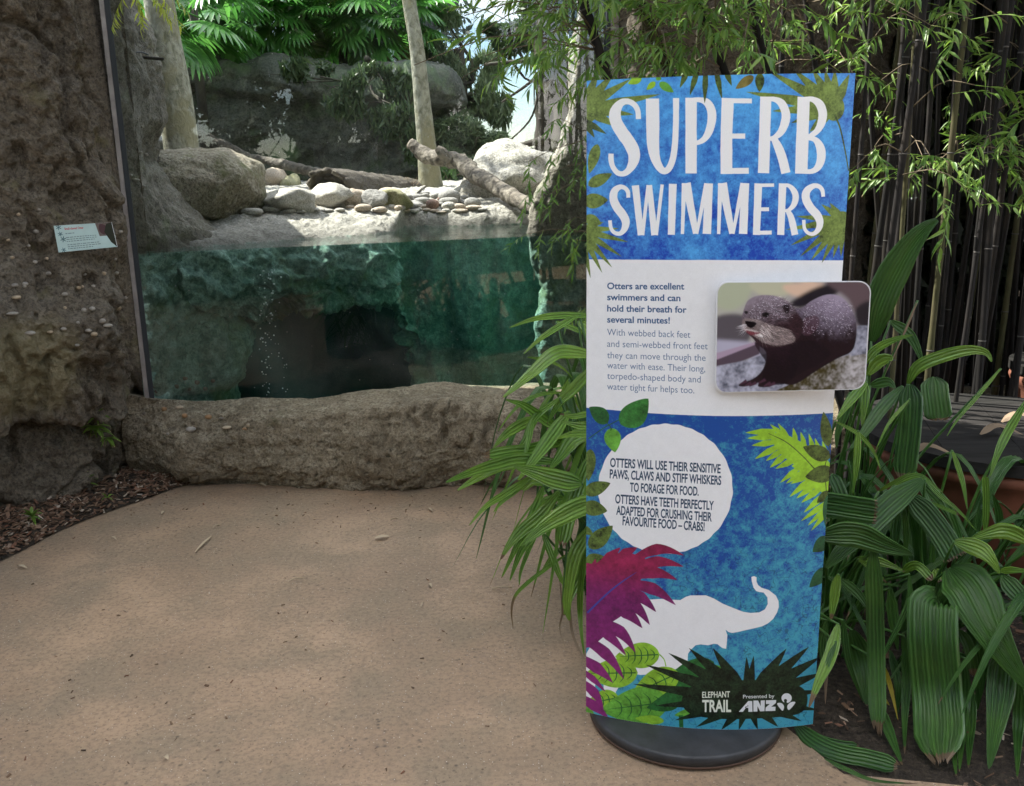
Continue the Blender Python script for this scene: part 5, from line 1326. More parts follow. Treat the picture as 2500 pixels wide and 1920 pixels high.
a_ = np.linspace(-.10 * np.pi, 1.10 * np.pi, 44); rings = []; sidev = np.array([dirv[1], -dirv[0], 0])
for q_, u in enumerate(np.linspace(0, 1, 22)):
    r_ = .185 * (1 - .30 * u); cc = c0_ + dirv * u * 1.3
    rings.append([cc - sidev * math.cos(t_) * r_ * 1.05 + np.array([0, 0, math.sin(t_) * r_ * .90]) + dirv * (.03 * math.sin(t_ * 5) + .02 * math.sin(t_ * 11)) * (1 - u) for t_ in a_])
O_ = np.array(rings); cen_ = c0_ + dirv * np.linspace(0, 1.3, 22)[:, None]
O_ = cen_[:, None] + (O_ - cen_[:, None]) * (1 + .22 * fbm(O_ * np.array([7, 7, 7]), 4, .6, ridge=True))[..., None]
I_ = cen_[:, None] + (O_ - cen_[:, None]) * .84
nv_ = O_.reshape(-1, 3); ni_ = I_.reshape(-1, 3); g_ = grid_faces(22, 44); k_ = len(nv_)
rim = np.stack([np.arange(43), np.arange(1, 44), np.arange(1, 44) + k_, np.arange(43) + k_], -1)
obj('log_body', np.vstack([nv_, ni_]), [np.vstack([g_, g_[:, ::-1] + k_, rim])], M_DKLOG, lg)
for nm, lb, pts_, rd, mt_ in (('fallen_branch', 'thin dark fallen branch lying left over the hollow log', [(615, 385, 8.0), (670, 397, 7.9), (740, 414, 7.6), (800, 430, 7.4), (850, 446, 7.3)], [.02, .028, .03, .03, .02], M_DKLOG),
                              ('sloping_log', 'dark sloping log against the rock wall behind the boulder', [(475, 328, 8.6), (530, 350, 8.6), (600, 385, 8.6), (640, 402, 8.5)], [.04, .04, .035, .02], M_DKLOG)):
    V, f = rough_tube(pts_, rd, n=40, seed=7, amp=.3); o = obj(nm, V, f, mt_); tag(o, lb, 'log')
for px, py, w_, h_, lb, mm in ((675, 448, 70, 60, 'tan curved stone left of the hollow log', M_PEB[1]), (712, 455, 50, 50, 'olive stone half hidden left of the hollow log', M_PEB[4]), (400, 352, 60, 44, 'grey rock between the slope and the thick trunk', M_PEB[2])):
    c_ = P(px, py, y=8.3); dep = 8.1; V, f = rock_shape(3, px, 12, 12, .1, (w_ / F_PX * dep / 2, .15, h_ / F_PX * dep / 2)); o = obj('bank_rock', V + c_, f, mm); tag(o, lb, 'stone')
# dry grass tuft
gt = thing('grass_tuft', 'dry spiky grass tuft on the bank left of the slender trunk', 'grass tuft', P(987, 470, y=8))
parts = []
for k in range(60):
    b_ = P(987 + RNG.uniform(-8, 8), 468, y=8); e = P(987 + RNG.normal() * 18, 430 + abs(RNG.normal()) * 14, y=8 + RNG.uniform(-.1, .1))
    parts.append(tube(smooth_path([b_, (b_ + e) / 2 + RNG.normal(size=3) * .01, e], 5), np.linspace(.005, .001, 5), 3))
V, f = join(parts); obj('blades', V, f, M_DRY, gt, attrs={'dry': np.zeros(len(V))})

# ---- aviary netting behind the trees
mt, t = nmat('netting'); s = NT(t)
geo = s.n('NewGeometry'); sep = s.n('SeparateXYZ'); s.l(geo.outputs['Position'], sep.inputs[0])
def wire(sock): return s.math('LESS_THAN', s.math('FRACT', s.math('MULTIPLY', sock, 95.0)), 0.45)
fcs = s.math('MAXIMUM', wire(sep.outputs[0]), wire(sep.outputs[2]))
tr = s.n('BsdfTransparent'); df = s.n('BsdfDiffuse'); df.inputs['Color'].default_value = (.05, .055, .06, 1)
ms = s.n('MixShader'); s.l(fcs, ms.inputs[0]); s.l(tr.outputs[0], ms.inputs[1]); s.l(df.outputs[0], ms.inputs[2]); s.out(ms.outputs[0])
V = np.array([(-9, 14.2, .5), (7, 14.2, .5), (7, 14.2, 6.2), (-9, 14.2, 6.2)], float)
o = obj('aviary_netting', V, [np.array([(0, 1, 2, 3)])], mt, smooth=False); tag(o, 'fine dark netting stretched against the sky at the back of the enclosure', 'netting')

# ---- bubbles
mt, t = nmat('air_bubble'); s = NT(t); s.out(s.principled((.8, .85, .85), .1, None, .8).outputs[0])
parts = []; V0, f0 = ICO[2]
for k in range(95):
    u = RNG.uniform() ; py = 650 + u * 315; col_ = RNG.choice([648, 662, 690], p=[.45, .25, .3]); px = col_ + RNG.normal() * (5 + 10 * (1 - u))
    if col_ == 690 and py < 840: px = 655 + RNG.normal() * 12
    g_ = PG(px, py); c_ = CAM + (g_ - CAM) * 1.06
    parts.append((V0 * RNG.uniform(.0018, .0050) + c_, f0))
V, f = join(parts); o = obj('air_bubbles', V, f, mt); tag(o, 'small bright air bubbles rising in the pond', 'bubbles'); o['kind'] = 'stuff'

# ---- mulch bed at the foot of the rock wall
inner = [P(*q, z=0)[:2] for q in ((455, 1172), (400, 1150), (330, 1140), (250, 1145), (180, 1180), (60, 1230), (-60, 1280), (-200, 1330))]
outer = [P(*q, z=0)[:2] for q in ((460, 1184), (420, 1196), (345, 1224), (235, 1262), (130, 1306), (60, 1344), (-60, 1400), (-200, 1460))]
inner, outer = smooth_path(inner, 60), smooth_path(outer, 60)
V = np.zeros((60, 14, 3))
for j, u in enumerate(np.linspace(-.25, 1, 14)):
    V[:, j, :2] = inner * (1 - u) + outer * u; V[:, j, 2] = .004 + .05 * math.sqrt(max(0, 1 - max(u, 0) ** 2)) * np.clip(np.linspace(0, 10, 60), 0, 1)
V[..., 2] += .01 * noise(V * 20) * (V[..., 2] > .01)
mu = obj('mulch_bed', V.reshape(-1, 3), grid_faces(60, 14), M_SOIL); mu['kind'] = 'structure'
bvh_m = BVHTree.FromPolygons([tuple(v) for v in V.reshape(-1, 3)], [tuple(q) for q in grid_faces(60, 14).tolist()])
mt, t = nmat('wood_chip'); s = NT(t); geo = s.n('NewGeometry')
cr_ = s.ramp(geo.outputs['Random Per Island'], [(0.0, (.045, .028, .018)), (.35, (.13, .075, .045)), (.6, (.20, .13, .085)), (.8, (.16, .07, .04)), (.93, (.34, .27, .20)), (1.0, (.42, .35, .28))])
s.out(s.principled(cr_, .85, None, .3).outputs[0]); M_CHIP = mt
def chips(n, sampler, size, flat=.25):
    parts = []
    for k in range(n):
        c_, ok = sampler()
        if not ok: continue
        L_ = size * RNG.uniform(.5, 1.7); W_ = L_ * RNG.uniform(.2, .55); H_ = W_ * flat
        Vb, fb = box(-L_ / 2, L_ / 2, -W_ / 2, W_ / 2, -H_ / 2, H_ / 2); Vb = Vb.copy(); Vb[:4, 1] *= RNG.uniform(.3, 1)
        d = RNG.normal(size=3); d[2] *= .3
        parts.append((rot_to(Vb, d, RNG.uniform(-.5, .5)) + c_, fb))
    return join(parts)
def smp():
    i = RNG.uniform(0, 59); u = RNG.uniform(-.2, 1.0) ; k = int(i); f_ = i - k
    a_ = inner[k] * (1 - f_) + inner[min(k + 1, 59)] * f_; b_ = outer[k] * (1 - f_) + outer[min(k + 1, 59)] * f_
    p = a_ * (1 - u) + b_ * u
    h = bvh_m.ray_cast(Vector((p[0], p[1], 1)), Vector((0, 0, -1)))
    z_ = h[0][2] if h[0] is not None else 0
    return np.array([p[0], p[1], z_ + RNG.uniform(.001, .012)]), True
V, f = chips(4200, smp, .022); o = obj('wood_mulch', V, f, M_CHIP, smooth=False); tag(o, 'brown bark mulch along the foot of the rock wall', 'mulch'); o['kind'] = 'stuff'
# litter on the path: crumbs as one mass, larger pieces one by one
def smp2():
    r0 = RNG.uniform()
    if r0 < .45: p = P(RNG.uniform(0, 1250), 1195 + abs(RNG.normal()) * 60, z=0)
    else: p = P(RNG.uniform(-50, 1350), RNG.uniform(1200, 1900), z=0)
    return np.array([p[0], p[1], .003]), (p[1] < 4.35)
V, f = chips(420, smp2, .0085, .3); o = obj('litter_crumbs', V, f, M_CHIP, smooth=False); tag(o, 'tiny crumbs of bark and leaf scattered over the path', 'litter'); o['kind'] = 'stuff'
def smp3():
    p = np.array([RNG.uniform(.45, 2.6), RNG.uniform(2.0, 4.2)]); return np.array([p[0], p[1], -.008 + RNG.uniform(.0, .012)]), P_in(p)
def P_in(p): return p[0] > .42 and not (p[1] < 2.3 and p[0] < 1.1)
V, f = chips(2600, smp3, .017, .12); o = obj('leaf_litter', V, f, M_CHIP, smooth=False); tag(o, 'brown dead leaf litter on the soil under the strap-leaf plants', 'litter'); o['kind'] = 'stuff'
lit = [((477, 1350), (517, 1312), 7, 'straw-coloured flat twig, longest on the left half of the path'), ((915, 1317), (950, 1312), 16, 'curled yellowish dead leaf on the path below the window middle'),
       ((43, 1383), (66, 1390), 9, 'pale dead leaf at the left edge of the path'), ((703, 1422), (742, 1414), 5, 'thin pale forked twig in the middle of the path'), ((1047, 1428), (1054, 1436), 7, 'small pale leaf on the path in line with the plant tips'),
       ((1028, 1482), (1034, 1474), 5, 'tiny pale leaf a little below the small one near the plant'), ((520, 1290), (538, 1285), 4, 'short pale twig above the long flat twig'), ((272, 1313), (284, 1320), 6, 'pinkish bark chip near the mulch'),
       ((395, 1257), (402, 1251), 7, 'white fleck of leaf near the mulch edge'), ((1200, 1440), (1250, 1438), 5, 'brown forked twig on the path beside the plant'), ((630, 1183), (650, 1190), 6, 'brown bark strip against the ledge'),
       ((460, 1184), (490, 1186), 7, 'pale bark strip where mulch meets the ledge'), ((962, 1188), (992, 1186), 6, 'reddish bark strip below the window middle'), ((1030, 1193), (1050, 1195), 5, 'pale bark strip right of the reddish one'), ((953, 1272), (972, 1270), 3, 'thin pale splinter right of the path middle'),
       ((1045, 1243), (1055, 1250), 6, 'small buff leaf nearer the ledge, right of the middle'), ((401, 1850), (411, 1858), 11, 'round white fleck near the bottom of the path'), ((1187, 1200), (1215, 1199), 5, 'pale leaf strip by the ledge under the plant'), ((1948, 1812), (1962, 1842), 3, 'thin pink stem lying beside the banner base')]
for k, (a_, b_, w_, lb) in enumerate(lit):
    p0, p1 = P(*a_, z=.004), P(*b_, z=.004); d = p1 - p0; Lg = np.linalg.norm(d); dep = (p0 - CAM) @ _w; W_ = w_ / F_PX * dep
    u = np.linspace(0, 1, 7); sd = np.cross(d / Lg, [0, 0, 1.0])
    prof = np.sin(np.pi * np.clip(u, .06, .95)) ** .6 if w_ > 5 else np.linspace(1, .5, 7)
    V = np.array([p0 + d * q_ + sd * s_ * W_ * .5 * pf + np.array([0, 0, .002 + .006 * math.sin(q_ * 3) + abs(s_) * .003]) for q_, pf in zip(u, prof) for s_ in (-1, 0, 1)])
    o = obj('fallen_leaf' if w_ > 5 else 'fallen_twig', V, grid_faces(7, 3), M_STRAW, attrs={'dry': np.zeros(len(V))}) if 'M_STRAW' in globals() else None
    if o: tag(o, lb, 'litter')

# ---- seedlings by the mulch
def seedling(base_px, tips, label, leafw, y=None, stem=None):
    b_ = P(*base_px, z=.04); y = b_[1]
    th_ = thing('seedling', label, 'seedling', b_)
    for (a0, b0), (a1, b1), w_ in tips:
        p0, p1 = P(a0, b0, y=y - .03), P(a1, b1, y=y - .03 + RNG.uniform(-.12, .05))
        mid_ = (p0 + p1) / 2 + [0, 0, .01]
        strap3(th_, [p0, mid_, p1], w_ / F_PX * 4.1, M_BAMB, 0, .2, RNG.uniform(-.5, .5), 3, 8, fold=.5)
    if stem:
        Q = [P(a_, b__, y=y - .02) for a_, b__ in stem]; V, f = tube(smooth_path([b_] + Q, 12), np.linspace(.006, .003, 12), 6); obj('stem', V, f, M_TWIG, th_)
    return th_
r9 = np.random.default_rng(5)
tp = []
for cx, cy, n_, sp in ((240, 1015, 9, 42), (228, 1040, 10, 48), (248, 1052, 12, 50), (262, 1068, 9, 42)):
    for k in range(n_):
        a_ = math.radians(r9.uniform(-30, 210)); L_ = sp * r9.uniform(.6, 1.1)
        tp.append(((cx, cy), (cx + L_ * math.cos(a_), cy + L_ * .75 * abs(math.sin(a_)) * (1 if r9.random() < .85 else -.6)), r9.uniform(6, 10)))
seedling((208, 1190), tp, 'knee-high bamboo seedling with narrow pink-tipped leaves in the rock corner', 8, stem=[(210, 1140), (214, 1090), (225, 1045), (240, 1010)])
seedling((78, 1268), [((78, 1260), (78 + 30 * math.cos(a_), 1262 + 26 * math.sin(a_)), 8) for a_ in (-2.9, -2.4, -.3, -.8, .5, 2.2, 1.2, -1.6)], 'tiny bright green seedling on the mulch by the path', 6)
seedling((262, 1225), [((262, 1215), (262 + 18 * math.cos(a_), 1215 + 16 * math.sin(a_)), 6) for a_ in (-2.6, -.4, .6, 2.6)], 'tiny dark seedling in the middle of the mulch', 6)
seedling((205, 1188), [((205, 1180), (205 + 40 * math.cos(a_), 1178 + 30 * math.sin(a_)), 9) for a_ in (-2.9, -2.4, -.3, -.8, -1.3, .3)], 'low leafy seedling at the foot of the bamboo seedling', 6)

# ---- terracotta pots with wooden lids
M_TERRA = plain_mat('terracotta', (0.20, 0.07, 0.04), 0.75, nscale=6, var=.28, bump=.2)
mt, t = nmat('lid_wood'); s = NT(t); geo = s.n('NewGeometry')
mpn = s.n('Mapping'); mpn.inputs['Scale'].default_value = (.12, 1, 1); mpn.inputs['Rotation'].default_value = (0, 0, .25); s.l(geo.outputs['Position'], mpn.inputs['Vector'])
a = s.noise(mpn.outputs['Vector'], 40, 5, .6); col = s.ramp(a, [(.3, (.016, .015, .014)), (.7, (.034, .032, .030))])
s.out(s.principled(col, .9, s.bump(a, .4, .004), .12).outputs[0]); M_LIDW = mt
def lathe(prof, n=64):
    a_ = np.linspace(0, 2 * np.pi, n, endpoint=False)
    V = np.array([(r_ * math.cos(t_), r_ * math.sin(t_), z_) for t_ in a_ for r_, z_ in prof])
    return V, grid_faces(n, len(prof), wrap_u=True)
def pot(c, R, H, label, rot=.2, tiltlid=0):
    th_ = thing('terracotta_pot', label, 'plant pot', (c[0], c[1], 0))
    V, f = lathe([(0, .0), (R * .62, .0), (R * .80, H * .35), (R * .93, H * .75), (R * .95, H * .86), (R * 1.0, H * .90), (R * 1.03, H * .95), (R * 1.0, H), (R * .93, H), (R * .90, H * .93), (0, H * .90)])
    obj('pot_body', V + np.array([c[0], c[1], 0]), f, M_TERRA, th_)
    V, f = lathe([(R * .70, H * .20), (R * .73, H * .22), (R * .76, H * .20)], 64)
    # planks cut to a disc
    npk = 4; wR = R * 1.04
    for k in range(npk):
        x0, x1 = -wR + 2 * wR * k / npk + .0012, -wR + 2 * wR * (k + 1) / npk - .0012
        xs_ = np.linspace(x0, x1, 12); top = [(x, math.sqrt(max(0, wR ** 2 - x * x))) for x in xs_]
        out_ = top + [(x, -y) for x, y in top[::-1]]
        n_ = len(out_); c_, s_ = math.cos(rot), math.sin(rot)
        V = np.array([(c[0] + x * c_ - y * s_, c[1] + x * s_ + y * c_, z_) for z_ in (H + .002, H + .042) for x, y in out_])
        sd = np.array([(q_, (q_ + 1) % n_, n_ + (q_ + 1) % n_, n_ + q_) for q_ in range(n_)])
        caps = np.array([(q_ + n_, q_ + 1 + n_, 2 * n_ - 2 - q_, 2 * n_ - 1 - q_) for q_ in range(11)])
        obj('plank', V, [np.vstack([sd, caps, caps[:, ::-1] - n_])], M_LIDW, th_, smooth=False)
    return th_
# large pot in front: lid centre from its ellipse in the photo
pot((1.86, 3.42), .50, .50, 'large terracotta pot with a dark plank lid, nearer one of the two at the right', rot=-.25)
pot((2.72, 4.2), .36, .56, 'second terracotta pot with a round dark lid, farther back by the bamboo', rot=.3)
# dry leaves and stalks lying on the lids
for k, (px, py, lb) in enumerate([(2270, 1110, 'curled dry leaf lying on the front pot lid'), (2440, 1060, 'bundle of dry leaves at the back of the front pot lid'), (2490, 1030, 'long dry leaf hanging over the back pot lid')]):
    c_ = P(px, py, z=.56); Q = [c_ + [-.07, 0, .0], c_ + [0, .02, .03], c_ + [.08, -.02, .0]]
    o = strap3(None, Q, .03, M_DRY, 0, 0, .4, 5, 10, name='dry_leaf'); tag(o, lb, 'dry leaf')

# ================================================================== the banner
BW, BZ0, BZ1, BYAW, BSAG, BX0, BY0, BLEAN = 0.6195, 0.045, 1.738, -0.1249, 0.0512, 0.4932, 2.2434, 0.0045
def board_pt(u, z, off=0.0):
    """u in -1..1 across, z height; off = distance in front of the sheet"""
    lx = u * BW / 2; ly = BSAG * u * u - off
    return np.stack([BX0 + lx * math.cos(BYAW) - ly * math.sin(BYAW), BY0 + lx * math.sin(BYAW) + ly * math.cos(BYAW) + BLEAN * z, z + 0 * u], -1)
BH = BZ1 - BZ0
def px2uv(px, py, flat=None):
    """print coordinate (metres across, metres down) of a point of the printed sheet as photographed"""
    px, py = np.atleast_1d(np.asarray(px, float)), np.atleast_1d(np.asarray(py, float))
    v = (px[:, None] - 1250) / F_PX * CR + (py[:, None] - 960) / F_PX * CD + _w
    ex = np.array([math.cos(BYAW), math.sin(BYAW), 0]); ey = np.array([-math.sin(BYAW), math.cos(BYAW), 0])
    ly = np.zeros(len(px)); z = np.full(len(px), 1.0)
    for _ in range(8):
        o_ = np.array([BX0, BY0, 0]) + np.outer(ly, ey) + np.outer(z * BLEAN, [0, 1, 0])
        t_ = ((o_ - CAM) @ ey) / (v @ ey)
        p = CAM + v * t_[:, None]; z = p[:, 2]
        lx = ((p - np.array([BX0, BY0, 0]) - np.outer(z * BLEAN, [0, 1, 0])) @ ex)
        if flat is None: ly = BSAG * (2 * lx / BW) ** 2
    return np.stack([lx + BW / 2, BZ1 - z], -1)

PPM = 1650                                   # print resolution, dots per metre
TW, TH = int(BW * PPM), int(BH * PPM)
def lin(c): c = np.asarray(c, float) / 255; return np.where(c <= .04045, c / 12.92, ((c + .055) / 1.055) ** 2.4)
class Canvas:
    def __init__(s, w, h): s.w, s.h = w, h; s.a = np.zeros((h, w, 3), np.float32)
    def mask(s, polys, ssn=3):
        """even-odd coverage of closed contours (pixel coordinates)"""
        allp = np.vstack(polys); x0, y0 = np.floor(allp.min(0)).astype(int) - 1; x1, y1 = np.ceil(allp.max(0)).astype(int) + 2
        x0, y0, x1, y1 = max(x0, 0), max(y0, 0), min(x1, s.w), min(y1, s.h)
        if x1 <= x0 or y1 <= y0: return None
        W, H = x1 - x0, y1 - y0; cov = np.zeros((H * ssn, W + 1), np.float32)
        ys = y0 + (np.arange(H * ssn) + .5) / ssn
        acc = np.zeros((H * ssn, W * ssn + 1), np.int16)
        for pl in polys:
            a_, b_ = pl, np.roll(pl, -1, 0)
            for (ax, ay), (bx_, by_) in zip(a_, b_):
                if ay == by_: continue
                lo, hi = (ay, by_) if ay < by_ else (by_, ay)
                i0, i1 = np.searchsorted(ys, lo), np.searchsorted(ys, hi)
                if i1 <= i0: continue
                yy = ys[i0:i1]; xx = ax + (yy - ay) * (bx_ - ax) / (by_ - ay)
                k = np.clip(np.ceil((xx - x0) * ssn - .5), 0, W * ssn).astype(int)
                np.add.at(acc, (np.arange(i0, i1), k), 1)
        ins = (np.cumsum(acc[:, :-1], 1) & 1).astype(np.float32)
        return (x0, y0, x1, y1), ins.reshape(H, ssn, W, ssn).mean((1, 3))
    def fill(s, polys, col, alpha=1.0):
        if isinstance(polys, np.ndarray): polys = [polys]
        r_ = s.mask(polys)
        if r_ is None: return
        (x0, y0, x1, y1), m_ = r_
        m_ = (m_ * alpha)[..., None]
        c_ = col[y0:y1, x0:x1] if getattr(col, 'ndim', 1) == 3 else np.asarray(col)
        s.a[y0:y1, x0:x1] = s.a[y0:y1, x0:x1] * (1 - m_) + c_ * m_
def blur(a, r):
    k = max(1, int(r)); out_ = a
    for _ in range(2):
        for ax in (0, 1):
            p = np.pad(out_, [(k + 1, k) if i == ax else (0, 0) for i in range(out_.ndim)], mode='edge')
            c_ = np.cumsum(p, ax, dtype=np.float64)
            n = out_.shape[ax]
            out_ = (np.take(c_, np.arange(2 * k + 1, 2 * k + 1 + n), ax) - np.take(c_, np.arange(0, n), ax)) / (2 * k + 1)
    return out_
def fnoise(w, h, sc, oct=4, seed=0, gain=.6):
    r_ = np.random.default_rng(seed); o_ = np.zeros((h, w)); amp = 1
    for k in range(oct):
        n_ = max(2, int(w / sc * 2 ** k)), max(2, int(h / sc * 2 ** k))
        g_ = r_.normal(size=(n_[1] + 2, n_[0] + 2))
        yy = np.linspace(0, n_[1], h); xx = np.linspace(0, n_[0], w); yi, xi = np.minimum(yy.astype(int), n_[1] - 0), np.minimum(xx.astype(int), n_[0] - 0)
        fy, fx = yy - yi, xx - xi; fy = fy * fy * (3 - 2 * fy); fx = fx * fx * (3 - 2 * fx); fy, fx = fy[:, None], fx[None]
        a_, b_, c_, d_ = g_[yi][:, xi], g_[yi][:, xi + 1], g_[yi + 1][:, xi], g_[yi + 1][:, xi + 1]
        o_ += amp * ((a_ * (1 - fx) + b_ * fx) * (1 - fy) + (c_ * (1 - fx) + d_ * fx) * fy); amp *= gain
    return o_ / 1.4
def textured(base_rgb, n, amt): return np.clip(lin(base_rgb) * (1 + amt * n[..., None]), 0, 1)

cv = Canvas(TW, TH)
ORI = {'A': (1400, 150, 2.9173), 'B': (1400, 640, 2.9173), 'C': (1400, 980, 3.1257), 'D': (1400, 1300, 2.8)}
def tx(pts, k):
    """traced points of one enlargement -> print pixels"""
    o_ = ORI[k]; p = np.asarray(pts, float)
    return px2uv(o_[0] + p[:, 0] / o_[2], o_[1] + p[:, 1] / o_[2]) * PPM
def closed(pts, n=8):
    p = np.asarray(pts, float); q = np.vstack([p[-1], p, p[0], p[1]]); o_ = []
    for k in range(1, len(p) + 1):
        t_ = np.linspace(0, 1, n, endpoint=False)[:, None]; a_, b_, c_, d_ = q[k - 1], q[k], q[k + 1], q[k + 2]
        o_.append(.5 * (2 * b_ + (c_ - a_) * t_ + (2 * a_ - 5 * b_ + 4 * c_ - d_) * t_ ** 2 + (3 * b_ - a_ - 3 * c_ + d_) * t_ ** 3))
    return np.vstack(o_)
def stroke(pts, n=40, wob=0.0):
    """variable width stroke from (x, y, w) points, as a polygon"""
    p = smooth_path(np.asarray(pts, float), n) if len(pts) > 2 else smooth_path(pts, 8)
    T = np.gradient(p[:, :2], axis=0); T /= np.linalg.norm(T, axis=1)[:, None] + 1e-9
    Nn = np.stack([-T[:, 1], T[:, 0]], -1); w_ = p[:, 2:] / 2
    w_ = w_ * (1 + wob * np.random.default_rng(len(pts)).normal(size=w_.shape))
    return np.vstack([p[:, :2] + Nn * w_, (p[:, :2] - Nn * w_)[::-1]])

# grounds
g1_, g2_, g3_ = fnoise(TW, TH, 260, 4, 1), fnoise(TW, TH, 26, 4, 2, .8), fnoise(TW, TH, 5, 2, 3)
yv = np.linspace(0, 1, TH)[:, None]
def mixc(a_, b_, t_): t_ = np.clip(t_, 0, 1)[..., None]; return lin(a_) * (1 - t_) + lin(b_) * t_
top = mixc((32, 72, 180), (92, 178, 244), .75 - yv * 1.9 + .32 * g1_ + .16 * g2_ + .09 * g3_)
low_ = mixc((30, 78, 158), (70, 160, 186), .02 + (yv - .5) * 2.3 + .16 * g1_ + .26 * g2_ + .16 * g3_)
low_ = low_ * (1 - .42 * np.clip((np.abs(fnoise(TW, TH, 60, 3, 9)) < .055) * 1.0, 0, 1)[..., None] * ss(.62, .75, yv)[..., None])
white = lin((240, 240, 243)) * (1 + .012 * g2_[..., None])
cv.a[:] = white
e1 = px2uv([1432.6, 1500, 1580, 1729, 1900, 2062], [633.4, 634, 634.6, 635, 635.6, 636])
e2 = px2uv([1434, 1500, 1600, 1752, 1900, 2040], [996, 1002, 1010, 1016, 1014.5, 1008])
cv.fill(np.vstack([[(-5, -5)], [(TW + 5, -5)], [(TW + 5, e1[-1, 1] * PPM)], e1[::-1] * PPM, [(-5, e1[0, 1] * PPM)]]), top)
cv.fill(np.vstack([[(-5, e2[0, 1] * PPM)], e2 * PPM, [(TW + 5, e2[-1, 1] * PPM)], [(TW + 5, TH + 5)], [(-5, TH + 5)]]), low_)
OLIVE = textured((112, 132, 62), g2_ * .8 + g3_ * .5 + g1_ * .4, .30); OLIVE2 = textured((78, 96, 44), g2_ + g3_ * .6, .32)
LIME = textured((150, 196, 52), g2_ + g1_, .10); LEAFC = textured((104, 168, 62), g2_ * .8 + g1_ * .8, .22); DKG = textured((44, 104, 50), g2_ + g1_, .22)
BLK = textured((26, 42, 26), g2_ + g3_, .45); MAG = textured((146, 36, 78), g1_ * .9 + g2_ * .5, .30); BR = textured((110, 100, 50), g2_ + g1_, .3)
MAG = MAG * (1 - .0) ; purple = textured((128, 38, 118), g1_ + g2_ * .5, .25)
yy_ = np.arange(TH)[:, None] / TH; mwt = (ss(.72, .80, yy_) * np.ones((1, TW)))[..., None]
MAG = MAG * (1 - mwt * .8) + purple * mwt * .8

def blade(base_, tip_, w_, k, col, skew=0.0, bw=.35):
    b_, t_ = np.array(base_, float), np.array(tip_, float); d = t_ - b_; L_ = np.linalg.norm(d); n_ = np.array([-d[1], d[0]]) / L_
    u = np.linspace(0, 1, 12); hw = w_ / 2 * np.clip(np.minimum((u + bw) / (.45 + bw), (1 - u) / .55) ** .8, 0, 1)
    mid_ = b_ + u[:, None] * d + n_ * (skew * L_ * np.sin(u * np.pi))[:, None]
    cv.fill(tx(np.vstack([mid_ + n_ * hw[:, None], (mid_ - n_ * hw[:, None])[::-1]]), k), col)
def fan(c_, tips, w_, k, col, core=None):
    for t_ in tips: blade(c_, t_, w_, k, col, 0, 1.0)
    if core: cv.fill(tx(closed([(c_[0] + core[0] * math.cos(a_), c_[1] + core[1] * math.sin(a_)) for a_ in np.linspace(0, 2 * np.pi, 10, endpoint=False)]), k), col)
def lshape(base_, tip_, w_, k, col, skew=.0):
    b_, t_ = np.array(base_, float), np.array(tip_, float); d = t_ - b_; L_ = np.linalg.norm(d); n_ = np.array([-d[1], d[0]]) / L_
    u = np.linspace(0, 1, 24); hw = w_ / 2 * np.sin(np.pi * u ** .75) ** .8
    hw[0] = hw[-1] = 0
    mid_ = b_ + u[:, None] * d + n_ * (skew * L_ * np.sin(u * np.pi))[:, None]
    cv.fill(tx(np.vstack([mid_ + n_ * hw[:, None], (mid_ - n_ * hw[:, None])[::-1]]), k), col)
# --- upper foliage
fan((70, 340), [(180, 60), (300, 70), (410, 125), (620, 235), (430, 380), (330, 470)], 66, 'A', OLIVE, (110, 110))
fan((75, 420), [(235, 518), (150, 545), (60, 520)], 46, 'A', OLIVE2)
fan((1855, 330), [(1390, 70), (1560, 50), (1700, 50), (1790, 60), (1862, 60), (1965, 92), (1228, 218), (1415, 355), (1550, 440), (1680, 505)], 74, 'A', OLIVE, (75, 95))
cv.fill(tx(stroke([(1860, 380, 16), (1900, 480, 12), (1935, 640, 10), (1960, 780, 8)]), 'A'), OLIVE2)
fan((1915, 1130), [(1765, 1018), (1825, 1008), (1588, 1105), (1512, 1200), (1545, 1312), (1612, 1392), (1688, 1424), (1768, 1438), (1850, 1400), (1905, 1392), (1950, 1330)], 50, 'A', OLIVE, (62, 62))
fan((50, 1200), [(215, 1145), (325, 1192), (392, 1288), (345, 1392), (276, 1470), (205, 1508), (122, 1545)], 44, 'A', OLIVE, (62, 60))
for b_, t_ in (((815, 60), (758, 190)), ((885, 60), (828, 245)), ((942, 60), (934, 300)), ((1012, 50), (1058, 270)), ((1082, 60), (1127, 176))): blade(b_, t_, 42, 'A', OLIVE2, 0, .9)
lshape((485, 118), (388, 160), 56, 'A', LIME); lshape((583, 148), (520, 204), 42, 'A', LIME); lshape((612, 152), (714, 222), 58, 'A', LEAFC); lshape((590, 112), (625, 130), 40, 'A', LEAFC)
lshape((1282, 106), (1155, 196), 66, 'A', BR); lshape((1328, 84), (1325, 218), 66, 'A', OLIVE2)
lshape((172, 590), (112, 800), 78, 'A', OLIVE); lshape((105, 885), (275, 800), 84, 'A', OLIVE); lshape((70, 1000), (246, 988), 108, 'A', OLIVE); lshape((80, 1110), (200, 1160), 80, 'A', OLIVE)
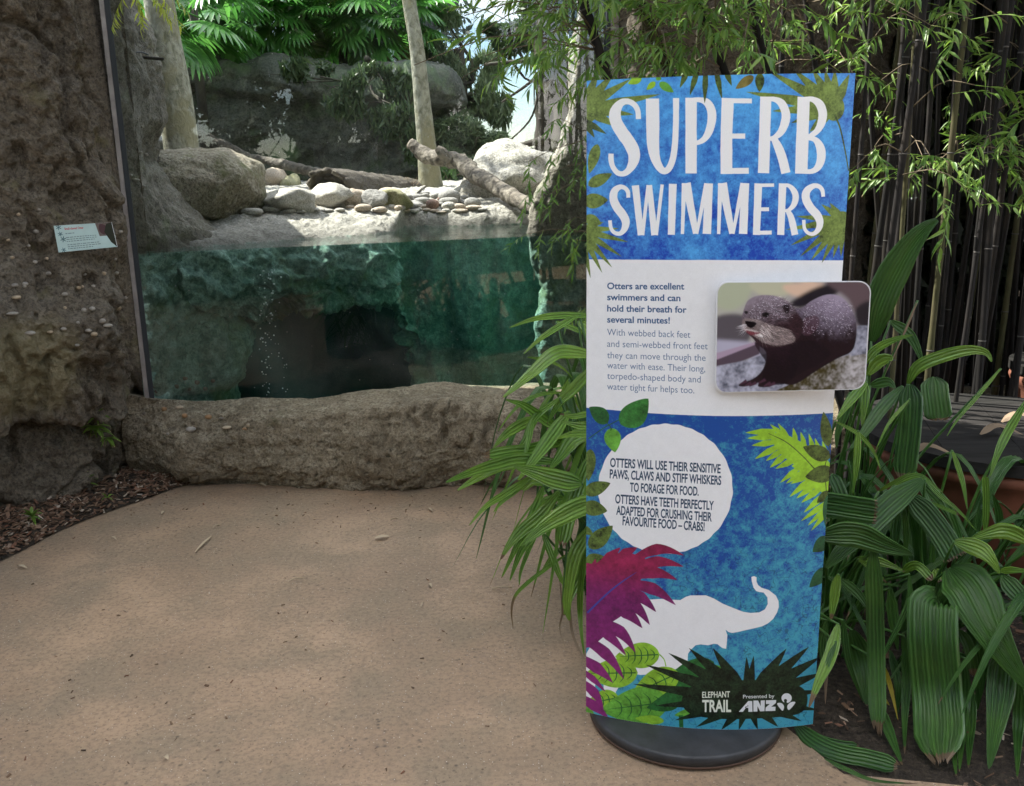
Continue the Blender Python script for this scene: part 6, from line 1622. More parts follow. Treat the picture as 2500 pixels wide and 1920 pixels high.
# --- the two words
SUP = [[(463, 412, 36), (458, 352, 38), (432, 308, 40), (385, 286, 42), (335, 300, 54), (298, 360, 80), (303, 430, 86), (348, 510, 90), (398, 580, 92), (430, 650, 88), (428, 710, 76), (400, 768, 52), (360, 800, 40), (315, 795, 38), (280, 750, 36), (268, 700, 38), (268, 658, 38)],
       [(563, 266, 95), (565, 450, 94), (568, 600, 86), (588, 705, 66), (630, 775, 50), (672, 772, 46), (705, 705, 46), (722, 600, 44), (730, 440, 42), (731, 262, 44)],
       [(838, 260, 82), (838, 799, 80)], [(838, 277, 34), (900, 275, 36), (952, 295, 54), (982, 350, 62), (985, 420, 62), (965, 500, 55), (930, 555, 42), (885, 580, 32), (850, 584, 26)],
       [(1100, 262, 88), (1090, 530, 84), (1090, 803, 84)], [(1100, 281, 36), (1271, 283, 34)], [(1100, 533, 36), (1223, 533, 37)], [(1060, 782, 42), (1249, 780, 42)],
       [(1370, 252, 80), (1354, 797, 80)], [(1370, 270, 34), (1430, 271, 36), (1482, 300, 56), (1512, 370, 62), (1508, 430, 62), (1480, 500, 52), (1432, 543, 36), (1395, 553, 28)], [(1425, 545, 44), (1462, 620, 62), (1490, 700, 66), (1513, 797, 66)],
       [(1640, 254, 88), (1622, 801, 88)], [(1640, 271, 34), (1700, 271, 38), (1752, 305, 60), (1775, 370, 62), (1765, 440, 58), (1735, 495, 44), (1690, 530, 34), (1665, 538, 28)], [(1655, 545, 28), (1720, 558, 40), (1758, 615, 62), (1764, 690, 62), (1742, 752, 50), (1700, 783, 36), (1640, 785, 32)]]
SWI = [[(391, 972, 28), (388, 930, 30), (365, 902, 30), (330, 896, 36), (293, 925, 52), (285, 980, 58), (310, 1040, 62), (350, 1092, 62), (372, 1140, 58), (365, 1190, 46), (335, 1226, 32), (295, 1222, 28), (268, 1190, 26), (260, 1133, 26)],
       [(441, 884, 52), (480, 1239, 44)], [(492, 1239, 26), (532, 882, 24)], [(540, 882, 40), (577, 1239, 46)], [(590, 1239, 24), (632, 878, 24)],
       [(708, 873, 56), (697, 1236, 50)], [(776, 1231, 24), (788, 868, 32)], [(802, 868, 66), (872, 1228, 40)], [(878, 1230, 22), (948, 870, 34)], [(966, 870, 56), (950, 1230, 60)],
       [(1034, 1231, 24), (1046, 868, 32)], [(1060, 868, 66), (1130, 1228, 40)], [(1136, 1230, 22), (1206, 868, 34)], [(1224, 868, 56), (1208, 1230, 60)],
       [(1317, 870, 56), (1303, 1237, 50)], [(1310, 884, 26), (1429, 882, 24)], [(1310, 1054, 28), (1393, 1054, 28)], [(1290, 1222, 30), (1412, 1220, 28)],
       [(1490, 870, 54), (1476, 1237, 50)], [(1490, 884, 26), (1532, 886, 28), (1568, 920, 42), (1583, 965, 46), (1570, 1020, 40), (1535, 1058, 26), (1505, 1066, 20)], [(1525, 1062, 32), (1552, 1120, 46), (1578, 1237, 48)],
       [(1779, 965, 26), (1772, 918, 30), (1745, 890, 32), (1705, 890, 38), (1662, 925, 54), (1656, 980, 58), (1690, 1045, 60), (1735, 1095, 60), (1755, 1145, 52), (1745, 1195, 40), (1710, 1229, 28), (1670, 1222, 26), (1645, 1188, 24), (1640, 1130, 24)]]
WH = lin((247, 247, 249))
for g_ in (SUP, SWI):
    for st__ in g_: cv.fill(tx(stroke(st__, 60 if len(st__) > 3 else 14, .012), 'A'), WH)
blade((942, 100), (934, 300), 34, 'A', OLIVE2, 0, .9)
# --- lower foliage, moon and elephant
cv.fill(tx([(702 + (513 + 3 * math.sin(a_ * 23)) * math.cos(a_), 668 + (496 + 3 * math.sin(a_ * 31)) * math.sin(a_)) for a_ in np.linspace(0, 2 * np.pi, 220, endpoint=False)], 'C'), white)
lshape((262, 165), (120, 45), 120, 'C', DKG, .05); lshape((360, 178), (572, -20), 190, 'C', textured((62, 128, 58), g2_ + g1_, .22), .06); lshape((285, 205), (318, 390), 128, 'C', LEAFC)
cv.fill(tx(stroke([(115, 285, 7), (230, 205, 7), (350, 140, 7)]), 'C'), DKG); cv.fill(tx(stroke([(240, 150, 7), (285, 200, 7), (285, 225, 7)]), 'C'), DKG)
body = closed([(1500, 250), (1590, 245), (1700, 290), (1800, 350), (1930, 440), (1990, 560), (1970, 800), (1930, 780), (1900, 700), (1800, 640), (1700, 500), (1600, 420), (1530, 330)])
cv.fill(tx(body, 'C'), LIME)
for b_, t_, w_ in (((1540, 230), (1312, 240), 52), ((1540, 270), (1325, 282), 48), ((1540, 310), (1358, 338), 48), ((1570, 340), (1384, 440), 50), ((1600, 370), (1468, 455), 46), ((1630, 400), (1497, 508), 50), ((1700, 440), (1540, 515), 50), ((1760, 500), (1665, 492), 60),
                   ((1730, 500), (1576, 622), 44), ((1760, 530), (1620, 630), 44), ((1800, 560), (1655, 630), 46), ((1830, 580), (1648, 730), 52), ((1860, 620), (1700, 742), 52), ((1900, 650), (1738, 775), 50), ((1930, 700), (1757, 850), 50), ((1950, 760), (1735, 915), 44), ((1950, 800), (1785, 950), 40), ((1950, 830), (1812, 990), 36),
                   ((1600, 260), (1500, 175), 36), ((1640, 280), (1560, 168), 36), ((1700, 320), (1676, 200), 40), ((1770, 360), (1733, 232), 40), ((1840, 400), (1795, 246), 40), ((1890, 420), (1842, 280), 40), ((1940, 440), (1898, 300), 36)):
    blade(b_, t_, w_, 'C', LIME, 0, .8)
cv.fill(tx(stroke([(1487, 245, 3), (1620, 310, 8), (1740, 410, 8), (1852, 530, 10)]), 'C'), OLIVE2)
for b_, t_, w_ in (((1945, 345), (1908, 80), 90), ((1960, 430), (1752, 348), 118), ((1990, 540), (1768, 578), 132), ((1955, 690), (1858, 775), 70)): lshape(b_, t_, w_, 'C', OLIVE2)
cv.fill(tx(stroke([(1945, 300, 7), (1950, 400, 7), (1920, 500, 7), (1930, 700, 7)]), 'C'), OLIVE2)
for b_, t_, w_ in (((1960, 700), (1930, 975), 90), ((1960, 1040), (1825, 1150), 110), ((1950, 1270), (1800, 1420), 100)): lshape(b_, t_, w_, 'C', textured((38, 84, 52), g2_ + g1_, .2))
for b_, t_, w_ in (((130, 365), (112, 610), 96), ((80, 700), (282, 625), 108), ((70, 800), (258, 838), 118), ((120, 1120), (300, 950), 130), ((60, 960), (150, 1020), 60), ((90, 1250), (245, 1190), 130)): lshape(b_, t_, w_, 'C', OLIVE2 * 1.25)
ele = [(60, 880), (160, 700), (240, 560), (420, 455), (500, 460), (600, 455), (730, 463), (770, 440), (800, 431), (905, 430), (960, 452), (1020, 487), (1110, 524), (1160, 543), (1210, 551), (1270, 547), (1308, 527), (1328, 490), (1326, 445), (1300, 412), (1270, 408), (1250, 402), (1232, 380), (1219, 335), (1216, 305), (1235, 299), (1252, 308), (1251, 335), (1262, 360), (1285, 378), (1335, 394), (1384, 432), (1402, 470), (1404, 510), (1392, 548), (1365, 592), (1330, 622), (1290, 642), (1240, 655), (1180, 668), (1120, 682), (1085, 688), (1060, 682), (1040, 665), (1044, 680), (1052, 700), (1050, 740), (1044, 796), (1020, 792), (1003, 780), (985, 765), (960, 762), (920, 772), (870, 766), (835, 772), (800, 805), (783, 830), (780, 890), (700, 935), (600, 965), (460, 975), (370, 960), (290, 1090), (285, 1180), (210, 1180), (205, 1010), (150, 1020), (140, 1180), (60, 1180)]
cv.fill(tx(ele, 'D'), white)
lshape((960, 885), (520, 1180), 260, 'D', DKG, -.05); lshape((930, 920), (1062, 1055), 150, 'D', textured((84, 150, 50), g2_, .2), .1)
LM2 = textured((142, 190, 56), g2_ + g1_ * .8, .13)
def vleaf(b_, t_, w_, k, col, vcol, nv=5, skew=0.):
    lshape(b_, t_, w_, k, col, skew); b_, t_ = np.array(b_, float), np.array(t_, float); d = t_ - b_; L_ = np.linalg.norm(d); n_ = np.array([-d[1], d[0]]) / L_
    cv.fill(tx(stroke([(*(b_ + d * .04), 8), (*(b_ + d * .5 + n_ * skew * L_), 7), (*(t_ - d * .1), 2)]), k), vcol)
    for q_ in range(nv):
        u = .12 + .72 * q_ / nv
        for s_ in (-1, 1):
            p0 = b_ + d * u + n_ * skew * L_ * math.sin(u * math.pi); p1 = p0 + n_ * s_ * w_ * .36 * math.sin(math.pi * u ** .75) + d * .09; p2 = p0 + n_ * s_ * w_ * .18 * math.sin(math.pi * u ** .75) + d * .015
            cv.fill(tx(stroke([(*p0, 9), (*p2, 7), (*p1, 2)], 10), k), vcol)
vleaf((440, 960), (85, 965), 200, 'D', LM2, DKG, 5); vleaf((590, 835), (285, 850), 176, 'D', LM2, DKG, 5)
vleaf((310, 1130), (90, 1170), 140, 'D', LM2, DKG, 4); vleaf((720, 960), (400, 1110), 190, 'D', LM2, DKG, 4)
vleaf((650, 1160), (190, 1215), 250, 'D', LEAFC, DKG, 5); lshape((840, 1230), (690, 1250), 60, 'D', LEAFC); cv.fill(tx(stroke([(735, 1250, 30), (738, 1340, 28)]), 'D'), DKG)
lshape((620, 1290), (420, 1270), 60, 'D', LM2); lshape((60, 1190), (140, 1240), 50, 'D', LEAFC)
lshape((760, 1060), (500, 1200), 130, 'D', DKG, -.12)
cv.fill(tx(stroke([(590, 835, 8), (620, 870, 7), (632, 915, 7)]), 'D'), LM2)
# magenta fern
cv.fill(tx(closed([(60, 260), (150, 215), (230, 160), (330, 140), (420, 150), (490, 180), (520, 240), (470, 310), (420, 380), (380, 430), (370, 480), (340, 560), (230, 640), (200, 720), (60, 760)]), 'D'), MAG)
for b_, t_, w_, sk in (((130, 290), (150, 180), 50, 0), ((190, 220), (322, 103), 70, 0), ((300, 190), (437, 103), 74, -.05), ((420, 180), (757, 158), 78, -.16), ((420, 240), (754, 235), 78, -.11), ((400, 300), (712, 326), 84, -.12), ((380, 350), (700, 498), 84, -.10), ((350, 390), (566, 545), 78, -.08), ((320, 440), (522, 633), 80, -.09), ((250, 500), (472, 656), 90, -.10), ((180, 610), (426, 825), 84, -.12), ((120, 620), (362, 842), 70, -.06), ((60, 720), (348, 1008), 80, -.09), ((50, 860), (270, 1028), 78, -.05), ((50, 940), (220, 1092), 44, -.04), ((50, 1020), (206, 1216), 66, -.10), ((50, 1130), (240, 1270), 72, -.04)):
    blade(b_, t_, w_, 'D', MAG, sk, .8)
cv.fill(tx(stroke([(95, 550, 14), (230, 420, 12), (330, 340, 9), (432, 272, 2)]), 'D'), lin((62, 66, 150)))
cv.fill(tx(stroke([(235, 745, 4), (300, 800, 14), (350, 842, 3)], 16), 'D'), lin((236, 236, 240)))
# dark fan with the credits
for t_, w_ in (((648, 824), 74), ((788, 790), 80), ((952, 790), 80), ((1183, 850), 50), ((1232, 843), 50), ((1457, 793), 80), ((1612, 780), 80), ((1690, 850), 84), ((1700, 960), 80), ((405, 1036), 66), ((492, 905), 74), ((555, 1186), 62), ((690, 1285), 60), ((840, 1330), 60), ((1010, 1350), 60), ((1130, 1350), 50), ((1260, 1350), 50), ((1400, 1330), 60), ((1560, 1290), 60), ((1680, 1215), 60), ((1700, 1080), 60)):
    blade((1195, 1150), t_, w_ * 1.15, 'D', BLK, 0, .9)
cv.fill(tx(closed([(1185, 1010), (1400, 1015), (1560, 1060), (1600, 1150), (1540, 1240), (1300, 1270), (1000, 1275), (800, 1240), (740, 1150), (800, 1060), (960, 1020)]), 'D'), BLK)

# --- lettering from the built-in font
_tcache = {}
def text_tris(txt, bold=0.0, spacing=1.0):
    key = (txt, bold, spacing)
    if key not in _tcache:
        cu = bpy.data.curves.new('lettering', 'FONT'); cu.body = txt; cu.size = 1; cu.offset = bold; cu.space_character = spacing; cu.resolution_u = 4
        ob = bpy.data.objects.new('lettering', cu); me_ = ob.to_mesh(); me_.calc_loop_triangles()
        v = np.array([q.co[:2] for q in me_.vertices]); t_ = np.array([q.vertices[:] for q in me_.loop_triangles])
        ob.to_mesh_clear(); bpy.data.objects.remove(ob); bpy.data.curves.remove(cu)
        _tcache[key] = (v, t_)
    return _tcache[key]
def put_text(canvas, conv, txt, p0, p1, cap, col, bold=0.0, up=None, spacing=1.0, xh=0.729):
    """text from p0 to p1 along its baseline, capitals cap high (source units)"""
    v, t_ = text_tris(txt, bold, spacing)
    x = (v[:, 0] - v[:, 0].min()) / (v[:, 0].max() - v[:, 0].min()); y = v[:, 1] / xh
    p0, p1 = np.array(p0, float), np.array(p1, float); d = (p1 - p0)
    upv = np.array([0, -cap]) if up is None else np.array(up, float)
    vh, _q = text_tris('H', bold, spacing); y = (v[:, 1] - vh[:, 1].min()) / (vh[:, 1].max() - vh[:, 1].min())
    q_ = conv(p0 + x[:, None] * d + y[:, None] * upv)
    tris = q_[t_]
    x0, y0 = np.floor(q_.min(0)).astype(int) - 1; x1, y1 = np.ceil(q_.max(0)).astype(int) + 2
    ssn = 3; W, H = x1 - x0, y1 - y0; M_ = np.zeros((H * ssn, W * ssn), bool)
    for tr_ in tris:
        tr_ = (tr_ - [x0, y0]) * ssn
        a0, b0 = np.floor(tr_.min(0)).astype(int); a1, b1 = np.ceil(tr_.max(0)).astype(int) + 1
        X, Y = np.meshgrid(np.arange(a0, a1) + .5, np.arange(b0, b1) + .5)
        def e_(p, q2): return (q2[0] - p[0]) * (Y - p[1]) - (q2[1] - p[1]) * (X - p[0])
        e0, e1_, e2_ = e_(tr_[0], tr_[1]), e_(tr_[1], tr_[2]), e_(tr_[2], tr_[0])
        ins = ((e0 >= 0) & (e1_ >= 0) & (e2_ >= 0)) | ((e0 <= 0) & (e1_ <= 0) & (e2_ <= 0))
        M_[b0:b1, a0:a1] |= ins
    cov = M_.reshape(H, ssn, W, ssn).mean((1, 3))[..., None]
    cx0, cy0, cx1, cy1 = max(x0, 0), max(y0, 0), min(x1, canvas.w), min(y1, canvas.h)
    cov = cov[cy0 - y0:cy1 - y0, cx0 - x0:cx1 - x0]
    canvas.a[cy0:cy1, cx0:cx1] = canvas.a[cy0:cy1, cx0:cx1] * (1 - cov) + np.asarray(col) * cov
NAVY, NAVY2, NAVY3 = lin((44, 84, 132)), lin((72, 104, 146)), lin((34, 62, 92))
for txt, y0, y1, x1 in (('Otters are excellent', 194, 197, 789), ('swimmers and can', 273, 280, 762), ('hold their breath for', 353, 363, 806), ('several minutes!', 432, 440, 687)):
    put_text(cv, lambda p: tx(p, 'B'), txt, (240, y0), (x1, y1), 47, NAVY, .022)
for txt, y0, y1, x1 in (('With webbed back feet', 522, 540, 832), ('and semi-webbed front feet', 604, 622, 956), ('they can move through the', 685, 705, 941), ('water with ease. Their long,', 757, 783, 938), ('torpedo-shaped body and', 832, 859, 906), ('water tight fur helps too.', 908, 936, 860)):
    put_text(cv, lambda p: tx(p, 'B'), txt, (240, y0), (x1, y1), 46, NAVY2, -.004)
for txt, a_, b_ in (('OTTERS WILL USE THEIR SENSITIVE', (279, 502), (1122, 551)), ('PAWS, CLAWS AND STIFF WHISKERS', (276, 588), (1127, 640)), ('TO FORAGE FOR FOOD.', (430, 690), (955, 723)), ('OTTERS HAVE TEETH PERFECTLY', (318, 779), (1070, 832)), ('ADAPTED FOR CRUSHING THEIR', (326, 866), (1055, 918)), ('FAVOURITE FOOD \u2013 CRABS!', (374, 946), (1000, 993))):
    put_text(cv, lambda p: tx(p, 'C'), txt, a_, b_, 70, NAVY3, .024, up=(2, -70), spacing=.98)
CRM = lin((232, 236, 222))
put_text(cv, lambda p: tx(p, 'D'), 'ELEPHANT', (880, 1132), (1070, 1128), 42, CRM, .02); put_text(cv, lambda p: tx(p, 'D'), 'TRAIL', (880, 1229), (1078, 1229), 84, CRM, .03)
WHT = lin((225, 228, 232))
put_text(cv, lambda p: tx(p, 'D'), 'Presented by', (1159, 1136), (1374, 1131), 25, WHT, .012)
for pg in ([(1130, 1227), (1195, 1153), (1222, 1153), (1224, 1227), (1196, 1227), (1195, 1200), (1172, 1200), (1178, 1190), (1195, 1190), (1194, 1180), (1158, 1227)],
           [(1230, 1225), (1230, 1150), (1262, 1150), (1280, 1188), (1280, 1150), (1308, 1148), (1306, 1222), (1276, 1224), (1258, 1188), (1257, 1225)],
           [(1316, 1148), (1386, 1146), (1384, 1166), (1352, 1192), (1382, 1192), (1380, 1220), (1312, 1222), (1314, 1198), (1342, 1173), (1316, 1174)]):
    cv.fill(tx(pg, 'D'), WHT)
cv.fill(tx(closed([(1457 + 35 * math.cos(a_), 1133 + 33 * math.sin(a_)) for a_ in np.linspace(0, 2 * np.pi, 12, endpoint=False)]), 'D'), WHT)
cv.fill(tx(closed([(1449 + 11 * math.cos(a_), 1150 + 11 * math.sin(a_)) for a_ in np.linspace(0, 2 * np.pi, 10, endpoint=False)]), 'D'), BLK); cv.fill(tx([(1443, 1150), (1456, 1150), (1460, 1170), (1440, 1170)], 'D'), BLK)
cv.fill(tx(closed([(1392, 1172), (1420, 1167), (1438, 1185), (1437, 1208), (1425, 1218)], 6), 'D'), WHT); cv.fill(tx(closed([(1517, 1164), (1490, 1160), (1466, 1178), (1462, 1200), (1476, 1213)], 6), 'D'), WHT)
# light print grain
cv.a *= 1 + .03 * np.random.default_rng(1).normal(size=(TH, TW, 1)).astype(np.float32)

def to_image(name, a):
    h, w = a.shape[:2]; im = bpy.data.images.new(name, w, h, float_buffer=False)
    c_ = np.clip(a, 0, 1); c_ = np.where(c_ <= .0031308, c_ * 12.92, 1.055 * c_ ** (1 / 2.4) - .055)
    buf = np.ones((h, w, 4), np.float32); buf[..., :3] = c_[::-1]
    im.pixels.foreach_set(buf.ravel()); im.update(); im.pack(); return im
def print_mat(name, a, rough=.38, k=.9, spec=.4):
    mt, t = nmat(name); s = NT(t)
    ti = s.n('TexImage'); ti.image = to_image(name, a * k); ti.extension = 'EXTEND'
    uvn = s.n('UVMap'); s.l(uvn.outputs[0], ti.inputs['Vector'])
    nn_ = s.noise(s.n('NewGeometry').outputs['Position'], 40, 3, .5)
    s.out(s.principled(ti.outputs['Color'], rough, s.bump(nn_, .03, .004), spec).outputs[0]); return mt
M_PRINT = print_mat('banner_print', cv.a, .42, .96)
M_EDGE = plain_mat('sheet_edge', (.72, .72, .74), .5)
M_BASE = plain_mat('base_black', (.030, .031, .034), .55, nscale=18, var=.35, bump=.08)

ban = thing('banner_stand', 'tall curved blue and white banner about otters on a round black base', 'banner', (BX0, BY0 + .05, 0))
nu_, nv_ = 41, 60
uu = np.linspace(-1, 1, nu_); zz_ = np.linspace(BZ1, BZ0, nv_)
U_, Z__ = np.meshgrid(uu, zz_, indexing='ij')
Vf = board_pt(U_, Z__).reshape(-1, 3); uvf = np.stack([(U_ + 1) / 2, (Z__ - BZ0) / BH], -1).reshape(-1, 2)
obj('printed_sheet', Vf, grid_faces(nu_, nv_), M_PRINT, ban, uv=uvf)
Vb = board_pt(U_, Z__, -.006).reshape(-1, 3); g_ = grid_faces(nu_, nv_)
ring = [i * nv_ for i in range(nu_)] + [(nu_ - 1) * nv_ + j for j in range(1, nv_)] + [i * nv_ + nv_ - 1 for i in range(nu_ - 2, -1, -1)] + [j for j in range(nv_ - 2, 0, -1)]
ring = np.array(ring); Ve = np.vstack([board_pt(U_, Z__, .0002).reshape(-1, 3)[ring], Vb[ring]]); n_ = len(ring)
Vm = np.vstack([Vb, Ve]); kk = len(Vb); ed = np.stack([np.arange(n_), (np.arange(n_) + 1) % n_, (np.arange(n_) + 1) % n_ + n_, np.arange(n_) + n_], -1) + kk
obj('backing_sheet', Vm, [np.vstack([g_[:, ::-1], ed])], M_EDGE, ban, smooth=False)
# base: a thick black disc under the sheet
bc = np.array([0.487, 2.44, 0])
q1, q2 = P(1447, 1772, z=.03), P(1945, 1800, z=.03); fr_ = P(1705, 1862, z=.03)
bc[0] = (q1[0] + q2[0]) / 2; RB = (q2[0] - q1[0]) / 2 * 1.0; RY = RB * .98; bc[1] = fr_[1] + RY
V, f = lathe([(0, .004), (1 - .02, .004), (1.0, .008), (1.0, .014), (.985, .0145)], 96); V = V * [RB * 1.0, RY, 1] + bc; obj('base_foot', V, f, plain_mat('base_wood_edge', (.07, .035, .02), .7), ban)
V, f = lathe([(.985, .0145), (1.0, .016), (1.0, .038), (.99, .042), (.97, .0435), (0, .0435)], 96); V = V * [RB, RY, 1] + bc; obj('base_disc', V, f, M_BASE, ban)
# two short uprights behind the sheet hold it on the base
for u in (-.35, .35):
    p_ = board_pt(np.array(u), np.array(.0), -.014); V, f = box(p_[0] - .012, p_[0] + .012, p_[1] - .004, p_[1] + .012, .0436, .9); obj('upright', V, f, M_EDGE, ban, smooth=False)

# ---- otter picture: a stiff panel a little in front of the sheet
OW, OH = 820, 580
oc = Canvas(OW, OH)
def ox(pts): p = np.asarray(pts, float); return np.stack([(p[:, 0] - 1008) / 1106 * OW, (p[:, 1] - 140) / 785 * OH], -1)
X_, Y_ = np.meshgrid(np.linspace(0, 1, OW), np.linspace(0, 1, OH))
bgc = mixc((178, 176, 168), (150, 142, 150), X_) * 1.0
bgc = bgc * (1 - .0)
oc.a[:] = bgc
oc.fill(ox(closed([(1000, 140), (1250, 140), (1230, 260), (1130, 330), (1000, 300)])), lin((176, 180, 158))); oc.fill(ox(closed([(1250, 140), (1560, 140), (1520, 230), (1330, 230)])), lin((188, 186, 164)))
oc.fill(ox(closed([(1490, 160), (1640, 140), (1780, 150), (1720, 200), (1600, 240), (1520, 210)])), lin((214, 186, 166))); oc.fill(ox(closed([(1540, 290), (1700, 190), (1850, 150), (1880, 220), (1640, 320)])), lin((44, 38, 46)))
oc.fill(ox(closed([(1800, 135), (2130, 135), (2130, 460), (2060, 450), (1960, 260)])), lin((104, 88, 92))); oc.fill(ox(closed([(2020, 330), (2130, 280), (2130, 450), (2040, 450)])), lin((52, 46, 52)))
oc.fill(ox(closed([(1000, 380), (1220, 380), (1240, 560), (1000, 540)])), lin((96, 90, 96))); oc.fill(ox([(1000, 540), (1250, 560), (1400, 600), (1400, 700), (1000, 640)]), lin((176, 172, 190)))
oc.a = blur(oc.a, 9).astype(np.float32)
nzo = fnoise(OW, OH, 60, 4, 5, .8); nz2 = fnoise(OW, OH, 14, 3, 6, .8)
oc.fill(ox([(1000, 650), (1130, 620), (1300, 560), (1330, 600), (1330, 650), (1200, 700), (1000, 735)]), lin((92, 78, 90))); oc.fill(ox([(1000, 640), (1300, 560), (1300, 580), (1000, 690)]), lin((170, 150, 170)))
gr = mixc((84, 86, 100), (184, 184, 200), .6 + .22 * nzo + .16 * nz2)
oc.fill(ox([(1000, 735), (1200, 700), (1400, 640), (2000, 620), (2130, 450), (2130, 930), (1000, 930)]), gr)
rk = mixc((70, 62, 30), (190, 186, 190), .1 + (X_ - .62) * 1.3 + .2 * nzo + .2 * nz2)
oc.fill(ox(closed([(1500, 940), (1560, 880), (1700, 800), (1850, 720), (2020, 660), (2140, 640), (2140, 940)])), rk)
oc.fill(ox([(2040, 455), (2130, 455), (2130, 660), (2000, 680)]), gr)
oc.a = blur(oc.a, 2).astype(np.float32)
fur = fnoise(OW, OH, 22, 4, 7, .8)
def furc(a_, b_, t_): return mixc(a_, b_, t_ + .07 * fur)
px_, py_ = X_ * 1106 + 1008, Y_ * 785 + 140
def rad(cx, cy, rx, ry): return np.sqrt(((px_ - cx) / rx) ** 2 + ((py_ - cy) / ry) ** 2)
bodyc = furc((42, 28, 34), (160, 148, 168), .85 - (py_ - 230) / 330 - .35 * np.clip((1700 - px_) / 300, -1, 1) - .25 * np.clip((px_ - 1900) / 120, 0, 1))
oc.fill(ox(closed([(1290, 540), (1380, 640), (1360, 760), (1290, 830), (1200, 860), (1182, 880), (1230, 888), (1300, 870), (1330, 860), (1330, 890), (1400, 895), (1480, 870), (1600, 880), (1750, 790), (1900, 700), (2010, 640), (2036, 520), (2020, 400), (1960, 290), (1890, 235), (1800, 228), (1700, 270), (1630, 320), (1560, 330), (1450, 400)])), bodyc)
oc.fill(ox(closed([(1300, 560), (1500, 560), (1620, 700), (1560, 860), (1420, 880), (1350, 860), (1380, 720), (1330, 640)])), furc((30, 18, 26), (70, 46, 58), .3 - (py_ - 600) / 500), .85)
oc.fill(ox(closed([(1560, 600), (1700, 560), (1850, 640), (1800, 720), (1640, 800), (1540, 860), (1560, 720)])), lin((30, 20, 28)), .55)
oc.fill(ox(closed([(1650, 400), (1740, 380), (1760, 440), (1700, 520), (1640, 500)])), lin((84, 58, 70)), .7)
headc = furc((58, 40, 46), (156, 144, 156), .9 - (py_ - 225) / 260 - .6 * np.clip((px_ - 1480) / 200, 0, 1) + .15 * np.clip((1300 - px_) / 100, 0, 1))
oc.fill(ox(closed([(1190, 390), (1208, 320), (1240, 262), (1310, 232), (1400, 230), (1480, 250), (1545, 290), (1600, 360), (1650, 440), (1600, 560), (1480, 600), (1340, 590), (1270, 530), (1210, 480), (1192, 440)])), headc)
oc.fill(ox(closed([(1200, 400), (1290, 400), (1400, 440), (1540, 480), (1590, 560), (1470, 590), (1360, 570), (1300, 530), (1215, 480)])), furc((110, 92, 94), (176, 164, 162), .5), .7)
oc.fill(ox(closed([(1210, 470), (1260, 500), (1340, 530), (1350, 515), (1290, 480)])), lin((214, 206, 206)), .8); oc.fill(ox(closed([(1222, 478), (1290, 490), (1330, 500), (1260, 512)])), lin((120, 62, 72)))
oc.fill(ox(closed([(1218, 415), (1260, 418), (1298, 428), (1284, 450), (1258, 460), (1232, 445)])), lin((22, 14, 20)))
oc.fill(ox(closed([(1340, 362), (1372, 352), (1392, 366), (1376, 388), (1350, 384)])), lin((14, 10, 12))); oc.fill(ox(closed([(1208, 346), (1226, 342), (1236, 352), (1222, 366)])), lin((20, 14, 18)))
oc.fill(ox(closed([(1490, 310), (1522, 296), (1540, 320), (1532, 355), (1505, 350)])), lin((38, 26, 32)))
for a_ in ((1190, 870), (1225, 885), (1262, 886), (1330, 865), (1370, 890), (1405, 892)):
    oc.fill(ox(stroke([(a_[0] + 50, a_[1] - 26, 26), (*a_, 10)], 8)), lin((82, 54, 70)))
oc.a = blur(oc.a, 2).astype(np.float32) * .9
oc.fill(ox(closed([(1218, 415), (1260, 418), (1298, 428), (1284, 450), (1258, 460), (1232, 445)])), lin((22, 14, 20))); oc.fill(ox(closed([(1342, 364), (1372, 354), (1390, 367), (1376, 386), (1352, 382)])), lin((12, 8, 10)))
r_ = np.random.default_rng(3)
def hair(x, y, ang, L_, w_, c_, al): oc.fill(ox(np.array([(x, y - w_), (x + math.cos(ang) * L_, y + math.sin(ang) * L_), (x, y + w_)])), c_, al)
inside = rad(1830, 430, 215, 215) < 1
for k in range(9000):
    if k % 2: x, y = r_.uniform(1200, 1620), r_.uniform(240, 590); ang = math.atan2(y - 440, x - 1240) + r_.normal() * .3; ok_ = rad(1410, 420, 210, 185)[int((y - 140) / 785 * (OH - 1)), int((x - 1008) / 1106 * (OW - 1))] < 1
    else: x, y = r_.uniform(1400, 2030), r_.uniform(240, 800); ang = .5 + .9 * (x - 1500) / 500 + r_.normal() * .35; ok_ = (y < 620 + (1900 - x) * .4) and (y > 250 + abs(x - 1830) * .25)
    if not ok_: continue
    i, j = int((y - 140) / 785 * (OH - 1)), int((x - 1008) / 1106 * (OW - 1)); c_ = oc.a[i, j] * (1.9 if r_.random() < .45 else .4)
    hair(x, y, ang, r_.uniform(12, 30), 1.4, np.clip(c_, 0, .8), .6)
for k in range(900):
    if k % 3: x, y = r_.uniform(1640, 2000), r_.uniform(240, 520)
    else: x, y = r_.uniform(1240, 1560), r_.uniform(240, 400)
    if (k % 3 and (y < 245 + abs(x - 1830) * .35)) or (k % 3 == 0 and rad(1410, 420, 190, 175)[int((y - 140) / 785 * (OH - 1)), int((x - 1008) / 1106 * (OW - 1))] > 1): continue
    hair(x, y, .6 + r_.normal() * .5 + (0 if k % 3 else -.3), r_.uniform(6, 16), 2.0, lin((232, 226, 240)) if r_.random() < .6 else lin((70, 52, 62)), .55)
for k in range(34):
    y = r_.uniform(440, 520); x = r_.uniform(1320, 1400); hair(x, y, r_.uniform(.5, 1.5), r_.uniform(60, 130), 1.6, lin((225, 215, 215)), .7)
    hair(r_.uniform(1200, 1230), r_.uniform(430, 490), r_.uniform(2.0, 3.3), r_.uniform(40, 90), 1.5, lin((200, 195, 200)), .6)
M_OTTER = print_mat('otter_print', np.clip(oc.a * 1.35, 0, 1) ** 1.12, .3, .95)
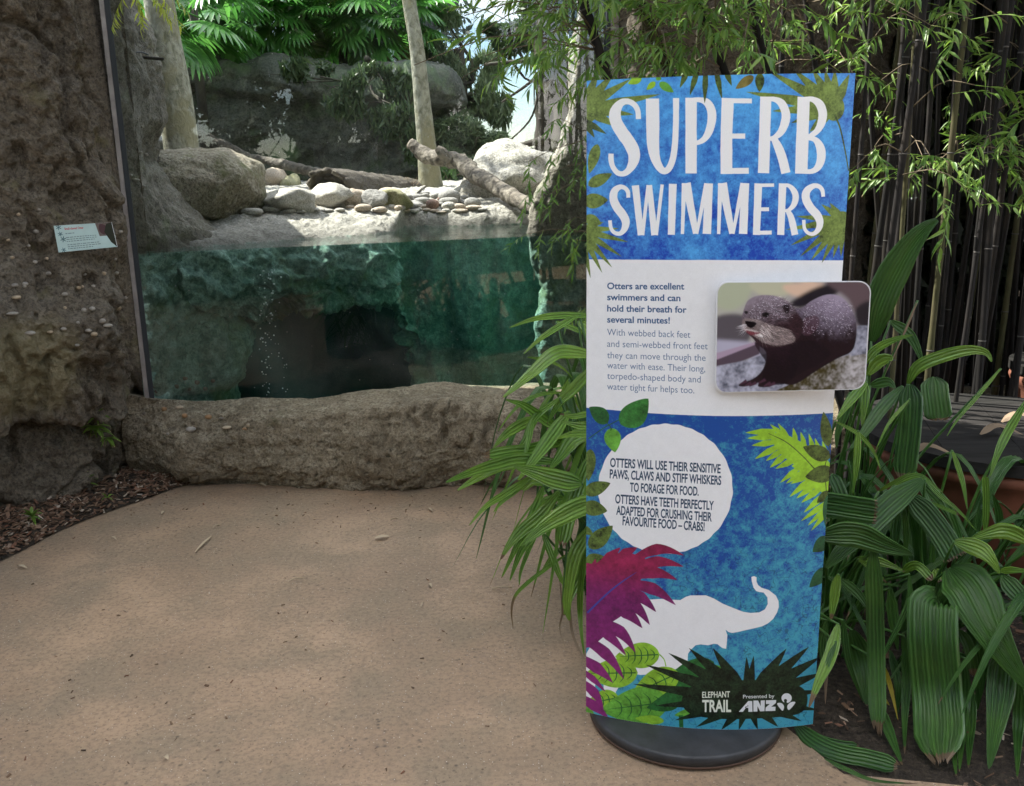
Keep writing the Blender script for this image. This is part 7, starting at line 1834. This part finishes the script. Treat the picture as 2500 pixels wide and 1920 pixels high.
pc_ = px2uv([1748, 2127, 2113, 1744], [688, 687, 951, 960], flat=True)
exb = np.array([math.cos(BYAW), math.sin(BYAW), 0]); eyb = np.array([-math.sin(BYAW), math.cos(BYAW), 0])
def panel_pt(lx, z, off): return np.array([BX0, BY0 + BLEAN * z, 0]) + exb * lx + eyb * off + np.array([0, 0, z])
def plane_hit(px, py, off):
    v = ray(px, py); t_ = ((np.array([BX0, BY0 + BLEAN, 0]) + eyb * off - CAM) @ eyb) / (v @ eyb); return CAM + v * t_
# the panel follows the sheet's curve more loosely: flat, its left part close to the sheet
OFFL = -.016
cor = [plane_hit(*q, OFFL) for q in ((1749, 689), (2128, 687), (2112, 951), (1744, 960))]
def bil(u, v_): return (cor[0] * (1 - u) + cor[1] * u) * (1 - v_) + (cor[3] * (1 - u) + cor[2] * u) * v_
outl = []
rr_ = .075; asp = 1.42
for cx_, cy_, a0 in ((rr_, rr_ * asp, math.pi), (1 - rr_, rr_ * asp, 1.5 * math.pi), (1 - rr_, 1 - rr_ * asp, 0), (rr_, 1 - rr_ * asp, .5 * math.pi)):
    for q_ in range(9):
        a_ = a0 + q_ / 8 * math.pi / 2; outl.append((cx_ + rr_ * math.cos(a_), cy_ + rr_ * asp * math.sin(a_)))
outl = np.array(outl); n_ = len(outl)
def wobv(u, v_): return u + (.004 * np.sin(v_ * 9) if u < .2 else 0)
Vp = np.array([bil(wobv(u, v_), v_) for u, v_ in outl] + [bil(.5, .5)]); uvp = np.vstack([np.stack([outl[:, 0], 1 - outl[:, 1]], -1), [(.5, .5)]])
fp_ = np.array([(k, (k + 1) % n_, n_) for k in range(n_)])
small = .985
obj('otter_picture', (Vp - Vp[-1]) * small + Vp[-1] - eyb * .0006, [fp_], M_OTTER, ban, smooth=False, uv=uvp, label='stiff photo panel of a brown otter standing on wet rock')
Vq = np.vstack([Vp[:-1], Vp[:-1] + eyb * .006]); fs_q = [np.array([(k, (k + 1) % n_, (k + 1) % n_ + n_, k + n_) for k in range(n_)])]
Vq = np.vstack([Vq, Vp[-1], Vp[-1] + eyb * .006]); fs_q.append(np.array([(k, (k + 1) % n_, 2 * n_) for k in range(n_)] + [((k + 1) % n_ + n_, k + n_, 2 * n_ + 1) for k in range(n_)]))
obj('picture_board', Vq, fs_q, M_EDGE, ban, smooth=False)
# spacer pads between sheet and panel
pm = (cor[0] + cor[3]) / 2; 
for q_ in (.16, .55):
    c_ = bil(q_, .5); V, f = box(-.012, .012, 0, .02, -.05, .05); V = rotz(V, BYAW) + c_ + eyb * .0062; obj('spacer', V, f, M_EDGE, ban, smooth=False)

# ---- small information plate on the rock wall
sw, sh = 420, 190
sc2 = Canvas(sw, sh); sc2.a[:] = lin((196, 222, 222)) * (1 + .03 * fnoise(sw, sh, 60, 2, 4)[..., None])
idc = lambda p: np.asarray(p, float)
sc2.fill(np.array([(300, 0), (420, 0), (420, 100), (312, 100)], float), lin((120, 108, 104))); sc2.fill(closed([(330, 10), (370, 20), (385, 60), (350, 90), (318, 60)]), lin((92, 70, 74)))
sc2.fill(np.array([(352, 70), (378, 10), (421, 0), (421, 190), (385, 150)], float), lin((58, 60, 52)))
put_text(sc2, idc, 'Small-clawed Otter', (72, 36), (210, 36), 18, lin((196, 60, 70)), .02)
rt_ = np.random.default_rng(8)
for ln, x1 in ((60, 140), (88, 292), (102, 285), (116, 270), (140, 296), (154, 290), (168, 250)):
    x = 72
    while x < x1: wd_ = rt_.uniform(8, 26); sc2.fill(np.array([(x, ln), (x + wd_, ln), (x + wd_, ln + 5), (x, ln + 5)]), lin((88, 104, 110)), .8); x += wd_ + 5
for cx_, cy_, r__ in ((32, 14, 22), (36, 62, 20), (50, 100, 24), (40, 176, 20)):
    for q_ in range(6):
        a_ = q_ * 1.05 + cx_; sc2.fill(closed([(cx_, cy_), (cx_ + r__ * .5 * math.cos(a_ + .25), cy_ + r__ * .5 * math.sin(a_ + .25)), (cx_ + r__ * math.cos(a_), cy_ + r__ * math.sin(a_)), (cx_ + r__ * .5 * math.cos(a_ - .25), cy_ + r__ * .5 * math.sin(a_ - .25))], 3), lin((38, 84, 98)))
M_PLATE = print_mat('plate_print', sc2.a, .25, .85)
ctr, nr_ = cast(bvh_wall, 208, 580)
yp = ctr[1] - .13
cq = [P(131, 552, y=yp - .015), P(272, 543, y=yp + .03), P(286, 603, y=yp + .03), P(143, 617, y=yp - .015)]
pl_ = thing('information_plate', 'small white information plate with a red heading, screwed to the brown rock wall', 'sign', cq[3])
nb_ = np.cross(cq[1] - cq[0], cq[3] - cq[0]); nb_ /= np.linalg.norm(nb_)
if nb_ @ (CAM - cq[0]) < 0: nb_ = -nb_
fv = np.array(cq); obj('plate_print', fv + nb_ * .0008, [np.array([(0, 1, 2, 3)])], M_PLATE, pl_, smooth=False, uv=[(0, 1), (1, 1), (1, 0), (0, 0)])
V = np.vstack([fv, fv - nb_ * .008]); obj('plate_back', V, [np.array([(0, 1, 2, 3), (7, 6, 5, 4), (0, 4, 5, 1), (1, 5, 6, 2), (2, 6, 7, 3), (3, 7, 4, 0)])], M_EDGE, pl_, smooth=False)
for a_, b_ in ((.2, .5), (.8, .5)):
    c_ = (fv[0] * (1 - a_) + fv[1] * a_) * .5 + (fv[3] * (1 - a_) + fv[2] * a_) * .5; V, f = tube([c_ - nb_ * .009, c_ - nb_ * .12], .008, 8); obj('mounting_peg', V, f, M_METAL, pl_)

# ---- lamp bracket, cable and pipe behind the top left of the glass
lm = thing('cable_bracket', 'small domed bracket with a hanging black cable behind the top left of the glass', 'bracket', P(295, 98, y=4.78))
V, f = ICO[3]; Vd = V * [.026, .026, .012]; c_ = P(296, 96, y=4.80); obj('dome', Vd + c_, f, M_METAL, lm)
V, f = box(-.03, .03, -.005, .02, -.006, .006); obj('plate', V + P(304, 100, y=4.81), f, M_METAL, lm, smooth=False)
V, f = tube(smooth_path([P(276, -60, y=4.72), P(283, 20, y=4.72), P(289, 60, y=4.74), P(288, 92, y=4.76), P(300, 118, y=4.8), P(322, 128, y=4.84), P(345, 128, y=4.9), P(362, 134, y=4.95)], 40), .0035, 6); obj('cable', V, f, M_RUBBER, lm)
V, f = tube([P(340, 140, y=5.1), P(398, 145, y=5.02)], .0075, 8); o = obj('conduit_pipe', V, f, M_DKBARK); tag(o, 'short dark pipe sticking out of the rock beside the thick pale trunk', 'pipe')
